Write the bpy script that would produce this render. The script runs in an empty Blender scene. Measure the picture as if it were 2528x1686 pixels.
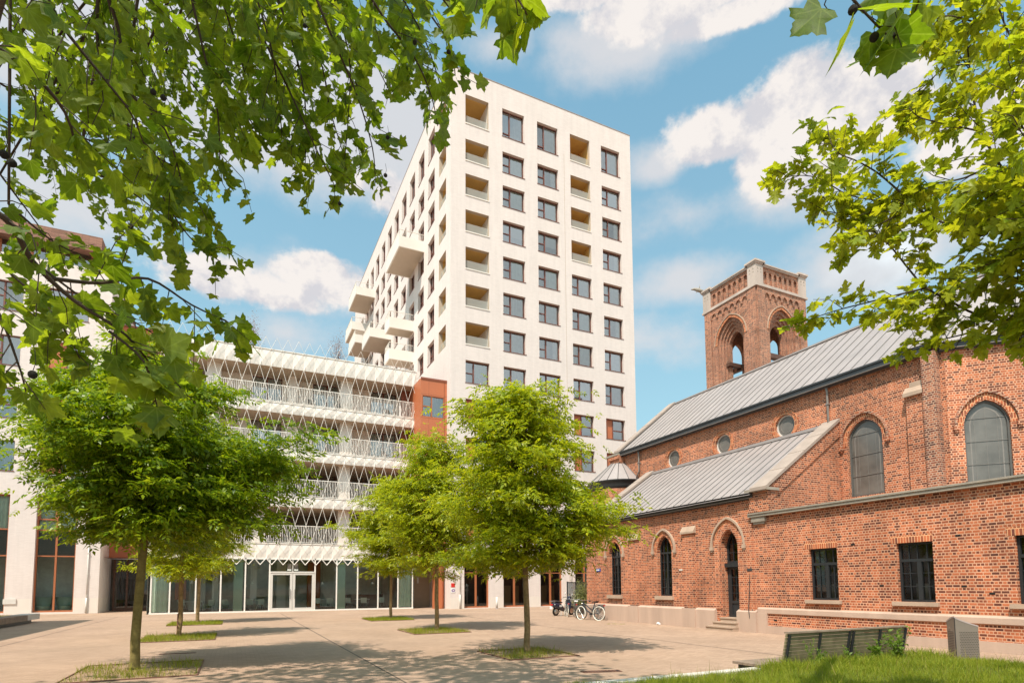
import bpy, math, random
import numpy as np
from mathutils import Vector, Matrix

PI = math.pi
scene = bpy.context.scene
col = scene.collection
rnd = random.Random(11)

# ------------------------------------------------------------------ camera
CH = 1.7                                  # eye height
F_PX, W_PX, H_PX, CY = 1436.487, 2528.0, 1686.0, 1336.898
TH, AL, RO = math.radians(4.360233), math.radians(25.43767), math.radians(-0.38096893)
FWD = Vector((math.sin(AL) * math.cos(TH), math.cos(AL) * math.cos(TH), math.sin(TH)))
_r0 = Vector((math.cos(AL), -math.sin(AL), 0))
_u0 = _r0.cross(FWD)
RGT = _r0 * math.cos(RO) + _u0 * math.sin(RO)
UPV = -_r0 * math.sin(RO) + _u0 * math.cos(RO)
EYE = Vector((0, 0, CH))
cam = bpy.data.objects.new("camera", bpy.data.cameras.new("camera"))
col.objects.link(cam)
cam.data.sensor_width = 36.0
cam.data.lens = 36.0 * F_PX / W_PX
cam.data.shift_y = (CY - H_PX / 2) / W_PX
cam.data.clip_start = 0.05
cam.data.clip_end = 3000
cam.matrix_world = Matrix(((RGT.x, UPV.x, -FWD.x, EYE.x), (RGT.y, UPV.y, -FWD.y, EYE.y),
                           (RGT.z, UPV.z, -FWD.z, EYE.z), (0, 0, 0, 1)))
scene.camera = cam


def ray(u, v):
    return FWD + RGT * ((u - W_PX / 2) / F_PX) - UPV * ((v - CY) / F_PX)


def at(u, v, d):                          # point measured in the photo, d metres in front of the lens
    return EYE + ray(u, v) * d


# ------------------------------------------------------------------ light
SUN_EL, SUN_AZ = math.radians(57.0), math.radians(232.0)      # azimuth clockwise from +Y
SUN_DIR = Vector((math.sin(SUN_AZ) * math.cos(SUN_EL), math.cos(SUN_AZ) * math.cos(SUN_EL), math.sin(SUN_EL)))
sl = bpy.data.lights.new("sun", "SUN")
sl.energy = 4.0
sl.angle = math.radians(0.53)
sl.color = (1.0, 0.91, 0.79)
sun = bpy.data.objects.new("sun", sl)
col.objects.link(sun)
sun.rotation_euler = SUN_DIR.to_track_quat("Z", "Y").to_euler()
sun.location = SUN_DIR * 60

scene.view_settings.view_transform = "Standard"
scene.view_settings.look = "None"
scene.view_settings.gamma = 1.0
scene.view_settings.exposure = 0.62
scene.view_settings.use_curve_mapping = False
scene.render.film_transparent = False
scene.cycles.max_bounces = 8
scene.cycles.diffuse_bounces = 5
scene.cycles.glossy_bounces = 3
scene.cycles.transmission_bounces = 4
scene.cycles.transparent_max_bounces = 12
scene.cycles.caustics_reflective = False
scene.cycles.caustics_refractive = False

world = bpy.data.worlds.new("World")
scene.world = world
world.use_nodes = True


def sky_world():
    nt = world.node_tree
    nt.nodes.clear()
    N, L = nt.nodes.new, nt.links.new

    def math_(op, a, b=None, c=None, clamp=False):
        n = N("ShaderNodeMath"); n.operation = op; n.use_clamp = clamp
        for i, x in enumerate((a, b, c)):
            if x is None: continue
            if isinstance(x, (int, float)): n.inputs[i].default_value = x
            else: L(x, n.inputs[i])
        return n.outputs[0]
    out = N("ShaderNodeOutputWorld")
    bg = N("ShaderNodeBackground")
    sky = N("ShaderNodeTexSky")
    sky.sky_type = "NISHITA"
    sky.sun_disc = False
    sky.sun_elevation = SUN_EL
    sky.sun_rotation = SUN_AZ
    sky.altitude = 20
    sky.air_density = 1.0
    sky.dust_density = 1.2
    sky.ozone_density = 1.6
    tc = N("ShaderNodeTexCoord")
    sep = N("ShaderNodeSeparateXYZ"); L(tc.outputs["Generated"], sep.inputs[0])
    az = math_("ARCTAN2", sep.outputs[0], sep.outputs[1])
    el = math_("ARCSINE", sep.outputs[2])
    pos = N("ShaderNodeCombineXYZ"); L(az, pos.inputs[0]); L(el, pos.inputs[1])

    def noise(scale, detail, rough, off=0.0, stretch=(1, 1, 1), extra=(0, 0, 0)):
        m = N("ShaderNodeMapping"); L(tc.outputs["Generated"], m.inputs[0])
        m.inputs["Location"].default_value = (off + extra[0], off * 0.7 + extra[1], off * 1.3 + extra[2])
        m.inputs["Scale"].default_value = stretch
        n = N("ShaderNodeTexNoise"); n.inputs["Scale"].default_value = scale
        n.inputs["Detail"].default_value = detail; n.inputs["Roughness"].default_value = rough
        L(m.outputs[0], n.inputs["Vector"])
        return n.outputs["Fac"]
    n_edge = noise(5.0, 6.0, 0.58, 3.1, (1, 1, 1.3))
    n_fine = noise(17.0, 9.0, 0.62, 5.3, (1, 1, 1.2))
    n_low = noise(3.2, 4.0, 0.5, 7.7, (1, 1, 1.8))
    ofs = SUN_DIR * 0.035
    n_lit = noise(17.0, 9.0, 0.62, 5.3, (1, 1, 1.2), extra=(ofs.x, ofs.y, ofs.z + .03))

    def blobs(lst):
        acc = None
        for (u, v, ru, rv, w) in lst:
            if u is None:                       # an added bank of cloud given directly as azimuth, elevation and half sizes
                a0, e0, ra, re = v; acc = one(acc, a0, e0, ra, re, w); continue
            d = ray(u, v).normalized()
            a0, e0 = math.atan2(d.x, d.y), math.asin(d.z)
            da = ray(u + ru, v).normalized(); de = ray(u, v - rv).normalized()
            ra = abs(math.atan2(da.x, da.y) - a0); re = abs(math.asin(de.z) - e0)
            acc = one(acc, a0, e0, ra, re, w)
        return acc

    def one(acc, a0, e0, ra, re, w):
        if True:
            s = N("ShaderNodeVectorMath"); s.operation = "SUBTRACT"; L(pos.outputs[0], s.inputs[0])
            s.inputs[1].default_value = (a0, e0, 0)
            m = N("ShaderNodeVectorMath"); m.operation = "MULTIPLY"; L(s.outputs[0], m.inputs[0])
            m.inputs[1].default_value = (1 / ra, 1 / re, 0)
            ln = N("ShaderNodeVectorMath"); ln.operation = "LENGTH"; L(m.outputs[0], ln.inputs[0])
            f = math_("MULTIPLY", math_("SUBTRACT", 1.0, ln.outputs["Value"]), w)
            acc = f if acc is None else math_("MAXIMUM", acc, f)
        return acc
    # solid cumulus, then thin veils
    cum = blobs([(2020, 330, 420, 190, 1.15), (1760, 350, 170, 120, 1.1), (2180, 260, 260, 160, 1.15), (1960, 250, 210, 120, 1.1),
                 (2400, 330, 260, 160, 1), (1650, 10, 340, 80, 1), (1400, 0, 180, 60, .9), (1830, 30, 220, 50, .9),
                 (560, 690, 190, 75, 1), (790, 690, 150, 85, 1), (660, 720, 200, 60, 1), (960, 480, 60, 70, .8), (870, 445, 70, 40, .7)])
    veil = blobs([(1500, 90, 420, 150, .9), (1240, 110, 180, 110, .9), (1700, 530, 260, 110, .9), (1640, 410, 170, 80, .9),
                  (1900, 470, 330, 130, .9), (1680, 690, 210, 100, .9), (420, 150, 900, 380, 1.6), (120, 480, 420, 200, .9),
                  (700, 700, 330, 110, .9), (950, 300, 200, 220, .8), (2200, 620, 420, 160, .8), (1640, 830, 220, 110, .5),
                  (700, 820, 320, 90, .6), (-400, 300, 600, 400, 1.0), (3000, 300, 600, 400, .9)])
    bump = math_("SUBTRACT", n_edge, 0.5)
    fine = math_("SUBTRACT", n_fine, 0.5)
    c1 = math_("ADD", cum, math_("ADD", math_("MULTIPLY", bump, 1.9), math_("MULTIPLY", fine, 1.05)))
    m1 = N("ShaderNodeMapRange"); m1.interpolation_type = "SMOOTHSTEP"; L(c1, m1.inputs[0])
    m1.inputs[1].default_value = 0.06; m1.inputs[2].default_value = 0.42
    c2 = math_("ADD", veil, math_("MULTIPLY", math_("SUBTRACT", n_low, 0.5), 1.5))
    c2 = math_("ADD", c2, math_("ADD", math_("MULTIPLY", bump, 0.9), math_("MULTIPLY", fine, 0.7)))
    m2 = N("ShaderNodeMapRange"); m2.interpolation_type = "SMOOTHSTEP"; L(c2, m2.inputs[0])
    m2.inputs[1].default_value = -0.02; m2.inputs[2].default_value = 0.75; m2.inputs[4].default_value = 0.82
    # high summer haze towards the horizon whitens the blue
    hz = N("ShaderNodeMapRange"); L(el, hz.inputs[0])
    hz.inputs[1].default_value = 0.0; hz.inputs[2].default_value = 0.75
    hz.inputs[3].default_value = 0.75; hz.inputs[4].default_value = 0.12
    skyc = N("ShaderNodeMix"); skyc.data_type = "RGBA"; skyc.blend_type = "MULTIPLY"
    skyc.inputs[0].default_value = 1.0
    L(sky.outputs[0], skyc.inputs[6]); skyc.inputs[7].default_value = (SKY_TINT[0], SKY_TINT[1], SKY_TINT[2], 1)
    hm = N("ShaderNodeMix"); hm.data_type = "RGBA"; L(hz.outputs[0], hm.inputs[0])
    L(skyc.outputs[2], hm.inputs[6]); hm.inputs[7].default_value = (HAZE[0], HAZE[1], HAZE[2], 1)
    shade = N("ShaderNodeMapRange"); L(math_("ADD", math_("SUBTRACT", n_fine, n_lit), math_("MULTIPLY", c1, 0.07)), shade.inputs[0])
    shade.inputs[1].default_value = -0.10; shade.inputs[2].default_value = 0.10
    cc = N("ShaderNodeMix"); cc.data_type = "RGBA"; L(shade.outputs[0], cc.inputs[0])
    cc.inputs[6].default_value = (*CLOUD_D, 1); cc.inputs[7].default_value = (*CLOUD_L, 1)
    a = N("ShaderNodeMix"); a.data_type = "RGBA"; L(m2.outputs[0], a.inputs[0])
    L(hm.outputs[2], a.inputs[6]); a.inputs[7].default_value = (*CLOUD_V, 1)
    b = N("ShaderNodeMix"); b.data_type = "RGBA"; L(m1.outputs[0], b.inputs[0])
    L(a.outputs[2], b.inputs[6]); L(cc.outputs[2], b.inputs[7])
    # cloud bank added unseen behind the viewer, extra bright to lighten the facades' mirroring glass
    bank = blobs([(None, (2.45, .50, .95, .48), 0, 0, 1.2), (None, (1.55, .42, .5, .32), 0, 0, .8), (None, (-2.75, .40, .45, .3), 0, 0, .8)])
    c3 = math_("ADD", bank, math_("ADD", math_("MULTIPLY", math_("SUBTRACT", n_low, 0.5), 1.4), math_("MULTIPLY", bump, 1.0)))
    m3 = N("ShaderNodeMapRange"); m3.interpolation_type = "SMOOTHSTEP"; L(c3, m3.inputs[0])
    m3.inputs[1].default_value = 0.05; m3.inputs[2].default_value = 0.7
    b3 = N("ShaderNodeMix"); b3.data_type = "RGBA"; L(m3.outputs[0], b3.inputs[0])
    L(b.outputs[2], b3.inputs[6]); b3.inputs[7].default_value = (8.6, 9.6, 9.9, 1)
    L(b3.outputs[2], bg.inputs["Color"])
    bg.inputs["Strength"].default_value = 0.10
    L(bg.outputs[0], out.inputs["Surface"])


SKY_TINT = (1.5, 2.1, 1.68)
HAZE = (2.5, 3.15, 3.5)
CLOUD_D = (4.5, 4.45, 4.7)
CLOUD_L = (6.1, 5.75, 5.5)
CLOUD_V = (5.1, 4.95, 5.0)
sky_world()
world.cycles.sampling_method = "MANUAL"
world.cycles.sample_map_resolution = 512

# ------------------------------------------------------------------ helpers
ORG = {}                                   # object name -> world position of its origin


def tag(o, label=None, cat=None, group=None, kind=None):
    if label: o["label"] = label
    if cat: o["category"] = cat
    if group: o["group"] = group
    if kind: o["kind"] = kind
    return o


def thing(name, loc, label, cat, group=None, rz=0.0):
    o = bpy.data.objects.new(name, None)
    o.empty_display_size = 0.3
    col.objects.link(o)
    o.location = loc
    o.rotation_euler = (0, 0, rz)
    ORG[o.name] = Vector(loc)
    return tag(o, label, cat, group)


def dup(root, loc=None, rz=None, label=None, parent=None, group=None):
    def rec(o, par):
        c = o.copy(); col.objects.link(c); c.parent = par
        for ch in o.children: rec(ch, c)
        return c
    r = rec(root, parent if parent else root.parent)
    if loc is not None: r.location = loc
    if rz is not None: r.rotation_euler = (0, 0, rz)
    if label: r["label"] = label
    if group: r["group"] = group
    return r


def v3(p): return Vector(p)


class MB:
    """collects faces in world coordinates; build() links them as one mesh object"""
    def __init__(s): s.v = []; s.f = []; s.m = []; s.sm = []

    def face(s, pts, m=0, smooth=False):
        b = len(s.v); s.v += [tuple(p) for p in pts]
        s.f.append(tuple(range(b, b + len(pts)))); s.m.append(m); s.sm.append(smooth)

    def box(s, a, b, m=0):
        x0, y0, z0 = (min(a[i], b[i]) for i in range(3)); x1, y1, z1 = (max(a[i], b[i]) for i in range(3))
        s.hexa([(x0, y0, z0), (x1, y0, z0), (x1, y1, z0), (x0, y1, z0), (x0, y0, z1), (x1, y0, z1), (x1, y1, z1), (x0, y1, z1)], m)

    def hexa(s, p, m=0):
        for q in ((3, 2, 1, 0), (4, 5, 6, 7), (0, 1, 5, 4), (1, 2, 6, 5), (2, 3, 7, 6), (3, 0, 4, 7)):
            s.face([p[i] for i in q], m)

    def pbox(s, P, a0, a1, b0, b1, d0, d1, m=0):      # box in a wall plane's own axes (along, up, inwards)
        q = [P.pt(a0, b0, d0), P.pt(a1, b0, d0), P.pt(a1, b0, d1), P.pt(a0, b0, d1),
             P.pt(a0, b1, d0), P.pt(a1, b1, d0), P.pt(a1, b1, d1), P.pt(a0, b1, d1)]
        s.hexa(q, m)

    def tube(s, path, rad, n=8, m=0, cap=True, smooth=True):
        path = [Vector(p) for p in path]
        if isinstance(rad, (int, float)): rad = [rad] * len(path)
        b = len(s.v); prev = None
        for i, p in enumerate(path):
            t = (path[min(i + 1, len(path) - 1)] - path[max(i - 1, 0)])
            t = t.normalized() if t.length > 1e-9 else Vector((0, 0, 1))
            if prev is None:
                x = t.cross(Vector((0, 0, 1)) if abs(t.z) < .9 else Vector((1, 0, 0))).normalized()
            else:
                x = (prev - t * prev.dot(t)).normalized()
            prev = x; y = t.cross(x)
            for k in range(n):
                a = 2 * PI * k / n
                s.v.append(tuple(p + (x * math.cos(a) + y * math.sin(a)) * rad[i]))
        for i in range(len(path) - 1):
            for k in range(n):
                k2 = (k + 1) % n
                s.f.append((b + i * n + k, b + i * n + k2, b + (i + 1) * n + k2, b + (i + 1) * n + k)); s.m.append(m); s.sm.append(smooth)
        if cap:
            s.f.append(tuple(b + k for k in range(n))[::-1]); s.m.append(m); s.sm.append(False)
            e = b + (len(path) - 1) * n
            s.f.append(tuple(e + k for k in range(n))); s.m.append(m); s.sm.append(False)

    def bar(s, a, b, w, m=0):
        s.tube([a, b], w * .7071, 4, m, True, False)

    def lathe(s, c, prof, n=24, a0=0.0, a1=2 * PI, m=0, smooth=True):
        b = len(s.v); full = abs(a1 - a0 - 2 * PI) < 1e-6; k_ = n if full else n + 1
        for (r, z) in prof:
            for k in range(k_):
                a = a0 + (a1 - a0) * k / n
                s.v.append((c[0] + r * math.cos(a), c[1] + r * math.sin(a), c[2] + z))
        for i in range(len(prof) - 1):
            for k in range(n):
                k2 = (k + 1) % k_ if full else k + 1
                s.f.append((b + i * k_ + k, b + i * k_ + k2, b + (i + 1) * k_ + k2, b + (i + 1) * k_ + k)); s.m.append(m); s.sm.append(smooth)

    def build(s, name, mats, parent=None, bevel=0.0):
        off = Vector((0, 0, 0))
        if parent is not None: off = ORG[parent.name]
        me = bpy.data.meshes.new(name)
        va = np.array(s.v, dtype=float) - np.array(off)
        me.from_pydata(va.tolist(), [], s.f)
        if not isinstance(mats, (list, tuple)): mats = [mats]
        for m in mats: me.materials.append(m)
        me.polygons.foreach_set("material_index", s.m)
        me.polygons.foreach_set("use_smooth", s.sm)
        uv = me.uv_layers.new(name="UVMap")
        W = np.array(s.v, dtype=float)
        co = np.empty((len(me.loops), 2)); k = 0
        Z = np.array((0, 0, 1.0))
        for f in s.f:
            p = W[list(f)]
            nn = np.zeros(3)
            for i in range(len(f)):
                a, b = p[i], p[(i + 1) % len(f)]
                nn += np.cross(a - p[0], b - p[0])
            l = np.linalg.norm(nn); nn = nn / l if l > 1e-12 else Z
            if abs(nn[2]) > .98: t, w = np.array((1.0, 0, 0)), np.array((0, 1.0, 0))
            else:
                t = np.cross(Z, nn); t /= np.linalg.norm(t); w = np.cross(nn, t)
            co[k:k + len(f), 0] = p @ t; co[k:k + len(f), 1] = p @ w; k += len(f)
        uv.data.foreach_set("uv", co.ravel())
        me.update()
        o = bpy.data.objects.new(name, me); col.objects.link(o)
        if parent is not None: o.parent = parent
        ORG[o.name] = Vector(off)
        if bevel:
            md = o.modifiers.new("edge", "BEVEL"); md.width = bevel; md.segments = 2; md.limit_method = "ANGLE"
        return o


class Plane:
    """a wall plane: a runs to the right seen from outside, b is height, d runs inwards"""
    def __init__(s, o, a, n): s.o, s.a, s.n = Vector(o), Vector(a).normalized(), Vector(n).normalized()
    def pt(s, a, b, d=0.0): return s.o + s.a * a + s.n * d + Vector((0, 0, b))


def face_x(x): return Plane((x, 0, 0), (0, -1, 0), (1, 0, 0))      # wall seen from -X, a = -y
def face_y(y): return Plane((0, y, 0), (1, 0, 0), (0, 1, 0))       # wall seen from -Y, a = x


def arch_pts(a0, a1, s, t, n=10):          # pointed arch from left springing over the apex to the right one
    h, r = (a1 - a0) / 2, t - s
    R = (h * h + r * r) / (2 * h)
    e = math.atan2(r, R - h)
    L_ = [(a0 + R - R * math.cos(e * i / n), s + R * math.sin(e * i / n)) for i in range(n + 1)]
    return L_ + [(a0 + a1 - p[0], p[1]) for p in L_[-2::-1]]


def circ_pts(c, b, r, n=28):
    return [(c - r * math.cos(2 * PI * i / n), b + r * math.sin(2 * PI * i / n)) for i in range(n)]


def loop_of(h):
    if h["k"] == "rect":
        return [(h["a0"], h["b0"]), (h["a0"], h["b1"]), (h["a1"], h["b1"]), (h["a1"], h["b0"])]
    if h["k"] == "arch":
        return [(h["a0"], h["b0"])] + arch_pts(h["a0"], h["a1"], h["s"], h["b1"]) + [(h["a1"], h["b0"])]
    c = (h["a0"] + h["a1"]) / 2; b = (h["b0"] + h["b1"]) / 2
    return circ_pts(c, b, (h["a1"] - h["a0"]) / 2)


def R_(a0, a1, b0, b1, d=0.25, m=0): return dict(k="rect", a0=a0, a1=a1, b0=b0, b1=b1, d=d, m=m)
def A_(a0, a1, b0, s, b1, d=0.2, m=0): return dict(k="arch", a0=a0, a1=a1, b0=b0, s=s, b1=b1, d=d, m=m)
def C_(c, b, r, d=0.2, m=0): return dict(k="circ", a0=c - r, a1=c + r, b0=b - r, b1=b + r, d=d, m=m)


def wall(mb, P, a0, a1, b0, b1, holes=(), m=0, d=0.0, reveal=True):
    A = sorted({a0, a1} | {min(max(x, a0), a1) for h in holes for x in (h["a0"], h["a1"])})
    B = sorted({b0, b1} | {min(max(x, b0), b1) for h in holes for x in (h["b0"], h["b1"])})
    for i in range(len(A) - 1):
        j = 0
        while j < len(B) - 1:
            ca = (A[i] + A[i + 1]) / 2
            ins = lambda jj: any(h["a0"] < ca < h["a1"] and h["b0"] < (B[jj] + B[jj + 1]) / 2 < h["b1"] for h in holes)
            if ins(j): j += 1; continue
            k = j
            while k + 1 < len(B) - 1 and not ins(k + 1): k += 1
            mb.face([P.pt(A[i], B[j], d), P.pt(A[i + 1], B[j], d), P.pt(A[i + 1], B[k + 1], d), P.pt(A[i], B[k + 1], d)], m)
            j = k + 1
    for h in holes:
        lp = loop_of(h)
        if h["k"] == "arch":
            ch = lp[1:-1]
            for p, q in zip(ch, ch[1:]):
                mb.face([P.pt(p[0], p[1], d), P.pt(q[0], q[1], d), P.pt(q[0], h["b1"], d), P.pt(p[0], h["b1"], d)], m)
        if h["k"] == "circ":
            n = len(lp)
            for i in range(n):
                p, q = lp[i], lp[(i + 1) % n]
                e = h["b1"] if i < n // 2 else h["b0"]
                mb.face([P.pt(p[0], p[1], d), P.pt(q[0], q[1], d), P.pt(q[0], e, d), P.pt(p[0], e, d)], m)
        if reveal:
            n = len(lp)
            for i in range(n):
                p, q = lp[i], lp[(i + 1) % n]
                mb.face([P.pt(p[0], p[1], d), P.pt(p[0], p[1], d + h["d"]), P.pt(q[0], q[1], d + h["d"]), P.pt(q[0], q[1], d)], h["m"])


def band(mb, P, l0, l1, d0, d1, m=0, closed=False):      # ring between two outlines, front at d0, edges back to d1
    n = len(l0)
    for i in range(n if closed else n - 1):
        j = (i + 1) % n
        p0, q0, p1, q1 = l0[i], l0[j], l1[i], l1[j]
        mb.face([P.pt(*p0, d0), P.pt(*q0, d0), P.pt(*q1, d0), P.pt(*p1, d0)], m)
        mb.face([P.pt(*p1, d0), P.pt(*q1, d0), P.pt(*q1, d1), P.pt(*p1, d1)], m)
        mb.face([P.pt(*q0, d0), P.pt(*p0, d0), P.pt(*p0, d1), P.pt(*q0, d1)], m)
    if not closed:
        for k in (0, n - 1):
            mb.face([P.pt(*l0[k], d0), P.pt(*l1[k], d0), P.pt(*l1[k], d1), P.pt(*l0[k], d1)], m)


# ------------------------------------------------------------------ materials
def mat(name):
    m = bpy.data.materials.new(name); m.use_nodes = True
    nt = m.node_tree; nt.nodes.clear()
    return m, nt, nt.nodes.new, nt.links.new


def setin(n, **k):
    for a, b in k.items(): n.inputs[a.replace("_", " ")].default_value = b


def simple(name, c, rough=0.6, metal=0.0, var=0.12, scale=3.0, bump=0.0, spec=0.4, streak=False):
    m, nt, N, L = mat(name)
    o = N("ShaderNodeOutputMaterial"); p = N("ShaderNodeBsdfPrincipled")
    L(p.outputs[0], o.inputs[0])
    setin(p, Roughness=rough, Metallic=metal); p.inputs["Specular IOR Level"].default_value = spec
    tc = N("ShaderNodeTexCoord"); n = N("ShaderNodeTexNoise"); setin(n, Scale=scale, Detail=5.0, Roughness=0.6)
    mp = N("ShaderNodeMapping"); L(tc.outputs["Object"], mp.inputs[0])
    if streak: mp.inputs["Scale"].default_value = (1, 1, 0.12)
    L(mp.outputs[0], n.inputs["Vector"])
    mr = N("ShaderNodeMapRange"); L(n.outputs["Fac"], mr.inputs[0])
    mr.inputs[1].default_value = .25; mr.inputs[2].default_value = .75
    mr.inputs[3].default_value = 1 - var; mr.inputs[4].default_value = 1 + var
    h = N("ShaderNodeMix"); h.data_type = "RGBA"; h.blend_type = "MULTIPLY"; h.inputs[0].default_value = 1
    h.inputs[6].default_value = (*c, 1); L(mr.outputs[0], h.inputs[7]); L(h.outputs[2], p.inputs["Base Color"])
    if bump:
        b = N("ShaderNodeBump"); setin(b, Strength=bump, Distance=0.02)
        n2 = N("ShaderNodeTexNoise"); setin(n2, Scale=scale * 12, Detail=4.0); L(tc.outputs["Object"], n2.inputs["Vector"])
        L(n2.outputs["Fac"], b.inputs["Height"]); L(b.outputs[0], p.inputs["Normal"])
    return m


def brick(name, stops, mortar, bw=0.22, bh=0.077, ms=0.011, bump=0.5, soot=0.0, rough=0.85, blot=0.16, offset=0.5, squash=1.0, streak=.04):
    m, nt, N, L = mat(name)
    o = N("ShaderNodeOutputMaterial"); p = N("ShaderNodeBsdfPrincipled"); L(p.outputs[0], o.inputs[0])
    setin(p, Roughness=rough); p.inputs["Specular IOR Level"].default_value = .25
    uv = N("ShaderNodeUVMap"); uv.uv_map = "UVMap"
    wob = N("ShaderNodeTexNoise"); setin(wob, Scale=7.0, Detail=2.0); L(uv.outputs[0], wob.inputs["Vector"])
    wm = N("ShaderNodeVectorMath"); wm.operation = "MULTIPLY_ADD"; L(wob.outputs["Color"], wm.inputs[0])
    wm.inputs[1].default_value = (0.007, 0.007, 0); L(uv.outputs[0], wm.inputs[2])
    b = N("ShaderNodeTexBrick"); L(wm.outputs[0], b.inputs["Vector"])
    b.offset = offset; b.inputs["Color1"].default_value = (0, 0, 0, 1); b.inputs["Color2"].default_value = (1, 1, 1, 1)
    b.inputs["Mortar"].default_value = (.5, .5, .5, 1)
    setin(b, Scale=1.0, Bias=0.0); b.inputs["Brick Width"].default_value = bw; b.inputs["Row Height"].default_value = bh
    b.squash = squash; b.squash_frequency = 2
    b.inputs["Mortar Size"].default_value = ms; b.inputs["Mortar Smooth"].default_value = 0.25
    cr = N("ShaderNodeValToRGB"); L(b.outputs["Color"], cr.inputs[0])
    e = cr.color_ramp.elements
    while len(e) > 1: e.remove(e[-1])
    e[0].position = stops[0][0]; e[0].color = (*stops[0][1], 1)
    for ps, c in stops[1:]:
        q = e.new(ps); q.color = (*c, 1)
    nz = N("ShaderNodeTexNoise"); setin(nz, Scale=0.55, Detail=7.0, Roughness=0.65); L(uv.outputs[0], nz.inputs["Vector"])
    mr = N("ShaderNodeMapRange"); L(nz.outputs["Fac"], mr.inputs[0])
    mr.inputs[1].default_value = .3; mr.inputs[2].default_value = .7
    mr.inputs[3].default_value = 1 - blot; mr.inputs[4].default_value = 1 + blot
    mm = N("ShaderNodeMix"); mm.data_type = "RGBA"; L(b.outputs["Fac"], mm.inputs[0])
    L(cr.outputs[0], mm.inputs[6]); mm.inputs[7].default_value = (*mortar, 1)
    h = N("ShaderNodeMix"); h.data_type = "RGBA"; h.blend_type = "MULTIPLY"; h.inputs[0].default_value = 1
    L(mm.outputs[2], h.inputs[6]); L(mr.outputs[0], h.inputs[7])
    last = h.outputs[2]
    sk = N("ShaderNodeTexNoise"); setin(sk, Scale=1.0, Detail=6.0, Roughness=.6)
    skm = N("ShaderNodeMapping"); skm.inputs["Scale"].default_value = (3.2, .22, 1); L(uv.outputs[0], skm.inputs[0]); L(skm.outputs[0], sk.inputs["Vector"])
    skr = N("ShaderNodeMapRange"); L(sk.outputs["Fac"], skr.inputs[0]); skr.inputs[1].default_value = .35; skr.inputs[2].default_value = .7
    skr.inputs[3].default_value = 1 + streak; skr.inputs[4].default_value = 1 - streak
    skx = N("ShaderNodeMix"); skx.data_type = "RGBA"; skx.blend_type = "MULTIPLY"; skx.inputs[0].default_value = 1
    L(last, skx.inputs[6]); L(skr.outputs[0], skx.inputs[7]); last = skx.outputs[2]
    if soot:
        s2 = N("ShaderNodeTexNoise"); setin(s2, Scale=0.35, Detail=8.0, Roughness=0.7); L(uv.outputs[0], s2.inputs["Vector"])
        sr = N("ShaderNodeMapRange"); L(s2.outputs["Fac"], sr.inputs[0])
        sr.inputs[1].default_value = .56; sr.inputs[2].default_value = .74; sr.inputs[4].default_value = soot
        sm = N("ShaderNodeMix"); sm.data_type = "RGBA"; sm.blend_type = "MULTIPLY"; L(sr.outputs[0], sm.inputs[0])
        L(last, sm.inputs[6]); sm.inputs[7].default_value = (.32, .27, .25, 1); last = sm.outputs[2]
    L(last, p.inputs["Base Color"])
    bp = N("ShaderNodeBump"); setin(bp, Strength=bump, Distance=0.012); bp.invert = True
    L(b.outputs["Fac"], bp.inputs["Height"]); L(bp.outputs[0], p.inputs["Normal"])
    return m


def glass(name, tint=(.86, .9, .9), ior=1.9, rough=0.015, vary=0.0):
    m, nt, N, L = mat(name)
    o = N("ShaderNodeOutputMaterial"); t = N("ShaderNodeBsdfTransparent"); t.inputs[0].default_value = (*tint, 1)
    g = N("ShaderNodeBsdfGlossy"); g.inputs["Roughness"].default_value = rough; g.inputs["Color"].default_value = (.97, .98, 1, 1)
    f = N("ShaderNodeFresnel"); f.inputs["IOR"].default_value = ior
    if vary:                                  # panes differ a little in coating
        oi = N("ShaderNodeObjectInfo"); bf = N("ShaderNodeMath"); bf.operation = "MULTIPLY_ADD"
        L(oi.outputs["Random"], bf.inputs[0]); bf.inputs[1].default_value = vary; bf.inputs[2].default_value = ior; L(bf.outputs[0], f.inputs["IOR"])
    tc = N("ShaderNodeTexCoord"); nz = N("ShaderNodeTexNoise"); setin(nz, Scale=0.8, Detail=1.0); L(tc.outputs["Object"], nz.inputs["Vector"])
    bp = N("ShaderNodeBump"); setin(bp, Strength=0.05, Distance=0.05); L(nz.outputs["Fac"], bp.inputs["Height"])
    L(bp.outputs[0], g.inputs["Normal"])
    mx = N("ShaderNodeMixShader"); L(f.outputs[0], mx.inputs[0]); L(t.outputs[0], mx.inputs[1]); L(g.outputs[0], mx.inputs[2])
    L(mx.outputs[0], o.inputs[0])
    return m


def frosted(name, c, k):
    m, nt, N, L = mat(name)
    o = N("ShaderNodeOutputMaterial"); t = N("ShaderNodeBsdfTransparent"); p = N("ShaderNodeBsdfPrincipled")
    p.inputs["Base Color"].default_value = (*c, 1); setin(p, Roughness=.25)
    mx = N("ShaderNodeMixShader"); mx.inputs[0].default_value = k; L(t.outputs[0], mx.inputs[1]); L(p.outputs[0], mx.inputs[2]); L(mx.outputs[0], o.inputs[0])
    return m


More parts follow.
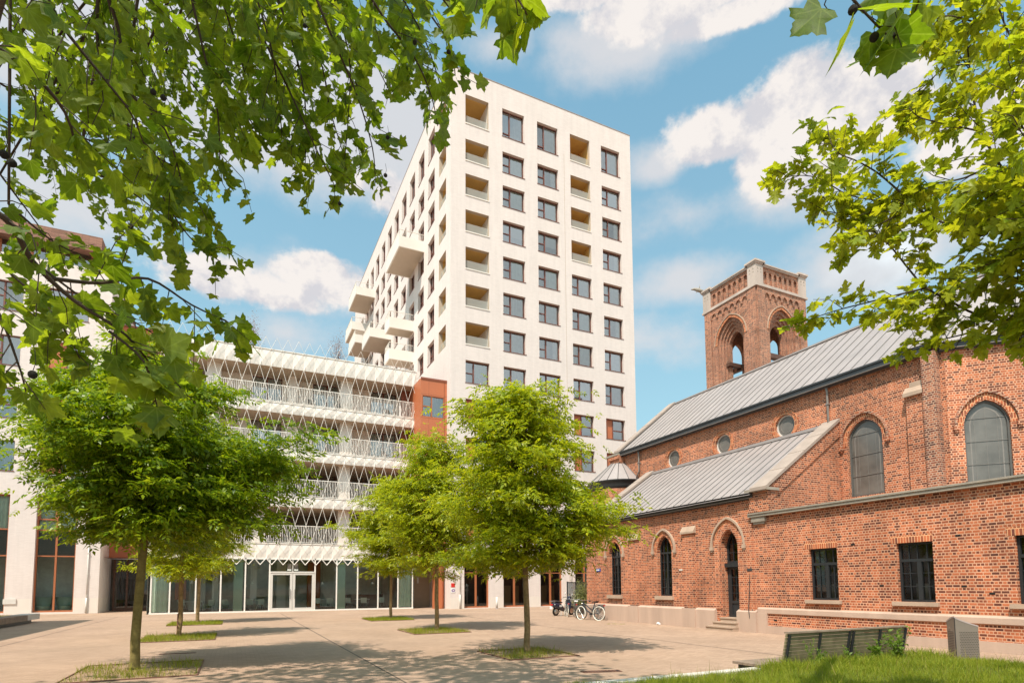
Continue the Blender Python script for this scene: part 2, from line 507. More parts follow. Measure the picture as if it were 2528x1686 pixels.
def leafmat(name, c0, c1, t0, t1, trans=0.45, rough=0.45, spec=0.35, veins=False):
    m, nt, N, L = mat(name)
    o = N("ShaderNodeOutputMaterial"); p = N("ShaderNodeBsdfPrincipled"); setin(p, Roughness=rough)
    p.inputs["Specular IOR Level"].default_value = spec
    tr = N("ShaderNodeBsdfTranslucent"); geo = N("ShaderNodeNewGeometry")

    def M_(op, a, b=None, c=None):
        n = N("ShaderNodeMath"); n.operation = op
        for i, x in enumerate((a, b, c)):
            if x is None: continue
            if isinstance(x, (int, float)): n.inputs[i].default_value = x
            else: L(x, n.inputs[i])
        return n.outputs[0]
    vm = None
    if veins:                                 # five palmate ribs drawn in the leaf's own coordinates, and a mottled blade
        uv = N("ShaderNodeUVMap"); uv.uv_map = "UVMap"; sp = N("ShaderNodeSeparateXYZ"); L(uv.outputs[0], sp.inputs[0])
        x, y = sp.outputs[0], sp.outputs[1]
        for a in (0, .74, -.74, 1.5, -1.5):
            d = M_("ABSOLUTE", M_("SUBTRACT", M_("MULTIPLY", x, math.cos(a)), M_("MULTIPLY", y, math.sin(a))))
            f = M_("ADD", M_("MULTIPLY", x, math.sin(a)), M_("MULTIPLY", y, math.cos(a)))
            d = M_("ADD", d, M_("MULTIPLY", M_("LESS_THAN", f, -.01), 1.0))
            vm = d if vm is None else M_("MINIMUM", vm, d)
        mr = N("ShaderNodeMapRange"); L(vm, mr.inputs[0]); mr.inputs[1].default_value = .008; mr.inputs[2].default_value = .028
        mr.inputs[3].default_value = .24; mr.inputs[4].default_value = 0.0; vm = mr.outputs[0]
        tc = N("ShaderNodeTexCoord"); nz = N("ShaderNodeTexNoise"); setin(nz, Scale=26.0, Detail=5.0, Roughness=.65); L(tc.outputs["Object"], nz.inputs["Vector"])
        nr = N("ShaderNodeMapRange"); L(nz.outputs["Fac"], nr.inputs[0]); nr.inputs[1].default_value = .3; nr.inputs[2].default_value = .7
        nr.inputs[3].default_value = .72; nr.inputs[4].default_value = 1.2

    def ramp(a, b):
        x = N("ShaderNodeMix"); x.data_type = "RGBA"; L(geo.outputs["Random Per Island"], x.inputs[0])
        x.inputs[6].default_value = (*a, 1); x.inputs[7].default_value = (*b, 1); r = x.outputs[2]
        if veins:
            q = N("ShaderNodeMix"); q.data_type = "RGBA"; q.blend_type = "MULTIPLY"; q.inputs[0].default_value = 1; L(r, q.inputs[6]); L(nr.outputs[0], q.inputs[7])
            v = N("ShaderNodeMix"); v.data_type = "RGBA"; L(vm, v.inputs[0]); L(q.outputs[2], v.inputs[6]); v.inputs[7].default_value = (*[min(.9, k * 1.5 + .08) for k in b], 1); r = v.outputs[2]
        return r
    L(ramp(c0, c1), p.inputs["Base Color"]); L(ramp(t0, t1), tr.inputs["Color"])
    mx = N("ShaderNodeMixShader"); mx.inputs[0].default_value = trans
    L(p.outputs[0], mx.inputs[1]); L(tr.outputs[0], mx.inputs[2]); L(mx.outputs[0], o.inputs[0])
    return m


M = {}
M["white_brick"] = brick("white_brick", [(0, (.665, .575, .54)), (.5, (.685, .595, .56)), (1, (.705, .615, .58))], (.655, .565, .53), bw=.30, bh=.075, ms=.008, bump=.12, blot=.025)
M["red_brick"] = brick("red_brick", [(0, (.085, .03, .022)), (.2, (.16, .048, .029)), (.42, (.28, .078, .037)), (.72, (.40, .112, .048)), (1, (.50, .155, .07))],
                       (.58, .315, .205), bw=.175, bh=.076, ms=.012, bump=.6, soot=.7, blot=.27, squash=.5, streak=.10)
M["tower_brick"] = brick("tower_brick", [(0, (.07, .03, .025)), (.3, (.17, .05, .032)), (.62, (.32, .10, .052)), (1, (.42, .16, .088))],
                         (.52, .34, .245), bw=.20, bh=.074, ms=.0115, bump=.6, soot=.85, blot=.25, squash=.5)
M["lintel_brick"] = brick("lintel_brick", [(0, (.16, .055, .04)), (.5, (.40, .105, .045)), (1, (.52, .15, .065))], (.74, .40, .22), bw=.076, bh=.20, ms=.0105, bump=.6, offset=0.5)
M["brown_tile"] = brick("brown_tile", [(0, (.17, .085, .06)), (.5, (.24, .12, .085)), (1, (.30, .155, .11))], (.12, .06, .045), bw=.9, bh=.09, ms=.01, bump=.6, blot=.1)
M["plaster"] = simple("plaster", (.70, .62, .56), .8, var=.03, scale=1.2)
M["white_paint"] = simple("white_paint", (.74, .67, .61), .55, var=.04, scale=.8)
M["white_metal"] = simple("white_metal", (.80, .74, .68), .45, var=.03)
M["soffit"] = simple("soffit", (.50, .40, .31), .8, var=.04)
M["ochre"] = simple("ochre", (.62, .38, .12), .7, var=.08, scale=2.0)
M["terracotta"] = simple("terracotta", (.46, .14, .06), .5, var=.06, scale=1.0)
M["terracotta_dark"] = simple("terracotta_dark", (.24, .075, .04), .5, var=.06)
M["frame_red"] = simple("frame_red", (.17, .06, .042), .45, var=.05)
M["frame_orange"] = simple("frame_orange", (.36, .12, .05), .5, var=.06)
M["frame_black"] = simple("frame_black", (.025, .027, .03), .4, var=.1)
M["frame_grey"] = simple("frame_grey", (.62, .58, .54), .4, var=.03)
M["soft_brown"] = simple("soft_brown", (.42, .31, .22), .7, var=.06)
M["zinc"] = simple("zinc", (.345, .292, .28), .45, metal=0.1, var=.13, scale=1.1, streak=True)
M["zinc_dark"] = simple("zinc_dark", (.055, .056, .06), .45, metal=0.2, var=.12, scale=1.5)
M["seam"] = simple("seam", (.12, .11, .105), .5, metal=.1, var=.1)
M["pipe"] = simple("pipe", (.27, .235, .215), .5, metal=.2, var=.1)
M["stone"] = simple("stone", (.42, .30, .225), .85, var=.14, scale=2.2, bump=.25, streak=True)
M["stone_pale"] = simple("stone_pale", (.47, .33, .26), .85, var=.16, scale=1.6, bump=.2, streak=True)
M["stone_grey"] = simple("stone_grey", (.30, .255, .21), .85, var=.2, scale=3.0, bump=.3)
M["tower_stone"] = simple("tower_stone", (.46, .375, .33), .85, var=.22, scale=1.3, bump=.25, streak=True)
M["mesh_glass"] = simple("mesh_glass", (.125, .112, .10), .3, var=.45, scale=1.1, spec=.8)
M["glass"] = glass("glass", (.96, .98, .97), 2.3, vary=1.0)
M["glass_dark"] = glass("glass_dark", (.55, .58, .55), 1.75)
M["glass_shop"] = glass("glass_shop", (.90, .95, .91), 1.55)
M["glass_rail"] = frosted("glass_rail", (.42, .41, .37), .55)
M["curtain"] = simple("curtain", (.92, .92, .87), .9, var=.1)
M["curtain_green"] = simple("curtain_green", (.72, .84, .70), .9, var=.1)
M["blind"] = simple("blind", (.76, .77, .72), .8, var=.03)
M["room"] = simple("room", (.66, .72, .68), .9, var=.15)
M["room_dark"] = simple("room_dark", (.16, .135, .11), .9, var=.3)
M["mint"] = simple("mint", (.36, .50, .40), .3, var=.06)
M["wood_dark"] = simple("wood_dark", (.10, .045, .028), .5, var=.25, scale=4)
M["bench_wood"] = simple("bench_wood", (.26, .19, .14), .7, var=.3, scale=6)
M["bench_green"] = simple("bench_green", (.20, .165, .09), .7, var=.3, scale=6)
M["concrete"] = simple("concrete", (.48, .43, .38), .85, var=.12, scale=3, bump=.15)
M["white_conc"] = simple("white_conc", (.60, .54, .48), .8, var=.06, scale=3)
M["bin_metal"] = simple("bin_metal", (.21, .18, .15), .45, metal=.35, var=.08)
M["black"] = simple("black", (.012, .012, .013), .5, var=.1)
M["rubber"] = simple("rubber", (.02, .02, .021), .8, var=.1)
M["chrome"] = simple("chrome", (.55, .54, .52), .25, metal=.9, var=.05)
M["bike_frame"] = simple("bike_frame", (.03, .035, .045), .35, var=.1)
M["tyre_white"] = simple("tyre_white", (.72, .68, .60), .7, var=.05)
M["tyre_tan"] = simple("tyre_tan", (.30, .22, .15), .7, var=.1)
M["scooter_blue"] = simple("scooter_blue", (.018, .024, .05), .2, var=.05, spec=.8)
M["white_gloss"] = simple("white_gloss", (.80, .79, .78), .3, var=.02)
M["red"] = simple("red", (.60, .03, .025), .4, var=.04)
M["purple"] = simple("purple", (.16, .05, .24), .5, var=.03)
M["blue"] = simple("blue", (.04, .055, .26), .4, var=.03)
M["sign_brown"] = simple("sign_brown", (.20, .08, .045), .5, var=.1)
M["sign_grey"] = simple("sign_grey", (.13, .11, .09), .5, var=.1)
M["bark"] = simple("bark", (.26, .175, .085), .95, var=.45, scale=9, bump=.8)
M["bark_moss"] = simple("bark_moss", (.21, .165, .055), .95, var=.45, scale=7, bump=.8)
M["bark_dark"] = simple("bark_dark", (.06, .042, .028), .95, var=.35, scale=12, bump=.6)
M["soil"] = simple("soil", (.34, .225, .14), .95, var=.4, scale=9, bump=.8)
M["rust"] = simple("rust", (.16, .075, .05), .8, var=.25, scale=20)
M["seed"] = simple("seed", (.03, .025, .018), .95, var=.3, scale=60, bump=1.0)
M["chair_shell"] = simple("chair_shell", (.50, .55, .48), .5, var=.05)
M["lamp_shade"] = simple("lamp_shade", (.8, .78, .72), .5, var=.02)
M["pale_wood"] = simple("pale_wood", (.46, .34, .19), .6, var=.1, scale=3, streak=True)
M["leaf_ash"] = leafmat("leaf_ash", (.145, .22, .007), (.36, .39, .014), (.32, .42, .009), (.72, .68, .014), .48, .38, .4)
M["leaf_ash_shaded"] = leafmat("leaf_ash_shaded", (.085, .175, .006), (.24, .315, .012), (.21, .35, .008), (.52, .58, .012), .45, .38, .4)  # darker copy of leaf_ash: the plane tree's shade is put into the colour
M["leaf_plane"] = leafmat("leaf_plane", (.06, .118, .010), (.125, .185, .016), (.22, .34, .007), (.45, .53, .012), .54, .5, .3, veins=True)
M["leaf_maple"] = leafmat("leaf_maple", (.15, .22, .010), (.28, .32, .016), (.40, .48, .01), (.70, .68, .016), .5, .45, .35, veins=True)
M["leaf_bush"] = leafmat("leaf_bush", (.05, .085, .02), (.42, .40, .16), (.1, .16, .02), (.4, .42, .12), .3, .5, .3)
M["leaf_rust"] = leafmat("leaf_rust", (.16, .075, .05), (.30, .16, .10), (.3, .14, .07), (.4, .22, .13), .3, .6, .2)
M["leaf_weed"] = leafmat("leaf_weed", (.08, .15, .015), (.18, .25, .03), (.16, .28, .02), (.34, .42, .03), .4, .5, .3)
M["grass"] = leafmat("grass", (.13, .20, .012), (.34, .35, .04), (.24, .33, .01), (.56, .53, .035), .4, .55, .25)
M["grass_dry"] = leafmat("grass_dry", (.12, .14, .02), (.38, .29, .09), (.2, .22, .02), (.46, .36, .08), .35, .6, .2)


def paving():
    m, nt, N, L = mat("square_paving")
    o = N("ShaderNodeOutputMaterial"); p = N("ShaderNodeBsdfPrincipled"); L(p.outputs[0], o.inputs[0]); setin(p, Roughness=.85)
    p.inputs["Specular IOR Level"].default_value = .25
    tc = N("ShaderNodeTexCoord")
    b = N("ShaderNodeTexBrick"); L(tc.outputs["Object"], b.inputs["Vector"])
    b.inputs["Color1"].default_value = (.345, .232, .165, 1); b.inputs["Color2"].default_value = (.43, .295, .215, 1)
    b.inputs["Mortar"].default_value = (.29, .195, .14, 1); setin(b, Scale=1.0)
    b.inputs["Brick Width"].default_value = .20; b.inputs["Row Height"].default_value = .068; b.inputs["Mortar Size"].default_value = .005
    n = N("ShaderNodeTexNoise"); setin(n, Scale=.35, Detail=9.0, Roughness=.68); L(tc.outputs["Object"], n.inputs["Vector"])
    mr = N("ShaderNodeMapRange"); L(n.outputs["Fac"], mr.inputs[0]); mr.inputs[1].default_value = .3; mr.inputs[2].default_value = .7
    mr.inputs[3].default_value = .84; mr.inputs[4].default_value = 1.14
    h = N("ShaderNodeMix"); h.data_type = "RGBA"; h.blend_type = "MULTIPLY"; h.inputs[0].default_value = 1
    L(b.outputs["Color"], h.inputs[6]); L(mr.outputs[0], h.inputs[7])
    st = N("ShaderNodeTexNoise"); setin(st, Scale=2.2, Detail=6.0, Roughness=.7); L(tc.outputs["Object"], st.inputs["Vector"])
    s2 = N("ShaderNodeMapRange"); L(st.outputs["Fac"], s2.inputs[0]); s2.inputs[1].default_value = .62; s2.inputs[2].default_value = .72
    s2.inputs[4].default_value = .55
    sm = N("ShaderNodeMix"); sm.data_type = "RGBA"; sm.blend_type = "MULTIPLY"; L(s2.outputs[0], sm.inputs[0])
    L(h.outputs[2], sm.inputs[6]); sm.inputs[7].default_value = (.6, .55, .5, 1)
    gr = N("ShaderNodeTexNoise"); setin(gr, Scale=38.0, Detail=4.0, Roughness=.7); L(tc.outputs["Object"], gr.inputs["Vector"])
    g2 = N("ShaderNodeMapRange"); L(gr.outputs["Fac"], g2.inputs[0]); g2.inputs[1].default_value = .3; g2.inputs[2].default_value = .7
    g2.inputs[3].default_value = .86; g2.inputs[4].default_value = 1.12
    gm = N("ShaderNodeMix"); gm.data_type = "RGBA"; gm.blend_type = "MULTIPLY"; gm.inputs[0].default_value = 1
    L(sm.outputs[2], gm.inputs[6]); L(g2.outputs[0], gm.inputs[7]); L(gm.outputs[2], p.inputs["Base Color"])
    bp = N("ShaderNodeBump"); setin(bp, Strength=.35, Distance=.01); bp.invert = True
    L(b.outputs["Fac"], bp.inputs["Height"]); L(bp.outputs[0], p.inputs["Normal"])
    return m


M["paving"] = paving()

# ------------------------------------------------------------------ ground
g = MB()
g.face([(-500, -500, 0), (500, -500, 0), (500, 900, 0), (-500, 900, 0)])
tag(g.build("ground", M["paving"]), kind="structure")
g = MB()
for x in (2.8, 11.9, -6.3):
    g.face([(x - .018, -30, .003), (x + .018, -30, .003), (x + .018, 42, .003), (x - .018, 42, .003)])
tag(g.build("paving_joint", simple("joint", (.09, .07, .055), .9)), kind="structure")

# ------------------------------------------------------------------ windows shared by the white buildings
# local axes: x to the right seen from outside, y inwards, z up; the origin is the lower left corner on the wall face
def local_box(mb, x0, x1, y0, y1, z0, z1, m=0): mb.box((x0, y0, z0), (x1, y1, z1), m)


def wavy(mb, x0, x1, y, z0, z1, amp=.035, step=.07, m=0):
    n = max(2, int((x1 - x0) / step)); r = random.Random(int(x0 * 97 + x1 * 31 + z1 * 7))
    xs = [x0 + (x1 - x0) * i / n for i in range(n + 1)]; ys = [y + amp * (1 if i % 2 else -1) * r.uniform(.4, 1) for i in range(n + 1)]
    for i in range(n):
        mb.face([(xs[i], ys[i], z0), (xs[i + 1], ys[i + 1], z0), (xs[i + 1], ys[i + 1], z1), (xs[i], ys[i], z1)], m, True)


def make_window(w, h, d, kind, curtain, split=.37, frame="frame_red", transom=.47, sill=True, rail=.06, name="window"):
    """kind: 'split' (narrow left light with a transom), 'shutter' (cladding panel on the left)"""
    f = MB(); y0, y1 = d - .05, d + .04
    local_box(f, 0, rail, y0, y1, 0, h); local_box(f, w - rail, w, y0, y1, 0, h)
    local_box(f, rail, w - rail, y0, y1, 0, rail); local_box(f, rail, w - rail, y0, y1, h - rail, h)
    xm = w * split
    local_box(f, xm - .05, xm + .05, y0 - .012, y1, rail, h - rail)
    zt = h * transom
    if kind == "split": local_box(f, rail, xm - .05, y0 - .006, y1, zt - .04, zt + .04)
    if kind == "shutter": local_box(f, xm + .05, w - rail, y0 - .006, y1, zt - .04, zt + .04)
    if kind == "tall": local_box(f, rail, xm - .05, y0 - .006, y1, .45, .53)
    root = f.build(name, M[frame]); ORG[root.name] = Vector((0, 0, 0))
    p = MB(); yg = d + .005
    gl0 = xm + .05 if kind == "shutter" else rail
    p.face([(gl0, yg, rail), (w - rail, yg, rail), (w - rail, yg, h - rail), (gl0, yg, h - rail)])
    p.build("pane", M["glass"], root)
    if kind == "shutter":
        s = MB(); local_box(s, rail, xm - .05, d - .03, d + .03, rail, h - rail)
        s.build("shutter_panel", M["terracotta"], root)
    c = MB(); yc = d + .07
    a0, a1 = gl0 + .02, w - rail
    if curtain == "none": pass
    elif curtain == "right": wavy(c, a0 + (a1 - a0) * .45, a1, yc, .03, h)
    elif curtain == "edge": wavy(c, a0 + (a1 - a0) * .72, a1, yc, .03, h)
    elif curtain == "big": wavy(c, xm + .04, a1, yc, .03, h, .02)
    elif curtain == "full": wavy(c, a0, a1, yc, .03, h, .025)
    elif curtain == "blind":
        local_box(c, a0, xm, yc, yc + .01, h * .52, h); local_box(c, xm + .02, a1, yc, yc + .01, h * .42, h)
    if c.f: c.build("curtain", M["blind" if curtain == "blind" else ("curtain_green" if curtain in ("right",) else "curtain")], root)
    r = MB(); y2 = d + 1.1
    for q in ([(0, y2, 0), (w, y2, 0), (w, y2, h), (0, y2, h)], [(0, y1, 0), (0, y2, 0), (0, y2, h), (0, y1, h)],
              [(w, y1, 0), (w, y1, h), (w, y2, h), (w, y2, 0)], [(0, y1, 0), (w, y1, 0), (w, y2, 0), (0, y2, 0)],
              [(0, y1, h), (0, y2, h), (w, y2, h), (w, y1, h)]): r.face(q)
    r.build("room_behind", M["room"], root)
    if sill:
        s = MB(); local_box(s, -.04, w + .05, -.035, d - .05, -.035, .012); s.build("sill", M["frame_red"], root)
    return root


def discard(o):
    for c in list(o.children): discard(c)
    bpy.data.objects.remove(o, do_unlink=True)


# ------------------------------------------------------------------ white apartment tower
TX0, TX1, TY0, TY1, TZ = 14.85, 32.8, 42.3, 84.0, 44.3
tower = thing("apartment_tower", (TX0, TY0, 0), "tall white brick apartment tower with square windows, recessed loggias and box balconies", "apartment building")
PF, PL = face_y(TY0), face_x(TX0)
XC = [16.13, 19.47, 22.81, 26.15, 29.48]; WW = 2.07
SILL = [14.72, 17.86, 21.0, 24.15, 27.27, 30.42, 33.5, 36.5, 39.72]
LOW = [5.32, 8.46, 11.6]
YL = [46.5 + 3.12 * k for k in range(11)]; WL = 1.85
loggias = {(0, r) for r in range(2, 9)} | {(3, r) for r in range(5, 9)}
fh, lh = [], []
def top(r): return 2.5 if r == 8 else 1.84
for c, x in enumerate(XC):
    for r, z in enumerate(SILL):
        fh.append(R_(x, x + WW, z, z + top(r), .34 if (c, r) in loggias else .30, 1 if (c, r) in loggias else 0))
    for z in LOW: fh.append(R_(x, x + WW, z, z + 1.84, .30))
    fh.append(R_(x - .12, x + WW - .05, .04, 4.45, .35))
for r in range(2, 9):
    lh.append(R_(-45.25, -43.42, SILL[r], SILL[r] + top(r), .34, 1))
    for y in YL: lh.append(R_(-y - WL, -y, SILL[r], SILL[r] + top(r), .30))
w = MB()
wall(w, PF, TX0, TX1, .0, .85, [dict(h, b0=.04, b1=.85, d=h["d"]) for h in fh if h["b0"] < .1], m=2, reveal=False)
wall(w, PF, TX0, TX1, .85, TZ, [h for h in fh])
wall(w, PL, -TY1, -TY0, 0, TZ, lh)
w.face([(TX1, TY0, 0), (TX1, TY1, 0), (TX1, TY1, TZ), (TX1, TY0, TZ)])
w.face([(TX0, TY1, 0), (TX1, TY1, 0), (TX1, TY1, TZ), (TX0, TY1, TZ)])
w.face([(TX0, TY0, TZ - .3), (TX1, TY0, TZ - .3), (TX1, TY1, TZ - .3), (TX0, TY1, TZ - .3)], 2)
w.build("wall", [M["white_brick"], M["soffit"], M["plaster"]], tower)
w = MB()
for a, b in (((TX0 - .03, TY0 - .03, TZ), (TX1 + .03, TY0 + .3, TZ + .05)), ((TX0 - .03, TY0 + .3, TZ), (TX0 + .3, TY1, TZ + .05)),
             ((TX1 - .3, TY0 + .3, TZ), (TX1 + .03, TY1, TZ + .05))): w.box(a, b)
w.build("roof_coping", M["zinc"], tower)
w = MB(); w.box((25.49, TY0 - .004, .85), (25.515, TY0 + .02, TZ - 4.2)); w.build("expansion_joint", M["soft_brown"], tower)

VAR = ["right", "none", "edge", "big", "full", "blind"]
protos = {}
def place_window(kind, cur, w_, h_, d_, P, a, z, parent, **kw):
    key = (kind, cur, w_, h_, kw.get("name", ""), kw.get("split", 0))
    if key not in protos: protos[key] = make_window(w_, h_, d_, kind, cur, **kw)
    rz = 0 if abs(P.a.x) > .9 else -PI / 2
    return dup(protos[key], P.pt(a, z, 0) - ORG[parent.name], rz, parent=parent)
wr = random.Random(5)
front_var = {(1, 8): "full", (2, 8): "big", (4, 8): "big", (1, 7): "right", (2, 7): "edge", (1, 6): "right", (2, 6): "right", (4, 7): "right", (4, 6): "edge",
             (1, 5): "blind", (2, 5): "blind", (4, 5): "edge", (1, 4): "right", (2, 4): "right", (3, 4): "big", (4, 4): "full", (1, 3): "full", (2, 3): "full",
             (3, 3): "right", (4, 3): "edge", (1, 2): "big", (2, 2): "edge", (3, 2): "full", (4, 2): "full", (0, 1): "right", (1, 1): "full", (2, 1): "full", (3, 1): "none", (4, 1): "big"}
for c, x in enumerate(XC):
    for r, z in enumerate(SILL):
        if (c, r) in loggias: continue
        if r == 0: place_window("shutter", "full" if c != 0 else "edge", WW, 1.84, .30, PF, x, z, tower, name="shutter_window", split=.42)
        else: place_window("tall" if r == 8 else "split", front_var.get((c, r), "edge"), WW, top(r), .30, PF, x, z, tower)
    for z in LOW: place_window("shutter", wr.choice(["full", "edge", "none"]), WW, 1.84, .30, PF, x, z, tower, name="shutter_window", split=.42)
for k, y in enumerate(YL[:10]):
    for r in range(2, 9):
        place_window("tall" if r == 8 else "split", wr.choice(["edge", "full", "big", "full"]), WL, top(r), .30, PL, -y - WL, SILL[r], tower)
w = MB()
for r in range(2, 9):
    y = YL[10]; w.pbox(PL, -y - WL, -y, SILL[r], SILL[r] + top(r), .3, .34)
w.build("far_window", M["room"], tower)["kind"] = "stuff"

def loggia(x0, x1, y0, y1, z0, z1, corner):
    w = MB()
    for q, m in (([(x0, y1, z0), (x1, y1, z0), (x1, y1, z1), (x0, y1, z1)], 0), ([(x1, y0, z0), (x1, y0, z1), (x1, y1, z1), (x1, y1, z0)], 3 if corner else 0),
                 ([(x0, y0, z1), (x0, y1, z1), (x1, y1, z1), (x1, y0, z1)], 0), ([(x0, y0, z0), (x1, y0, z0), (x1, y1, z0), (x0, y1, z0)], 1)): w.face(q, m)
    if not corner: w.face([(x0, y0, z0), (x0, y1, z0), (x0, y1, z1), (x0, y0, z1)], 0)
    if corner:
        # door frame on the back wall
        w.box((x1 - 1.0, y1 - .05, z0), (x1 - .92, y1 - .002, z1 - .1), 2)
    o = w.build("loggia", [M["ochre"], M["soffit"], M["frame_red"], M["plaster"]], tower)
    b = MB(); bx0 = 16.13 if corner else x0
    b.face([(bx0, TY0 + .17, z0 + .02), (bx0 + WW, TY0 + .17, z0 + .02), (bx0 + WW, TY0 + .17, z0 + .8), (bx0, TY0 + .17, z0 + .8)])
    b.build("balustrade", M["glass_rail"], o)
    if corner:
        b = MB(); b.face([(TX0 + .17, 43.42, z0 + .02), (TX0 + .17, 43.42, z0 + .8), (TX0 + .17, 45.25, z0 + .8), (TX0 + .17, 45.25, z0 + .02)]); b.build("balustrade", M["glass_rail"], o)
    s = MB(); s.box((bx0 - .02, TY0 - .04, z0 - .05), (bx0 + WW + .04, TY0 + .05, z0 + .035)); s.build("sill", M["white_paint"], o)
for r in range(2, 9):
    z = SILL[r]; loggia(TX0 + .34, 18.2, TY0 + .34, 45.25, z, z + top(r), True)
    if r >= 5: loggia(26.15, 28.22, TY0 + .34, 44.2, z, z + top(r), False)

def balcony(y0, y1, z):
    x0, x1 = 12.5, TX0; t = .1
    w = MB()
    w.box((x0, y0, z), (x1, y1, z + .22)); w.box((x0, y0, z + .22), (x0 + t, y1, z + 1.0))
    w.box((x0 + t, y0, z + .22), (x1, y0 + t, z + 1.0)); w.box((x0 + t, y1 - t, z + .22), (x1, y1, z + 1.0))
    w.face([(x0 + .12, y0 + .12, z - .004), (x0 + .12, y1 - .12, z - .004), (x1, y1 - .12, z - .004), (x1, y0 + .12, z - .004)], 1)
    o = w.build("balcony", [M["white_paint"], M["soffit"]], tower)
    r = MB(); zt = z + 1.62
    pts = [(x1, y0 + .05), (x0 + .05, y0 + .05), (x0 + .05, y1 - .05), (x1, y1 - .05)]
    for a, b in zip(pts, pts[1:]):
        r.bar((*a, zt), (*b, zt), .045)
        n = int(max(abs(a[0] - b[0]), abs(a[1] - b[1])) / .13)
        for i in range(n + 1):
            q = (a[0] + (b[0] - a[0]) * i / n, a[1] + (b[1] - a[1]) * i / n)
            r.bar((*q, z + 1.0), (*q, zt), .016)
    r.build("railing", M["white_metal"], o)
for y0, y1, z in ((49.5, 54.5, 32.2), (70.6, 75.6, 37.7), (52.84, 54.6, 26.1), (61.9, 66.2, 28.85), (52.95, 54.8, 23.1), (73.1, 77.9, 34.3), (70.7, 75.4, 31.65)):
    balcony(y0, y1, z)

# tall glazed bays on the ground floor
def ground_bay(P, a0, a1, z1, d, parent, door=False, frame="frame_orange", boards=False):
    f = MB(); r = .13; m_ = (a0 + a1) / 2
    f.pbox(P, a0, a0 + r, .04, z1, d - .05, d + .06); f.pbox(P, a1 - r, a1, .04, z1, d - .05, d + .06)
    f.pbox(P, a0 + r, a1 - r, z1 - .1, z1, d - .05, d + .06); f.pbox(P, a0 + r, a1 - r, .04, .16, d - .05, d + .06)
    f.pbox(P, m_ - .08, m_ + .08, .16, z1 - .1, d - .06, d + .06); f.pbox(P, a0 + r, a1 - r, 2.75, 2.81, d - .04, d + .05)
    o = f.build("shopfront", M[frame], parent)
    p = MB(); p.face([P.pt(a0 + r, .16, d), P.pt(a1 - r, .16, d), P.pt(a1 - r, z1 - .1, d), P.pt(a0 + r, z1 - .1, d)]); p.build("pane", M["glass_dark"], o)
    q = MB(); D = d + 2.2
    for e in ([P.pt(a0 - .5, .02, D), P.pt(a1 + .5, .02, D), P.pt(a1 + .5, z1, D), P.pt(a0 - .5, z1, D)], [P.pt(a0 - .5, .02, d + .1), P.pt(a0 - .5, .02, D), P.pt(a0 - .5, z1, D), P.pt(a0 - .5, z1, d + .1)],
              [P.pt(a1 + .5, .02, D), P.pt(a1 + .5, .02, d + .1), P.pt(a1 + .5, z1, d + .1), P.pt(a1 + .5, z1, D)], [P.pt(a0 - .5, .02, d + .1), P.pt(a1 + .5, .02, d + .1), P.pt(a1 + .5, .02, D), P.pt(a0 - .5, .02, D)],
              [P.pt(a0 - .5, z1, D), P.pt(a1 + .5, z1, D), P.pt(a1 + .5, z1, d + .1), P.pt(a0 - .5, z1, d + .1)]): q.face(e)
    q.build("room_behind", M["room_dark"], o)
    if boards:
        b = MB()
        for s0, s1 in ((a0 + .2, m_ - .12), (m_ + .14, a1 - .45)): b.pbox(P, s0, s1, .2, 1.75, d + .35, d + .4)
        b.build("display_board", M["pale_wood"], o)
    return o
for c, x in enumerate(XC):
    ground_bay(PF, x - .12, x + WW - .05, 4.45, .35, tower, boards=c in (1, 2))
def drainpipe(x, y, z1, parent, r=.035, m="frame_grey"):
    w = MB(); w.tube([(x, y, 1.1), (x, y, z1)], r, 8); w.tube([(x, y, .02), (x, y, 1.1)], r * 1.6, 8)
    for k in range(int(z1 / 1.5)): w.box((x - r * 1.5, y - r * 1.4, 1.2 + 1.5 * k), (x + r * 1.5, y + .08, 1.25 + 1.5 * k))
    w.build("downpipe", M[m], parent)
drainpipe(15.65, TY0 - .06, 4.6, tower); drainpipe(25.62, TY0 - .06, 4.6, tower)

# rust red bay joining the tower to the balcony house, with the passage below
w = MB(); BX0, BX1, BY = 12.72, TX0, 43.1
Pb = face_y(BY)
wh = [R_(12.85, 14.62, 14.93, 16.62, .08), R_(12.85, 14.62, 8.6, 10.3, .08), R_(12.85, 14.62, 5.4, 7.1, .08)]
wall(w, Pb, BX0, BX1, 12.95, 18.0, wh[:1], m=0); wall(w, Pb, BX0, BX1, 12.3, 12.95, m=1); wall(w, Pb, BX0, BX1, 3.75, 12.3, wh[1:], m=0)
w.face([(BX0, BY, 3.75), (BX0, 48, 3.75), (BX0, 48, 18), (BX0, BY, 18)], 0)
w.face([(BX0, BY, 18), (BX1, BY, 18), (BX1, 48, 18), (BX0, 48, 18)], 2)
w.box((BX0 - .02, BY - .05, 17.9), (BX1, BY - .003, 18.05), 2)
for z in (16.72, 14.83): w.box((BX0, BY - .003, z), (BX1, BY + .02, z + .02), 2)
for x in (13.35,): w.box((x, BY - .003, 12.95), (x + .02, BY + .02, 14.9), 2); w.box((x, BY - .003, 16.65), (x + .02, BY + .02, 17.9), 2)
w.box((BX1 - .22, BY - .02, 12.95), (BX1 - .2, BY + .02, 17.9), 2)
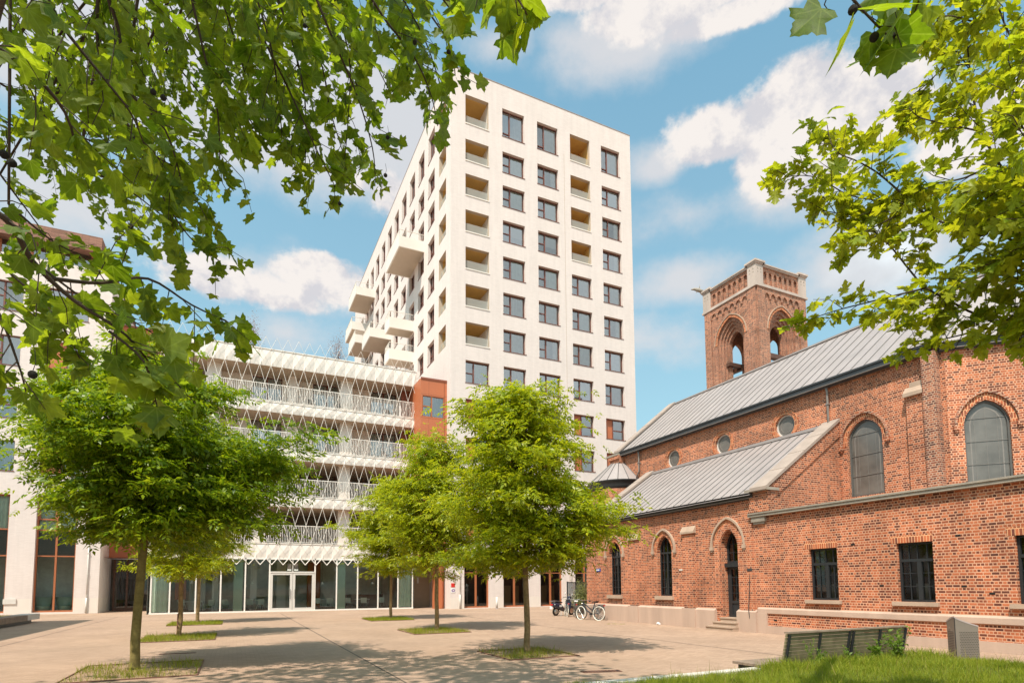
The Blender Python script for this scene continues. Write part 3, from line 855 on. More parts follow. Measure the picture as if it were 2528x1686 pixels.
# passage walls and ceiling
w.face([(BX0, BY, 3.75), (BX1, BY, 3.75), (BX1, 49, 3.45), (BX0, 49, 3.45)], 1)
w.face([(BX0, 47.5, 0), (BX1, 47.5, 0), (BX1, 47.5, 3.7), (BX0, 47.5, 3.7)], 3)
w.face([(BX0, 45.2, 0), (BX0, 47.5, 0), (BX0, 47.5, 3.7), (BX0, 45.2, 3.7)], 4)
w.box((14.05, 43.6, 0), (14.8, 44.2, 3.6), 0)
w.box((14.3, 43.16, 0), (14.42, 43.3, 3.7), 0)
w.build("cladding_bay", [M["terracotta"], M["white_paint"], M["terracotta_dark"], M["soft_brown"], M["wood_dark"]], tower)
for h in wh: place_window("split", "full", 1.77, 1.69, .08, Pb, h["a0"], h["b0"], tower, frame="frame_orange", sill=False, split=.42, transom=.5)
for x in (12.95, 13.75):
    w = MB(); w.box((x, 47.4, 2.0), (x + .12, 47.49, 2.5)); w.build("wall_lamp", M["white_gloss"], tower)

# ------------------------------------------------------------------ house with lattice balconies
LX0, LX1, LY = -5.3, 12.92, 45.0
house = thing("balcony_house", (LX0, LY, 0), "low white house wrapped in a diamond lattice of thin rods, balconies above a glazed cafe", "apartment building")
bands = [(17.86, 19.15), (14.45, 15.25), (11.02, 11.78), (7.57, 8.37), (3.8, 4.92)]
PER = .757; NX0 = 1.2 - PER * 9
for zb, zt in bands:
    w = MB(); x = NX0
    n = int((LX1 - LX0) / PER)
    xs = [LX0] + [NX0 + PER * k for k in range(0, 40) if LX0 + .1 < NX0 + PER * k < LX1 - .1] + [LX1]
    for a, b in zip(xs, xs[1:]):
        cx, cz = (a + b) / 2, (zb + zt) / 2; c = (cx, LY - .065, cz)
        q = [(a, LY, zb), (b, LY, zb), (b, LY, zt), (a, LY, zt)]
        for i in range(4): w.face([q[i], q[(i + 1) % 4], c])
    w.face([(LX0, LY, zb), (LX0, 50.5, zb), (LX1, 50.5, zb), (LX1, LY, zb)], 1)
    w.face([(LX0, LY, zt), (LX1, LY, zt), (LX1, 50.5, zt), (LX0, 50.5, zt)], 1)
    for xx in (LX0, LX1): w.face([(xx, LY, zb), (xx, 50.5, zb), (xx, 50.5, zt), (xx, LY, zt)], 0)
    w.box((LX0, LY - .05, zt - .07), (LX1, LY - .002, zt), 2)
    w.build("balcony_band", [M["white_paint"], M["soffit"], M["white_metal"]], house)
for (zb, zt) in bands[1:]:
    w = MB(); y = LY + .06
    w.box((LX0, y - .025, zt + 1.26), (LX1, y + .025, zt + 1.31)); w.box((LX0, y - .02, zt + .06), (LX1, y + .02, zt + .09))
    x = LX0 + .05
    while x < LX1: w.box((x, y - .012, zt + .09), (x + .028, y + .012, zt + 1.26)); x += .118
    w.build("railing", M["white_metal"], house)
# lattice: nodes at the lower edge of every band, crossings half way
w = MB(); ly = LY - .12; r = .0145
nodes = [NX0 + PER * k for k in range(0, 40) if LX0 - .3 < NX0 + PER * k < LX1 + .3]
lev = []
for i, (zb, zt) in enumerate(bands): lev += [zt, (zt + zb) / 2, zb]
def seg(a, b, rr): w.tube([a, b], rr, 5, 0, False, True)
for x in nodes:
    for s in (-1, 1):
        h = s * PER / 2
        def ok(xx): return LX0 - .05 <= xx <= LX1 + .12
        if not (ok(x) and ok(x + h)): continue
        seg((x, ly, 19.15), (x + h, ly - .05, 19.98), r * .75)                                  # crown points above the roof
        for i, (zb, zt) in enumerate(bands):
            zm = (zb + zt) / 2
            seg((x, ly, zt), (x + h, ly - .02, zm), r * .45); seg((x + h, ly - .02, zm), (x, ly, zb), r * .45)
            if i + 1 < len(bands):
                z2 = bands[i + 1][1]; zc = (zb + z2) / 2
                seg((x, ly, zb), (x + h, ly, zc), r); seg((x + h, ly, zc), (x, ly, z2), r)
            else:
                seg((x, ly, zb), (x + h, ly - .02, zb - .46), .032)
    for (zb, zt) in bands:
        w.bar((x + .12, LY - .02, zb + .32), (x, ly, zb), .022)
# turned edge of the lattice at the tower end
for k, x in enumerate((LX1 + .1, LX1 + .16, LX1 + .06)):
    pts = []
    for i, (zb, zt) in enumerate(bands): pts += [(x + .1, ly + .1, zt), (x - .02, ly + .15 + .05 * k, zb), ]
    w.tube(pts, .02, 5, 0, False, True)
w.build("lattice_screen", M["white_metal"], house)
# walls behind the balconies
BW = 47.5; Pw = face_y(BW)
for zf, zc in ((15.25, 17.86), (11.78, 14.45)):
    hs = [R_(x, x + 2.15, zf + .02, zc - .0 - .02, .1) for x in (-3.9, .78, 5.2, 9.72)]
    w = MB(); wall(w, Pw, LX0, 12.0, zf, zc, hs)
    w.box((7.08, 45.9, zf), (7.98, BW - .01, zc)); w.box((-2.2, 45.9, zf), (-1.3, BW - .01, zc)); w.box((3.3, 46.6, zf), (3.9, BW - .01, zc))
    w.build("back_wall", M["white_paint"], house)
    w = MB(); w.box((12.0, 46.3, zf), (LX1, 46.4, zc)); w.build("cladding_panel", M["terracotta_dark"], house)
    for h in hs: place_window("split", "full", 2.15, zc - zf - .04, .1, Pw, h["a0"], h["b0"], house, split=.5, transom=.02, sill=False, name="balcony_door")
for zf, zc in ((8.37, 11.02), (4.92, 7.57)):
    w = MB()
    w.face([(LX0, 50.4, zf), (LX1, 50.4, zf), (LX1, 50.4, zc), (LX0, 50.4, zc)], 1)
    for x in (-5.2, -2.0, 1.0, 7.02): w.box((x, 45.8, zf), (x + .85, 46.6, zc), 0)
    for k in range(9): w.box((LX0 + 2.1 * k, 50.2, zf), (LX0 + 2.1 * k + .12, 50.38, zc), 2)
    w.build("back_wall", [M["white_paint"], M["room_dark"], M["wood_dark"]], house)
w = MB(); w.box((LX0, 50.5, 3.8), (LX1, 58, 19.1)); w.build("body", M["white_paint"], house)

# glazed ground floor
mull = [-4.99, -3.91, -2.39, -.88, .65, 2.22, 5.31, 6.86, 8.40, 9.95, 11.5, 12.66]
w = MB()
for x in mull: w.box((x - .045, LY - .06, .1), (x + .045, LY + .08, 3.8))
w.box((-5.06, LY - .1, 0), (12.72, LY + .1, .1)); w.box((-5.06, LY - .06, 3.72), (12.72, LY + .08, 3.8))
w.build("mullion_frame", M["white_metal"], house)
w = MB()
for a, b in zip(mull, mull[1:]):
    if abs(a - 2.22) < .01:
        w.face([(a + .045, LY, 2.87), (b - .045, LY, 2.87), (b - .045, LY, 3.72), (a + .045, LY, 3.72)])
    else: w.face([(a + .045, LY, .1), (b - .045, LY, .1), (b - .045, LY, 3.72), (a + .045, LY, 3.72)])
w.build("shop_window", M["glass_shop"], house)
d_ = MB()
for x0, x1 in ((2.27, 3.76), (3.78, 5.27)):
    d_.box((x0, LY - .08, .1), (x0 + .17, LY + .06, 2.75)); d_.box((x1 - .17, LY - .08, .1), (x1, LY + .06, 2.75))
    d_.box((x0 + .17, LY - .08, .1), (x1 - .17, LY + .06, .26)); d_.box((x0 + .17, LY - .08, 2.62), (x1 - .17, LY + .06, 2.75))
d_.box((2.265, LY - .1, 2.755), (5.265, LY + .07, 2.87))
d_.box((3.745, LY - .05, 2.87), (3.795, LY + .05, 3.72))
do = d_.build("double_door", M["frame_grey"], house)
p = MB()
for x0, x1 in ((2.44, 3.59), (3.95, 5.10)): p.face([(x0, LY, .26), (x1, LY, .26), (x1, LY, 2.62), (x0, LY, 2.62)])
p.build("pane", M["glass_shop"], do)
p = MB(); p.bar((3.62, LY - .13, .9), (3.62, LY - .13, 1.6), .03); p.bar((3.92, LY - .13, .9), (3.92, LY - .13, 1.6), .03); p.build("handle", M["chrome"], do)
for x0, x1 in ((-.08, .5), (6.93, 7.52)):
    w = MB(); w.box((x0, LY + .12, .1), (x1, LY + .16, 3.72)); w.build("mint_panel", M["mint"], house)
w = MB(); wavy(w, -4.95, -4.0, LY + .25, .12, 3.7, .05, .12); wavy(w, 11.55, 12.6, LY + .25, .12, 3.7, .05, .12); w.build("curtain", M["curtain_green"], house)
w = MB()
w.face([(LX0, 52, 0), (LX1, 52, 0), (LX1, 52, 3.78), (LX0, 52, 3.78)], 0); w.face([(LX0, LY + .1, .05), (LX1, LY + .1, .05), (LX1, 52, .05), (LX0, 52, .05)], 1)
w.face([(LX0, LY + .1, 3.78), (LX0, 52, 3.78), (LX1, 52, 3.78), (LX1, LY + .1, 3.78)], 0)
for x in (LX0 + .1, LX1 - .1): w.face([(x, LY + .1, .05), (x, 52, .05), (x, 52, 3.78), (x, LY + .1, 3.78)], 0)
w.box((-1.5, 48.3, .05), (-1.1, 48.7, 3.78), 2); w.box((1.05, 48.3, .05), (1.5, 48.7, 3.78), 2); w.box((3.0, 50.3, .05), (3.7, 50.7, 3.78), 2)
w.box((-3.9, 48.5, .9), (-3.2, 48.9, 2.4), 3); w.box((5.4, 50.6, .05), (6.4, 51.0, 3.78), 3); w.box((-3.1, 50, .05), (-2.0, 50.2, 3.2), 2)
w.box((8.5, 50.0, .05), (11.5, 50.8, 1.1), 1); w.box((-.6, 51.2, 1.0), (2.2, 51.6, 1.1), 2)
w.build("cafe_interior", [M["room"], M["room_dark"], M["blind"], M["terracotta"]], house)

# entrance between the corner building and the house
EX0, EX1, EY = -8.7, LX0, 53.0
w = MB(); Pe = face_y(EY)
wall(w, Pe, EX0, EX1 + .3, 4.0, 22.3, [R_(-8.2, -6.2, 5.4, 7.2, .1), R_(-8.2, -6.2, 14.9, 16.8, .1)], m=0)
w.box((EX0, EY - .06, 22.2), (EX1, EY + .02, 22.35), 1)
for z in (8.4, 11.5, 14.6, 17.8): w.box((EX0, EY - .02, z), (EX1, EY, z + .03), 1)
w.face([(EX0, 51, 4.0), (EX1 + .3, 51, 4.0), (EX1 + .3, EY, 4.0), (EX0, EY, 4.0)], 1)
w.build("cladding_bay", [M["terracotta"], M["terracotta_dark"]], house)
d_ = MB(); y = 53.6
d_.face([(EX0, y + .5, 0), (EX1 + .3, y + .5, 0), (EX1 + .3, y + .5, 4), (EX0, y + .5, 4)], 1)
for x in (-8.45, -7.6, -6.95, -6.2, -5.5): d_.box((x, y - .06, 0), (x + .13, y + .06, 3.95), 0)
d_.box((-8.45, y - .08, 3.0), (-5.4, y + .05, 3.2), 0); d_.box((-8.45, y - .07, 0), (-5.4, y + .05, .25), 0)
k = -8.3
while k < -5.5: d_.bar((k, y + .12, .25), (k, y + .12, 3.0), .03, 2); k += .16
en = d_.build("entrance_door", [M["wood_dark"], M["room_dark"], M["frame_red"]], house)
p = MB(); p.face([(-8.4, y, .25), (-5.4, y, .25), (-5.4, y, 3.95), (-8.4, y, 3.95)]); p.build("pane", M["glass_dark"], en)

# ------------------------------------------------------------------ corner building at the left
CX0, CX1, CYY = -26.0, -8.72, 50.0
corner = thing("corner_building", (CX1, CYY, 0), "white brick corner building with brown tiled attic and rust red shutters", "apartment building")
Pc = face_y(CYY)
cols_ = [-12.46, -16.24, -20.0, -23.8]; rows_ = [9.75, 13.42, 17.1, 20.95]
hs = [R_(x, x + 2.38, z, z + 2.1, .22) for x in cols_ for z in rows_] + [R_(x, x + 2.3, .12, 8.15, .3) for x in cols_]
w = MB(); wall(w, Pc, CX0, CX1, 1.07, 25.0, hs)
wall(w, Pc, CX0, CX1, 0, 1.07, [dict(h, b1=1.07) for h in hs if h["b0"] < 1], m=1, reveal=False)
Pr = Plane((CX1, 0, 0), (0, 1, 0), (-1, 0, 0)); wall(w, Pr, CYY, 70, 1.07, 25.0); wall(w, Pr, CYY, 70, 0, 1.07, m=1)
w.face([(CX0, CYY, 25), (CX1, CYY, 25), (CX1, 70, 25), (CX0, 70, 25)], 1)
w.build("wall", [M["white_brick"], M["plaster"]], corner)
for i, x in enumerate(cols_):
    for z in rows_:
        sh = (i == 0 and z < 20) or (i == 1 and z == 13.42)
        if sh: place_window("shutter", "full", 2.38, 2.1, .22, Pc, x, z, corner, name="shutter_window", split=.5, transom=.45)
        else: place_window("split", "edge" if i else "none", 2.38, 2.1, .22, Pc, x, z, corner, split=.55, transom=.5)
    P = Pc; a0, a1, d = x, x + 2.3, .3
    f = MB(); r = .1; xm = x + 1.14
    f.pbox(P, a0, a0 + r, .12, 8.15, d - .05, d + .06); f.pbox(P, a1 - r, a1, .12, 8.15, d - .05, d + .06); f.pbox(P, xm - .06, xm + .06, .12, 8.15, d - .06, d + .06)
    for z, t in ((.12, .12), (8.05, .1), (3.95, .09), (5.75, .09)): f.pbox(P, a0 + r, a1 - r, z, z + t, d - .05, d + .05)
    f.pbox(P, a0 + r, xm - .06, 6.5, 6.6, d - .05, d + .05)
    f.pbox(P, a0 + r, a0 + r + .08, 6.6, 8.05, d - .07, d + .05); f.pbox(P, xm - .14, xm - .06, 6.6, 8.05, d - .07, d + .05)
    o = f.build("tall_window", M["frame_orange"], corner)
    p = MB(); p.face([P.pt(a0 + r, .2, d), P.pt(a1 - r, .2, d), P.pt(a1 - r, 8.1, d), P.pt(a0 + r, 8.1, d)]); p.build("pane", M["glass_shop"], o)
    q = MB(); D = 53.2
    for e in ([(a0 - .8, D, .1), (a1 + .8, D, .1), (a1 + .8, D, 8.2), (a0 - .8, D, 8.2)], [(a0 - .8, CYY + .4, .1), (a1 + .8, CYY + .4, .1), (a1 + .8, D, .1), (a0 - .8, D, .1)],
              [(a0 - .8, CYY + .4, .1), (a0 - .8, D, .1), (a0 - .8, D, 8.2), (a0 - .8, CYY + .4, 8.2)], [(a1 + .8, CYY + .4, .1), (a1 + .8, D, .1), (a1 + .8, D, 8.2), (a1 + .8, CYY + .4, 8.2)],
              [(a0 - .8, CYY + .4, 4.3), (a1 + .8, CYY + .4, 4.3), (a1 + .8, D, 4.3), (a0 - .8, D, 4.3)], [(a0 - .8, CYY + .4, 8.2), (a1 + .8, CYY + .4, 8.2), (a1 + .8, D, 8.2), (a0 - .8, D, 8.2)]): q.face(e)
    q.build("room_behind", M["room"], o)
    c = MB(); wavy(c, a0 + .1, a1 - .1, CYY + .55, 5.8, 8.1, .06, .12); c.build("curtain", M["curtain_green"], o)
    c = MB(); c.pbox(P, a0 + .02, a1 - .02, 4.05, 5.75, d + .12, d + .14); c.build("spandrel_panel", simple("spandrel", (.06, .09, .085), .3), o)
# attic
w = MB(); AY = 51.0
w.face([(CX0, AY, 25), (-10.2, AY, 25), (-10.2, AY, 26.4), (CX0, AY, 26.4)], 1)
w.face([(-10.2, AY, 25), (-10.2, 66, 25), (-10.2, 66, 26.4), (-10.2, AY, 26.4)], 1)
w.build("attic_glazing", [M["glass"], M["glass"]], corner)
for x in (-10.2, -12.0, -13.8, -15.6):
    w = MB(); w.box((x - .09, AY - .06, 25), (x + .09, AY + .06, 26.4)); w.build("attic_post", M["frame_orange"], corner)
w = MB(); w.box((CX0, AY + 1.5, 25), (-10.8, 66, 26.3)); w.build("attic_wall", M["room"], corner)
w = MB()
x0, x1, y0, y1 = CX0, -9.55, CYY + .15, 70
w.hexa([(x0, y0, 26.42), (x1, y0, 26.42), (x1, y1, 26.42), (x0, y1, 26.42), (x0, y0 + .3, 27.7), (x1 - .02, y0 + .3, 27.7), (x1 - .02, y1, 27.7), (x0, y1, 27.7)])
w.hexa([(x0, y0 + .1, 25.3), (-15.9, y0 + .1, 25.3), (-15.9, y0 + 1, 25.3), (x0, y0 + 1, 25.3), (x0, y0, 26.41), (-15.9, y0, 26.41), (-15.9, y0 + 1, 26.41), (x0, y0 + 1, 26.41)])
w.build("tiled_attic_roof", M["brown_tile"], corner)
drainpipe(-9.4, CYY - .06, 4.8, corner)
w = MB(); w.box((-14.0, CYY - .06, .72), (-13.3, CYY - .003, 1.07)); w.build("wall_vent", M["frame_grey"], corner)

# neighbour beyond the left edge of the view: it throws the straight edged shadow over the paving
nb = thing("neighbour_building", (-24, 16, 0), "plain white block beside the square, outside the view", "building")
SH = 12.0; k_ = SH / math.tan(SUN_EL)
sx, sy = -7.0 - math.sin(SUN_AZ + PI) * k_, 39.4 - math.cos(SUN_AZ + PI) * k_
w = MB(); Pn = Plane((sx, 0, 0), (0, 1, 0), (-1, 0, 0))
wall(w, Pn, 2, sy, 0, SH, [R_(5 + 3.2 * i, 6.8 + 3.2 * i, 1.2 + 3.4 * j, 2.9 + 3.4 * j, .25) for i in range(7) for j in range(3)])
w.face([(sx, sy, 0), (sx - 12, sy, 0), (sx - 12, sy, SH), (sx, sy, SH)]); w.face([(sx, 2, 0), (sx, 2, SH), (sx - 12, 2, SH), (sx - 12, 2, 0)])
w.face([(sx, 2, SH), (sx, sy, SH), (sx - 12, sy, SH), (sx - 12, 2, SH)])
w.build("wall", M["white_brick"], nb)
w = MB(); w.box((sx - 11.5, 2.5, .1), (sx - .26, sy - .5, SH - .3)); w.build("window_backs", M["room"], nb)

# ------------------------------------------------------------------ brick church
M["lead_grey"] = simple("lead_grey", (.10, .097, .092), .5)
M["lead_line"] = simple("lead_line", (.20, .18, .165), .5)
M["coping"] = simple("coping", (.34, .265, .225), .85, var=.16, scale=2.0, bump=.2)
church = thing("brick_church", (16.8, 15.0, 0), "red brick church with grey metal roofs, pointed windows and a low flat roofed annex", "church")
AX, NX_ = 16.8, 20.6
PA, PN = face_x(AX), face_x(NX_)
RB = [M["red_brick"], M["stone_pale"], M["lintel_brick"]]

# aisle wall
aw = [(23.11, 24.08), (19.48, 20.42)]
hA = [A_(-b, -a, 1.24, 3.16, 3.83, .22) for a, b in aw]
hD = A_(-16.68, -15.86, .0, 3.1, 3.78, .42)
w = MB()
wall(w, PA, -26.03, -15.0, 0, 4.95, hA + [hD])
wall(w, face_y(26.03), AX, NX_, 0, 5.0)     # hidden return
w.face([(AX, 26.03, 0), (NX_, 26.03, 0), (NX_, 26.03, 5), (AX, 26.03, 5)])
w.pbox(PA, -26.05, -25.40, .78, 4.8, -.07, 0)
for a0, a1 in ((-22.36, -21.7), (-18.72, -18.05)): w.pbox(PA, a0, a1, .78, 3.82, -.06, 0)
w.pbox(PA, -15.75, -15.12, .78, 4.9, -.05, 0)
w.build("aisle_wall", RB, church)
w = MB()
for a0, a1 in ((-26.06, -22.3), (-22.36, -18.05), (-18.72, -16.98), (-15.9, -15.02)):
    w.pbox(PA, a0 + .003, a1, 0, .72, -.13, .02); w.hexa([PA.pt(a0 + .003, .72, -.13), PA.pt(a1, .72, -.13), PA.pt(a1, .72, .0), PA.pt(a0 + .003, .72, .0),
                                             PA.pt(a0 + .003, .72 + .004, -.13), PA.pt(a1, .72 + .004, -.13), PA.pt(a1, .80, -.0), PA.pt(a0 + .003, .80, -.0)])
for a0, a1 in ((-22.4, -21.66), (-18.76, -18.01)): w.pbox(PA, a0, a1, 0, .77, -.17, -.131)
w.build("plinth", M["stone_pale"], church)
for a0, a1 in ((-22.42, -21.64), (-18.78, -17.99)):
    w = MB(); z = 3.80
    w.hexa([PA.pt(a0, z, -.14), PA.pt(a1, z, -.14), PA.pt(a1, z, .0), PA.pt(a0, z, .0), PA.pt(a0, z + .08, -.14), PA.pt(a1, z + .08, -.14), PA.pt(a1, z + .30, -.003), PA.pt(a0, z + .30, -.003)])
    w.build("buttress_cap", M["stone"], church)

def offset_arch(a0, a1, s, t, o): return arch_pts(a0 - o, a1 + o, s, t + o * 1.12)

def pointed_window(P, a0, a1, b0, s, t, d, parent, grid=(3, 4), leaded=False, sill=True, drop=.02):
    f = MB(); i = .055; n_ = len(arch_pts(a0, a1, s, t))
    lo = [(a0, b0)] + arch_pts(a0, a1, s, t) + [(a1, b0)]; li = [(a0 + i, b0 + i)] + arch_pts(a0 + i, a1 - i, s, t - i * 1.1) + [(a1 - i, b0 + i)]
    band(f, P, lo, li, d - .05, d + .05)
    f.pbox(P, a0 + i, a1 - i, b0 + .002, b0 + i, d - .05, d + .05)
    wd = a1 - a0; m_ = (a0 + a1) / 2
    def topz(a):
        ar = arch_pts(a0 + i, a1 - i, s, t - i * 1.1)
        for p, q in zip(ar, ar[1:]):
            if p[0] <= a <= q[0]: return p[1] + (q[1] - p[1]) * (a - p[0]) / max(1e-6, q[0] - p[0])
        return s
    if not leaded:
        f.pbox(P, a0 + i, a1 - i, s - .1, s - .02, d - .055, d + .04)
        f.pbox(P, m_ - .04, m_ + .04, b0 + i, s - .1, d - .052, d + .04)
        for k in range(1, grid[0] + 1):
            a = a0 + wd * k / (grid[0] + 1)
            if abs(a - m_) > .05: f.pbox(P, a - .012, a + .012, b0 + i, s - .1, d - .035, d + .03)
            f.pbox(P, a - .012, a + .012, s - .02, topz(a), d - .035, d + .03)
        for k in range(1, grid[1] + 1):
            z = b0 + (s - .1 - b0) * k / (grid[1] + 1); f.pbox(P, a0 + i, a1 - i, z - .012, z + .012, d - .034, d + .028)
    else:
        for k in range(1, 4):
            z = b0 + (s - b0) * k / 2.7; f.pbox(P, a0 + i, a1 - i, z - .007, z + .007, d - .02, d + .02, 1)
        q_ = .17; ia = [(a0 + q_, b0 + .1)] + arch_pts(a0 + q_, a1 - q_, s, t - q_ * 1.15) + [(a1 - q_, b0 + .1)]
        ib = [(a0 + q_ + .035, b0 + .1)] + arch_pts(a0 + q_ + .035, a1 - q_ - .035, s, t - (q_ + .035) * 1.15) + [(a1 - q_ - .035, b0 + .1)]
        band(f, P, ia, ib, d - .004, d + .02, 1)
        for k in (1, 2, 3):
            a = a0 + wd * k / 4; f.pbox(P, a - .004, a + .004, b0 + i, topz(a) - .12, d - .006, d + .01, 1)
    o = f.build("arched_window", [M["frame_black" if not leaded else "lead_grey"], M["lead_line"]], parent)
    p = MB(); ar = arch_pts(a0 + i, a1 - i, s, t - i * 1.1)
    for q, r in zip(ar, ar[1:]): p.face([P.pt(q[0], b0, d), P.pt(r[0], b0, d), P.pt(*r, d), P.pt(*q, d)])
    p.build("pane", M["mesh_glass" if leaded else "glass_dark"], o)
    if not leaded:
        q = MB(); q.pbox(P, a0 - .1, a1 + .1, b0 - .1, t + .1, d + .7, d + .72); q.build("room_behind", M["room_dark"], o)
        c = MB(); c.pbox(P, a0, m_ - .1, b0, s, d + .2, d + .22); c.pbox(P, m_ + .12, a1, b0, s, d + .2, d + .22); c.build("curtain", M["soft_brown"], o)
    if sill:
        q = MB(); q.pbox(P, a0 - .1, a1 + .1, b0 - .16, b0 - .003, -.12, d - .05); q.build("sill", M["stone"], o)
    return o

def hood(P, a0, a1, s, t, parent, o0=.0, o1=.16, stone=True, d=-.05, drop=0.0):
    h = MB()
    l0 = offset_arch(a0, a1, s, t, o0); l1 = offset_arch(a0, a1, s, t, o1)
    if drop: l0 = [(a0 - o0, s - drop)] + l0 + [(a1 + o0, s - drop)]; l1 = [(a0 - o1, s - drop)] + l1 + [(a1 + o1, s - drop)]
    band(h, P, l0, l1, -.012, .02, 2)
    l2 = offset_arch(a0, a1, s, t, o1 + .012); l3 = offset_arch(a0, a1, s, t, o1 + .085)
    if drop: l2 = [(a0 - o1 - .012, s - drop)] + l2 + [(a1 + o1 + .012, s - drop)]; l3 = [(a0 - o1 - .085, s - drop)] + l3 + [(a1 + o1 + .085, s - drop)]
    band(h, P, l2, l3, -.085, .02, 1)
    for e in (l2[0][0] - .03, l2[-1][0] + .03):
        h.pbox(P, e - .075, e + .075, s - drop - .13, s - drop - .002, -.10, .0, 1 if stone else 0)
        h.pbox(P, e - .045, e + .045, s - drop - .2, s - drop - .131, -.07, .0, 1 if stone else 0)
    return h.build("hood_mould", [M["red_brick"], M["stone"] if stone else M["tower_brick"], M["lintel_brick"]], parent)

for a, b in aw:
    pointed_window(PA, -b, -a, 1.24, 3.16, 3.83, .22, church); hood(PA, -b, -a, 3.2, 3.83, church, .02, .20)
    w = MB(); w.pbox(PA, -b - .08, -a + .08, .8, 1.07, -.008, .0); w.build("dark_brick_apron", M["tower_brick"], church)
hood(PA, -16.82, -15.78, 3.16, 3.9, church, .06, .24)
w = MB(); band(w, PA, [(-16.98, .78)] + arch_pts(-16.98, -15.62, 3.14, 4.02) + [(-15.62, .78)], [(-16.72, .78)] + arch_pts(-16.72, -15.82, 3.12, 3.8) + [(-15.82, .78)], -.03, .03, 0); w.build("door_surround", M["red_brick"], church)
# door: leaf, fanlight, steps
f = MB(); a0, a1, d = -16.68, -15.86, .36
for e in ((a0, a0 + .07, .48, 3.1), (a1 - .07, a1, .48, 3.1)): f.pbox(PA, *e, d - .05, d + .05)
f.pbox(PA, a0 - .02, a1 + .02, 2.37, 2.52, d - .2, d + .05); f.pbox(PA, a0 + .07, a1 - .07, 2.52, 2.6, d - .05, d + .05)
band(f, PA, arch_pts(a0, a1, 3.1, 3.78), arch_pts(a0 + .07, a1 - .07, 3.1, 3.70), d - .05, d + .05)
for k in (1, 2): f.pbox(PA, a0 + .07 + .227 * k - .012, a0 + .07 + .227 * k + .012, 2.6, 3.55, d - .03, d + .03)
for z in (2.92, 3.25): f.pbox(PA, a0 + .07, a1 - .07, z - .012, z + .012, d - .028, d + .028)
fr = f.build("fanlight_frame", M["frame_black"], church)
p = MB(); ar = arch_pts(a0 + .06, a1 - .06, 3.1, 3.72)
for q, r in zip(ar, ar[1:]): p.face([PA.pt(q[0], 2.55, d), PA.pt(r[0], 2.55, d), PA.pt(*r, d), PA.pt(*q, d)])
p.build("pane", M["glass_dark"], fr)
f = MB(); d = .34
f.pbox(PA, a0 + .07, a0 + .19, .48, 2.37, d - .04, d + .04); f.pbox(PA, a1 - .19, a1 - .07, .48, 2.37, d - .04, d + .04)
f.pbox(PA, a0 + .19, a1 - .19, 2.28, 2.37, d - .04, d + .04); f.pbox(PA, a0 + .19, a1 - .19, .48, .58, d - .04, d + .04); f.pbox(PA, a0 + .19, a1 - .19, 1.0, 1.1, d - .04, d + .04)
f.pbox(PA, a0 + .19, a1 - .19, .58, 1.0, d - .01, d + .03); f.pbox(PA, -16.28, -16.26, 1.1, 2.28, d - .03, d + .03)
for z in (1.38, 1.68, 1.98): f.pbox(PA, a0 + .19, a1 - .19, z - .012, z + .012, d - .028, d + .028)
dr = f.build("church_door", M["frame_black"], church)
p = MB(); p.face([PA.pt(a0 + .19, 1.1, d), PA.pt(a1 - .19, 1.1, d), PA.pt(a1 - .19, 2.28, d), PA.pt(a0 + .19, 2.28, d)]); p.build("pane", M["glass_dark"], dr)
p = MB(); p.tube([PA.pt(a1 - .13, 1.15, d - .05), PA.pt(a1 - .13, 1.3, d - .07)], .015, 6); p.build("handle", M["chrome"], dr)
w = MB(); w.pbox(PA, a0, a1, .45, 3.8, .8, .82); w.build("room_behind", M["room_dark"], church)
w = MB()
for i in range(3):
    z0, z1 = .16 * i, .16 * (i + 1); ex = .42 - .2 * i
    w.pbox(PA, -16.80 - .18 * (2 - i), -15.86 + .02 * (2 - i), z0, z1 - .05, -ex, .3); w.pbox(PA, -16.82 - .18 * (2 - i), -15.85 + .02 * (2 - i), z1 - .05, z1, -ex - .03, .3)
w.build("door_steps", M["stone"], church, .008)
w = MB(); w.tube([PA.pt(-15.30, .02, -.06), PA.pt(-15.3, .8, -.16), PA.pt(-15.29, 2.2, -.03), PA.pt(-15.28, 4.2, -.03)], .014, 6); w.pbox(PA, -15.4, -15.18, 2.18, 2.28, -.06, .0); w.build("lightning_cable", M["zinc_dark"], church)

# annex
hE = [R_(a0, a1, 1.2, 2.83, .2) for a0, a1 in ((-12.9, -11.92), (-10.13, -9.18), (-7.37, -6.4), (-4.6, -3.65))]
w = MB(); wall(w, PA, -15.02, -1.0, .0, 4.1, hE, d=-.004)
w.face([(AX, 1, 0), (NX_ + 8, 1, 0), (NX_ + 8, 1, 4.1), (AX, 1, 4.1)])
w.build("annex_wall", RB, church)
w = MB(); w.box((AX + .2, 1, 4.0), (NX_ + 6, 14.2, 4.06)); w.build("annex_roof", M["zinc"], church)
w = MB(); w.pbox(PA, -15.2, -1.0, 4.1, 4.19, -.16, .3); w.pbox(PA, -15.18, -1.0, 4.19, 4.24, -.19, .3); w.build("annex_cornice", M["stone_grey"], church)
w = MB(); w.pbox(PA, -15.08, -14.5, 3.92, 4.1, -.12, .0); w.pbox(PA, -15.03, -14.55, 3.84, 3.92, -.08, .0); w.build("cornice_bracket", M["stone_grey"], church)
w = MB(); w.pbox(PA, -15.0, -1.0, .70, .84, -.05, .0); w.hexa([PA.pt(-15, .84, -.05), PA.pt(-1, .84, -.05), PA.pt(-1, .84, 0), PA.pt(-15, .84, 0), PA.pt(-15, .845, -.05), PA.pt(-1, .845, -.05), PA.pt(-1, .9, -.005), PA.pt(-15, .9, -.005)]); w.build("string_course", M["stone_pale"], church)
w = MB(); w.pbox(PA, -15.0, -1.0, 0, .27, -.06, .0); w.pbox(PA, -15.02, -14.6, 0, .70, -.065, .0); w.build("plinth", M["stone_pale"], church)
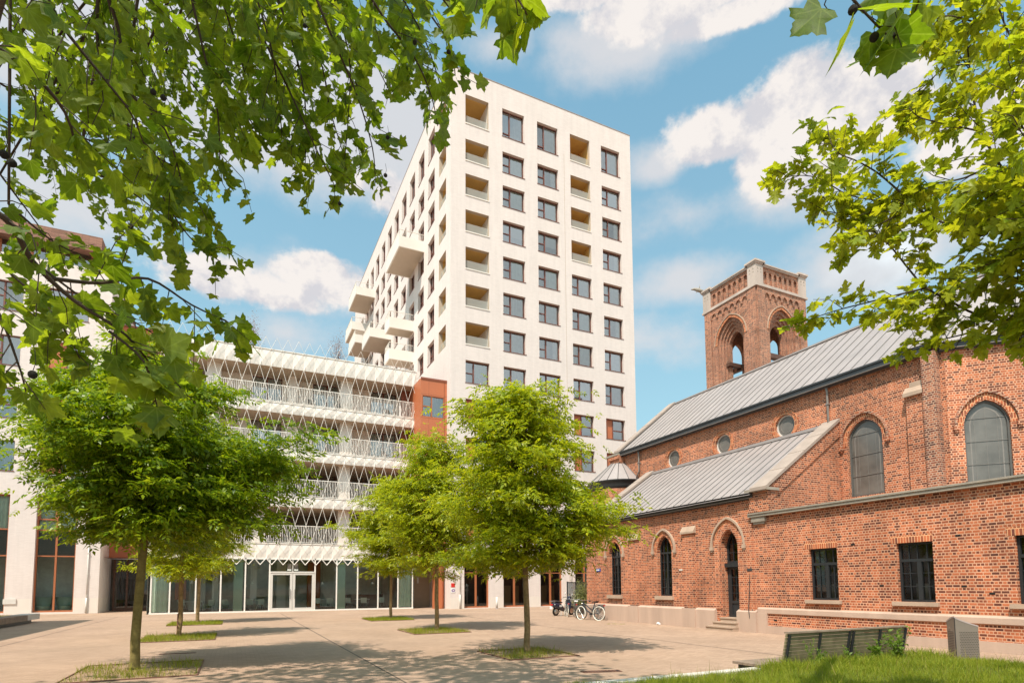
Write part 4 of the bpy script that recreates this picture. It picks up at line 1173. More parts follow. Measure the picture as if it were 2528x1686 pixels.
for h in hE:
    a0, a1, b0, b1, d = h["a0"], h["a1"], h["b0"], h["b1"], .16
    f = MB(); i = .06; m_ = (a0 + a1) / 2 + .05; zt = b1 - .48
    f.pbox(PA, a0, a0 + i, b0, b1, d - .05, d + .04); f.pbox(PA, a1 - i, a1, b0, b1, d - .05, d + .04); f.pbox(PA, a0 + i, a1 - i, b0, b0 + i, d - .05, d + .04); f.pbox(PA, a0 + i, a1 - i, b1 - i, b1, d - .05, d + .04)
    f.pbox(PA, a0 + i, a1 - i, zt - .05, zt + .03, d - .06, d + .04); f.pbox(PA, m_ - .055, m_ + .055, b0 + i, zt - .05, d - .056, d + .04)
    for fr_ in (.27, .5, .76): a = a0 + (a1 - a0) * fr_; f.pbox(PA, a - .011, a + .011, zt + .03, b1 - i, d - .03, d + .03)
    for x0, x1 in ((a0 + i, m_ - .055), (m_ + .055, a1 - i)):
        a = (x0 + x1) / 2; f.pbox(PA, a - .011, a + .011, b0 + i, zt - .05, d - .03, d + .03)
        for k in (1, 2): z = b0 + i + (zt - b0 - i) * k / 3; f.pbox(PA, x0, x1, z - .011, z + .011, d - .028, d + .028)
    o = f.build("annex_window", M["frame_black"], church)
    p = MB(); p.face([PA.pt(a0 + i, b0 + i, d), PA.pt(a1 - i, b0 + i, d), PA.pt(a1 - i, b1 - i, d), PA.pt(a0 + i, b1 - i, d)]); p.build("pane", M["glass_dark"], o)
    q = MB(); q.pbox(PA, a0 - .4, a1 + .4, b0 - .3, b1 + .1, d + 1.2, d + 1.22); q.pbox(PA, a0 + .1, m_ - .1, b0, b0 + .5, d + .5, d + .6, 1); q.build("room_behind", [M["room_dark"], M["blind"]], o)
    q = MB(); q.pbox(PA, a0 - .14, a1 + .1, b0 - .11, b0 - .003, -.11, d - .05); q.build("sill", M["stone"], o)
    q = MB(); q.face([PA.pt(a0 - .13, b1, -.008), PA.pt(a1 + .02, b1, -.008), PA.pt(a1 + .02, b1 + .21, -.008), PA.pt(a0 - .16, b1 + .21, -.008)]); q.build("lintel", M["lintel_brick"], o)
for a, b in ((-11.45, 2.86), (-8.62, 2.9), (-10.65, 1.62), (-8.55, 1.60), (-7.95, 1.42), (-14.35, .45), (-11.5, .34)):
    w = MB(); w.pbox(PA, a, a + .12, b, b + .05, -.012, -.002); w.build("vent_brick", M["black"], church)
w = MB()
for a, b in ((-19.02, 2.3),): w.pbox(PA, a, a + .2, b, b + .07, -.02, -.001)
w.build("house_number_plate", M["white_conc"], church)

# aisle roof, its gutter and the two stone copings
def seams(mb, p00, p01, p10, p11, n, r=.010, m=0, lift=.012):   # ribs from the eave line p00-p01 to the top line p10-p11
    for i in range(n + 1):
        t = i / n; a = Vector(p00).lerp(Vector(p01), t); b = Vector(p10).lerp(Vector(p11), t)
        nn = (Vector(p01) - Vector(p00)).cross(Vector(p10) - Vector(p00)).normalized()
        if nn.z < 0: nn = -nn
        mb.bar(a + nn * lift, b + nn * lift, r * 2, m)
EY0, EY1 = 14.95, 25.15
w = MB(); e0, e1, t0, t1 = (16.5, EY0, 4.97), (16.5, EY1, 4.97), (NX_ - .005, EY0, 7.80), (NX_ - .005, EY1, 7.80)
w.face([e0, t0, t1, e1]); w.face([(x, y, z - .08) for x, y, z in (e0, e1, t1, t0)])
w.box((NX_ - .16, EY0, 7.74), (NX_ - .003, EY1, 7.86))
seams(w, e0, e1, t0, t1, 23, m=1)
w.build("aisle_roof", [M["zinc"], M["seam"]], church)
def gutter(path, name, parent, h=.17, dpt=.16):
    g_ = MB()
    for p, q, nrm in path:
        p, q, n = Vector(p), Vector(q), Vector(nrm)
        up = Vector((0, 0, 1))
        def s_(z0, z1, d0, d1, m): g_.hexa([p + n * d1 + up * z0, q + n * d1 + up * z0, q + n * d0 + up * z0, p + n * d0 + up * z0, p + n * d1 + up * z1, q + n * d1 + up * z1, q + n * d0 + up * z1, p + n * d0 + up * z1], m)
        s_(-h, 0, -.02, dpt, 0); s_(-.035, .03, dpt, dpt + .04, 0); s_(-h - .05, -h - .002, -.02, dpt * .7, 0); s_(-h - .012, -h + .004, dpt * .7 + .002, dpt + .012, 1)
    return g_.build(name, [M["zinc_dark"], M["pipe"]], parent)
gutter([((AX - .02, EY0 + .0, 4.98), (AX - .02, EY1 + .75, 4.98), (-1, 0, 0))], "aisle_gutter", church, .17, .16)
def coping(y0, y1, xa, za, xb, zb, parent, ov=.1, th=.12):
    c = MB()
    c.hexa([(xa, y0, za - th), (xb, y0, zb - th), (xb, y1, zb - th), (xa, y1, za - th), (xa, y0, za), (xb, y0, zb), (xb, y1, zb), (xa, y1, za)])
    n = 4
    for i in range(1, n):
        t = i / n; x, z = xa + (xb - xa) * t, za + (zb - za) * t
        c.box((x - .012, y0 - .004, z - .05), (x + .012, y1 + .004, z + .012))
    return c.build("stone_coping", M["coping"], parent)
coping(14.22, 14.93, 16.5, 5.12, NX_ - .01, 7.98, church)
coping(25.12, 25.75, 16.5, 5.12, NX_ - .01, 7.98, church)
for y0, y1 in ((25.2, 25.7), (14.3, 14.9)):
    if y0 < 20 : w.build("aisle_end_wall", RB, church)
    w = MB()
    b = [(AX, 4.1), (NX_ - .01, 4.1), (NX_ - .01, 7.84), (16.75, 5.12)]
    w.face([(x, y0, z) for x, z in b]); w.face([(x, y1, z) for x, z in b[::-1]])
y0 = 14.3
w.hexa([(16.78, y0 - .04, 4.62), (NX_ - .02, y0 - .04, 7.28), (NX_ - .02, y0 - .003, 7.28), (16.78, y0 - .003, 4.62), (16.78, y0 - .04, 5.14), (NX_ - .02, y0 - .04, 7.82), (NX_ - .02, y0 - .003, 7.82), (16.78, y0 - .003, 5.14)])
w.build("aisle_end_wall", RB, church)
w = MB(); w.box((16.66, 14.28, 4.26), (17.1, 15.12, 4.98)); w.build("kneeler_pier", M["red_brick"], church)
w = MB(); w.box((16.52, 14.2, 4.98), (17.14, 15.2, 5.08)); w.build("kneeler_cap", M["stone_grey"], church)

# nave
NY0, NY1, NZ = 10.55, 28.2, 9.45
oc = [(16.67, 8.3), (20.1, 8.3), (23.55, 8.3)]
hN = [C_(-y, z, .47, .16) for y, z in oc] + [A_(-13.97, -12.69, 4.9, 6.95, 7.70, .14)]
w = MB(); wall(w, PN, -NY1, -NY0, 4.0, NZ, hN)
RX = 24.53; RZ = 12.95
w.face([(NX_, NY1, 0), (NX_, NY1, NZ), (RX, NY1, RZ - .15), (2 * RX - NX_, NY1, NZ), (2 * RX - NX_, NY1, 0)])
w.face([(2 * RX - NX_, NY0, 0), (2 * RX - NX_, NY1, 0), (2 * RX - NX_, NY1, NZ), (2 * RX - NX_, NY0, NZ)])
w.pbox(PN, -11.72, -11.13, 4.2, 8.0, -.18, 0)
w.pbox(PN, -11.12, -10.72, 4.2, 9.25, -.30, 0, 3); 
w.build("nave_wall", RB + [M["tower_brick"]], church)
w = MB(); z = 7.98
w.hexa([PN.pt(-11.75, z, -.3), PN.pt(-11.10, z, -.3), PN.pt(-11.10, z, 0), PN.pt(-11.75, z, 0), PN.pt(-11.75, z + .12, -.3), PN.pt(-11.10, z + .12, -.3), PN.pt(-11.10, z + .34, -.12), PN.pt(-11.75, z + .34, -.12)])
w.pbox(PN, -11.6, -11.13, z + .3, z + .48, -.14, 0); w.build("buttress_cap", M["stone"], church)
for y, z in oc:
    f = MB(); band(f, PN, circ_pts(-y, z, .47), circ_pts(-y, z, .415), .10, .16, 0, True); o = f.build("round_window", M["frame_grey"], church)
    p = MB(); c = circ_pts(-y, z, .42); p.face([PN.pt(*q, .13) for q in c]); p.build("pane", M["mesh_glass"], o)
    r = MB(); band(r, PN, circ_pts(-y, z, .29), circ_pts(-y, z, .27), .12, .14, 0, True); r.build("glazing_ring", M["pipe"], o)
    h = MB(); band(h, PN, circ_pts(-y, z, .475), circ_pts(-y, z, .58), -.012, .02, 0, True); band(h, PN, circ_pts(-y, z, .592), circ_pts(-y, z, .655), -.03, .02, 1, True); h.build("brick_ring", [M["lintel_brick"], M["lintel_brick"]], o)
pointed_window(PN, -13.97, -12.69, 4.9, 6.95, 7.70, .14, church, leaded=True, sill=False); hood(PN, -13.97, -12.69, 6.95, 7.72, church, .03, .17, stone=False, drop=.12)
w = MB(); w.pbox(PN, -14.3, -12.85, 4.3, 4.42, -.5, -.05); w.build("roof_slab", M["white_conc"], church)
# apse facets
FD = Vector((.68, -.733, 0)).normalized(); FN = Vector((.733, .68, 0)).normalized()
PF1 = Plane((NX_, NY0, 0), FD, FN)
w = MB(); h1 = A_(.40, 1.59, 4.7, 6.70, 7.48, .14)
wall(w, PF1, -.02, 3.0, 4.0, 9.3, [h1]); q0 = PF1.pt(3.0, 0); 
P2 = Plane(q0, (1, 0, 0), (0, 1, 0)); wall(w, P2, 0, 3.6, 4.0, 9.3)
q1 = P2.pt(3.6, 0); q2 = Vector((2 * RX - NX_, NY0, 0)); P3 = Plane(q1, q2 - q1, (-1, 1, 0)); wall(w, P3, 0, (q2 - q1).length, 4.0, 9.3)
w.build("apse_wall", RB, church)
pointed_window(PF1, .40, 1.59, 4.7, 6.70, 7.48, .14, church, leaded=True, sill=False); hood(PF1, .40, 1.59, 6.70, 7.5, church, .03, .18, stone=False)
# nave roof
w = MB(); ex = .3; sl_ = (RZ - 9.5) / (RX - (NX_ - ex))
e0, e1 = (NX_ - ex, 11.0, 9.5), (NX_ - ex, NY1, 9.5); r0, r1 = (RX, 11.0, RZ), (RX, NY1, RZ)
w.face([e0, r0, r1, e1]); w.face([(2 * RX - e0[0], 11.0, 9.5), (2 * RX - e0[0], NY1, 9.5), r1, r0])
seams(w, e0, e1, r0, r1, 33, m=1)
ap = Vector(r0)
ce = [Vector(e0), PF1.pt(-.08, 9.42, -.3), PF1.pt(3.1, 9.42, -.3), P2.pt(3.7, 9.42, -.3), Vector((2 * RX - e0[0], 11.0, 9.5))]
for a, b in zip(ce, ce[1:]):
    w.face([a, b, ap])
    for t in (0, .33, .66):
        q = a.lerp(b, t); w.bar(q + Vector((0, 0, .02)), ap + Vector((0, 0, .02)), .03, 1)
w.box((RX - .12, 11.0, RZ - .03), (RX + .12, NY1, RZ + .05))
w.build("nave_roof", [M["zinc"], M["seam"]], church)
gutter([((NX_ - .05, 10.9, 9.52), (NX_ - .05, NY1 + .1, 9.52), (-1, 0, 0)), (PF1.pt(-.15, 9.44, .05), PF1.pt(3.1, 9.44, .05), -FN)], "nave_gutter", church, .2, .24)
coping(NY1 - .45, NY1 + .12, NX_ - .35, 9.66, RX, RZ + .16, church)
coping(NY1 - .45, NY1 + .12, 2 * RX - NX_ + .35, 9.66, RX, RZ + .16, church)
w = MB()
for k in range(4): w.box((NX_ - .16 - .09 * k, NY1 - .42, 8.55 + .2 * k), (NX_ + .3, NY1 + .35 + .09 * k, 8.75 + .2 * k - .003))
w.box((NX_ - .3, NY1 - .4, 9.16), (NX_ + .3, NY1 + .7, 9.36)); w.build("kneeler", M["red_brick"], church)
w = MB(); w.box((NX_ - .45, NY1 - .4, 9.363), (NX_ + .3, NY1 + .85, 9.47)); w.build("kneeler_cap", M["stone_grey"], church)
for y, z0 in ((14.64, 4.1), (26.3, 7.9)):
    w = MB(); x = NX_ - .09
    pts = [(x - .05, y, 9.3), (x, y, 9.1), (x, y, z0)]
    if z0 > 5: pts = [(x - .05, y, 9.3), (x, y, 9.1), (x, y, 8.15), (x, y + .28, 7.75)]
    w.tube(pts, .045, 8)
    for z in (8.6, 7.2, 5.6):
        if z > z0: w.box((x - .06, y - .06, z), (NX_, y + .06, z + .05))
    w.build("downpipe", M["pipe"], church)

# stair turret at the west end
tc_ = (NX_, 28.3, 0); tr_ = 1.66
w = MB(); w.lathe(tc_, [(tr_, 0), (tr_, 7.35)], 36, PI * .42, PI * 1.5); tw = w.build("stair_turret", M["red_brick"], church)
w = MB(); w.lathe(tc_, [(tr_ + .02, 7.25), (tr_ + .12, 7.4), (tr_ + .14, 7.62), (tr_ + .2, 7.64), (tr_ + .2, 7.72)], 36, PI * .42, PI * 1.5); w.build("turret_gutter", M["zinc_dark"], tw)
w = MB(); w.lathe(tc_, [(tr_ + .17, 7.72), (.52, 8.9), (.0, 8.95)], 10, PI * .42, PI * 1.5, smooth=False)
for k in range(11):
    a = PI * .42 + PI * 1.08 * k / 10; w.bar((tc_[0] + (tr_ + .17) * math.cos(a), tc_[1] + (tr_ + .17) * math.sin(a), 7.74), (tc_[0] + .5 * math.cos(a), tc_[1] + .5 * math.sin(a), 8.93), .03, 1)
w.build("turret_roof", [M["zinc"], M["seam"]], tw)
w = MB()
for k in range(6):
    a = PI * (.86 + .11 * k); 
    Pt = Plane((tc_[0] + tr_ * math.cos(a), tc_[1] + tr_ * math.sin(a), 0), (-math.sin(a), math.cos(a), 0), (-math.cos(a), -math.sin(a), 0))
    ar = arch_pts(-.17, .17, 6.2, 6.4, 6); a2 = arch_pts(-.24, .24, 6.2, 6.47, 6)
    band(w, Pt, [(-.17, 5.2)] + ar + [(.17, 5.2)], [(-.24, 5.2)] + a2 + [(.24, 5.2)], -.05, .02)
w.build("blind_arcade", M["tower_brick"], tw)

# ------------------------------------------------------------------ bell tower behind the nave
BXa, BXb, BYa, BYb = 30.0, 34.55, 26.0, 30.5
bell = thing("bell_tower", (BXa, BYa, 0), "square brick bell tower with open pointed arches and pale stone corner piers", "tower")
w = MB()
def tower_face(P, L):
    c = L / 2
    orders = [(.6, 18.1, 18.95), (.74, 18.15, 19.2), (.88, 18.2, 19.42), (1.02, 18.25, 19.62), (1.2, 18.3, 19.85)]
    dd = [.5, .38, .26, .13, 0.0]
    hw, s, t = orders[-1]
    wall(w, P, 0, L, 0, 21.0, [A_(c - hw, c + hw, 12.0, s, t, .13)], 0)
    for i in range(len(orders) - 2, -1, -1):
        h0, s0, t0 = orders[i]; h1, s1, t1 = orders[i + 1]; d = dd[i]
        n = len(arch_pts(0, 1, 0, 1))
        l0 = [(c - h0, 12)] + arch_pts(c - h0, c + h0, s0, t0) + [(c + h0, 12)]; l1 = [(c - h1, 12)] + arch_pts(c - h1, c + h1, s1, t1) + [(c + h1, 12)]
        band(w, P, l0, l1, d, d)
        nxt = dd[i - 1] if i else d + .25
        for p, q in zip(l0, l0[1:]): w.face([P.pt(*p, d), P.pt(*p, nxt), P.pt(*q, nxt), P.pt(*q, d)])
    # shallow corner piers and the arcaded corbel table
    w.pbox(P, 0, .62, 10, 20.98, -.10, 0); w.pbox(P, L - .62, L, 10, 20.98, -.10, 0)
    k = 6; step = (L - 1.24) / k
    for i in range(k):
        a = .62 + step * i
        ar = arch_pts(a + .06, a + step - .06, 20.42, 20.68, 5)
        wl = [(a, 20.98), ] 
        for p, q in zip(ar, ar[1:]): w.face([P.pt(p[0], p[1], -.09), P.pt(q[0], q[1], -.09), P.pt(q[0], 20.98, -.09), P.pt(p[0], 20.98, -.09)]); w.face([P.pt(p[0], p[1], -.09), P.pt(p[0], p[1], 0), P.pt(q[0], q[1], 0), P.pt(q[0], q[1], -.09)])
        for x in (a, a + step - .06): w.pbox(P, x, x + .06, 20.3, 20.98, -.09, 0)
    # inner skin so that the walls have thickness
    h0, s0, t0 = orders[0]
    wall(w, P, .75, L - .75, 12, 21, [A_(c - h0, c + h0, 12.0, s0, t0, .01)], 0, d=.76)
PBx = Plane((BXa, BYb, 0), (0, -1, 0), (1, 0, 0)); PBy = face_y(BYa); PBy.o = Vector((BXa, BYa, 0))
PBx2 = Plane((BXb, BYa, 0), (0, 1, 0), (-1, 0, 0)); PBy2 = Plane((BXb, BYb, 0), (-1, 0, 0), (0, -1, 0))
for P, L in ((PBx, BYb - BYa), (PBy, BXb - BXa), (PBx2, BYb - BYa), (PBy2, BXb - BXa)): tower_face(P, L)
w.build("tower_wall", M["tower_brick"], bell)
for P, L in ((PBx, BYb - BYa), (PBy, BXb - BXa)):
    c = L / 2; h = MB(); band(h, P, arch_pts(c - 1.2, c + 1.2, 18.3, 19.85), arch_pts(c - 1.36, c + 1.36, 18.3, 20.03), -.03, .02, 0); band(h, P, arch_pts(c - 1.37, c + 1.37, 18.3, 20.04), arch_pts(c - 1.42, c + 1.42, 18.3, 20.1), -.07, .02, 1); h.build("arch_label", [M["lintel_brick"], M["stone"]], bell)
w = MB(); e = .16
w.box((BXa - e, BYa - e, 20.985), (BXb + e, BYb + e, 21.12)); w.box((BXa - e + .05, BYa - e + .05, 21.12), (BXb + e - .05, BYb + e - .05, 21.2)); w.build("cornice", M["tower_stone"], bell)
w = MB()
for P, L in ((PBx, BYb - BYa), (PBy, BXb - BXa), (PBx2, BYb - BYa), (PBy2, BXb - BXa)):
    n = 7; st = (L - 1.24) / n
    hs = [A_(.62 + st * i + .1, .62 + st * (i + 1) - .06, 21.25, 21.95, 22.15, .12) for i in range(n)]
    wall(w, P, .5, L - .5, 21.2, 22.4, hs, 0)
    for h in hs: w.face([P.pt(h["a0"], 21.2, .12), P.pt(h["a1"], 21.2, .12), P.pt(h["a1"], 22.2, .12), P.pt(h["a0"], 22.2, .12)], 1)
w.build("arcaded_parapet", [M["tower_brick"], M["tower_brick"]], bell)
w = MB()
for P, L in ((PBx, BYb - BYa), (PBy, BXb - BXa), (PBx2, BYb - BYa), (PBy2, BXb - BXa)): w.pbox(P, .55, L - .55, 22.4, 22.5, -.1, .3); w.pbox(P, .55, L - .55, 22.5, 22.58, -.16, .3)
w.build("parapet_coping", M["tower_stone"], bell)
for cx, cy in ((BXa, BYa), (BXa, BYb), (BXb, BYa), (BXb, BYb)):
    w = MB(); s = .34; ox = s if cx == BXa else -s; oy = s if cy == BYa else -s
    X0, Y0 = cx + ox - (.10 if cx == BXa else -.10), cy + oy - (.10 if cy == BYa else -.10)
    w.box((X0 - s, Y0 - s, 21.2), (X0 + s, Y0 + s, 22.5)); w.box((X0 - s - .06, Y0 - s - .06, 22.5), (X0 + s + .06, Y0 + s + .06, 22.6)); w.box((X0 - s - .12, Y0 - s - .12, 22.6), (X0 + s + .12, Y0 + s + .12, 22.72)); w.box((X0 - s + .05, Y0 - s + .05, 22.72), (X0 + s - .05, Y0 + s - .05, 22.84))
    for P in (Plane((X0 - s, Y0, 0), (0, -1, 0), (1, 0, 0)), Plane((X0, Y0 - s, 0), (1, 0, 0), (0, 1, 0))):
        for k in (-.14, .14):
            w.face([P.pt(*q, -.004) for q in arch_pts(k - .06, k + .06, 22.12, 22.26, 5)], 1); w.pbox(P, k - .04, k + .04, 21.92, 21.99, -.006, .0, 1)
    w.build("corner_pier", [M["tower_stone"], M["stone_grey"]], bell)
w = MB(); w.box((BXa - .02, BYa + .4, 16.65), (BXb - .1, BYa + .75, 16.95)); w.box((BXa + 1.4, BYa + .5, 16.6), (BXa + 1.7, BYb - .2, 16.9)); w.box((BXa + .3, BYb - 1.8, 16.7), (BXb - .3, BYb - 1.5, 16.95))
w.build("bell_frame_beam", M["wood_dark"], bell)
w = MB(); w.tube([(BXa - .1, BYb + .1, 22.75), (BXa - .35, BYb + .25, 22.9), (BXa - .6, BYb + .4, 22.98), (BXa - .8, BYb + .5, 22.95)], [.12, .14, .09, .03], 6)
w.tube([(BXa - .3, BYb + .2, 22.95), (BXa - .25, BYb + .18, 23.3)], [.03, .01], 5); w.tube([(BXa - .4, BYb + .3, 22.85), (BXa - .5, BYb + .3, 22.7)], [.05, .02], 5)
w.build("gargoyle", M["stone_grey"], bell)

# ------------------------------------------------------------------ vegetation tools
rs = np.random.RandomState(4)


def mesh_from(name, V, F, mats, parent=None, smooth=False, mi=None):
    """V (n,3) world coordinates, F (m,k)"""
    off = np.array(ORG[parent.name]) if parent is not None else np.zeros(3)
    me = bpy.data.meshes.new(name)
    V = np.asarray(V, dtype=np.float32) - off.astype(np.float32)
    F = np.asarray(F, dtype=np.int32); m, k = F.shape
    me.vertices.add(len(V)); me.vertices.foreach_set("co", V.ravel())
    me.loops.add(m * k); me.loops.foreach_set("vertex_index", F.ravel())
    me.polygons.add(m); me.polygons.foreach_set("loop_start", np.arange(0, m * k, k, dtype=np.int32))
    me.polygons.foreach_set("loop_total", np.full(m, k, dtype=np.int32))
    if smooth: me.polygons.foreach_set("use_smooth", np.ones(m, dtype=bool))
    for x in (mats if isinstance(mats, (list, tuple)) else [mats]): me.materials.append(x)
    if mi is not None: me.polygons.foreach_set("material_index", mi)
    me.update(calc_edges=True)
    o = bpy.data.objects.new(name, me); col.objects.link(o)
    if parent is not None: o.parent = parent
    ORG[o.name] = Vector(off)
    return o


def norm(a): return a / np.maximum(1e-9, np.linalg.norm(a, axis=-1, keepdims=True))


def scatter(tv, tf, pos, tip, nrm, size, bend=None):
    """copies of a leaf template (x across, y to the tip, z up); returns vertices and faces"""
    pos, tip, nrm, size = (np.asarray(q, dtype=float) for q in (pos, tip, nrm, size))
    t = norm(tip); x = norm(np.cross(t, nrm)); z = np.cross(x, t)
    T = np.asarray(tv, dtype=float)
    b = np.ones(len(pos)) if bend is None else bend
    V = pos[:, None, :] + size[:, None, None] * (x[:, None, :] * T[None, :, 0:1] + t[:, None, :] * T[None, :, 1:2] + z[:, None, :] * (T[None, :, 2:3] * b[:, None, None]))
    n = len(T); F = np.asarray(tf)[None, :, :] + (np.arange(len(pos)) * n)[:, None, None]
    return V.reshape(-1, 3), F.reshape(-1, F.shape[-1])


def lobed(half, c=(0, .32), fold=.10, curl=.22):
    right = half; left = [(-x, y) for x, y in half[::-1] if abs(x) > 1e-6]
    out = right + left; P = [c] + out
    V = [(x, y, fold * abs(x) * 1.2 - curl * (y - .3) ** 2 - .25 * x * x) for x, y in P]
    n = len(out); F = [(0, 1 + i, 1 + (i + 1) % n) for i in range(n)]
    return V, F


PLANE_LEAF = lobed([(0, 0), (.16, -.08), (.36, -.13), (.58, -.04), (.50, .06), (.46, .16), (.42, .24), (.56, .32), (.76, .47), (.62, .52), (.54, .62), (.43, .60), (.33, .60), (.32, .72), (.22, .79), (.18, .90), (.07, .96), (0, 1.08)])
MAPLE_LEAF = lobed([(0, 0), (.12, -.04), (.30, -.10), (.42, -.02), (.33, .07), (.48, .16), (.38, .22), (.26, .24), (.46, .38), (.66, .46), (.56, .53), (.60, .64), (.46, .62), (.38, .70), (.30, .58), (.20, .54), (.23, .70), (.31, .80), (.19, .84), (.14, .96), (0, 1.08)], fold=.16, curl=.35)
LEAFLET = ([(0, 0, 0), (.205, .42, .03), (0, 1, -.10), (-.205, .42, .03)], [(0, 1, 2, 3)])
BLADE = ([(-.035, 0, 0), (.035, 0, 0), (.022, .55, .10), (-.022, .55, .10), (0, 1, .34)], [(0, 1, 2, 3), (3, 2, 4, 4)])


def curve(p0, p1, sag=0.0, n=6, jit=0.0, r=rnd):
    p0, p1 = Vector(p0), Vector(p1); out = []
    for i in range(n + 1):
        t = i / n; q = p0.lerp(p1, t); q.z -= sag * 4 * t * (1 - t)
        if 0 < i < n: q += Vector((r.uniform(-jit, jit), r.uniform(-jit, jit), r.uniform(-jit, jit)))
        out.append(q)
    return out


def smooth_path(pts, sub=4):
    pts = [Vector(p) for p in pts]; out = []
    for i in range(len(pts) - 1):
        p0 = pts[max(i - 1, 0)]; p1 = pts[i]; p2 = pts[i + 1]; p3 = pts[min(i + 2, len(pts) - 1)]
        for k in range(sub):
            t = k / sub; t2 = t * t; t3 = t2 * t
            out.append(.5 * ((2 * p1) + (p2 - p0) * t + (2 * p0 - 5 * p1 + 4 * p2 - p3) * t2 + (3 * p1 - p0 - 3 * p2 + p3) * t3))
    out.append(pts[-1]); return out


class Leaves:
    def __init__(s): s.p = []; s.t = []; s.n = []; s.s = []
    def add(s, p, t, n, z): s.p.append(tuple(p)); s.t.append(tuple(t)); s.n.append(tuple(n)); s.s.append(z)
    def build(s, name, tpl, m, parent, bend=None):
        V, F = scatter(tpl[0], tpl[1], s.p, s.t, s.n, s.s, bend if bend is None else np.asarray(rs.uniform(bend[0], bend[1], len(s.p))))
        o = mesh_from(name, V, F, m, parent)
        T = np.array([(x, y) for x, y, z in tpl[0]]); uv = o.data.uv_layers.new(name="UVMap")
        uv.data.foreach_set("uv", np.tile(T[np.asarray(tpl[1]).ravel()], (len(s.p), 1)).astype(np.float32).ravel())
        return o


def rv(r, k=1.0): return Vector((r.gauss(0, 1), r.gauss(0, 1), r.gauss(0, 1))) * k


def leafy(path, rad0, rad1, mb, lv, r, every=.16, sub=(.35, .8), spacing=.055, size=(.11, .19), hang=.45, start=.0, spread=.9, fwd=.6, per=1, upn=.75):
    path = smooth_path(path, 4); L = [0]
    for a, b in zip(path, path[1:]): L.append(L[-1] + (b - a).length)
    tot = L[-1]; mb.tube(path, [rad0 + (rad1 - rad0) * q / tot for q in L], 6)
    def pt(s):
        for i in range(len(L) - 1):
            if s <= L[i + 1] + 1e-9:
                k = (s - L[i]) / max(1e-9, L[i + 1] - L[i]); return path[i].lerp(path[i + 1], k), (path[i + 1] - path[i]).normalized()
        return path[-1], (path[-1] - path[-2]).normalized()
    def leaves_on(q0, q1, q2):
        ln = (q1 - q0).length + (q2 - q1).length; n = max(2, int(ln / spacing))
        for k in range(n):
            t = (k + r.random()) / n
            if t < .12: continue
            a = (q0.lerp(q1, t)).lerp(q1.lerp(q2, t), t); d = (q2 - q0).normalized()
            for _ in range(per):
                side = rv(r, .8); side -= d * side.dot(d)
                tip = d * .35 + side.normalized() * .8 + Vector((0, 0, -hang)) + rv(r, .15)
                nn = Vector((0, 0, upn)) + rv(r, .55)
                sz = r.uniform(*size) * (1.0 if r.random() > .25 else .65)
                tipn = tip.normalized()
                lv.add(a + tipn * sz * .25, tipn, nn, sz)
    s = tot * start + every * r.random()
    while s < tot:
        q, d = pt(s)
        side = rv(r); side -= d * side.dot(d); side.normalize()
        dd = (d * fwd + side * spread + Vector((0, 0, -hang * .6))).normalized()
        ln = r.uniform(*sub) * (1.0 - .45 * s / tot)
        q1 = q + dd * ln * .5 + rv(r, .02); q2 = q + dd * ln + Vector((0, 0, -hang * ln * .35)) + rv(r, .03)
        mb.tube([q, q1, q2], [max(.0035, rad1 * .8), .003, .0018], 5)
        leaves_on(q, q1, q2)
        s += every * r.uniform(.6, 1.4)
    q, d = pt(tot); leaves_on(q - d * .25, q - d * .1, q + d * .08)


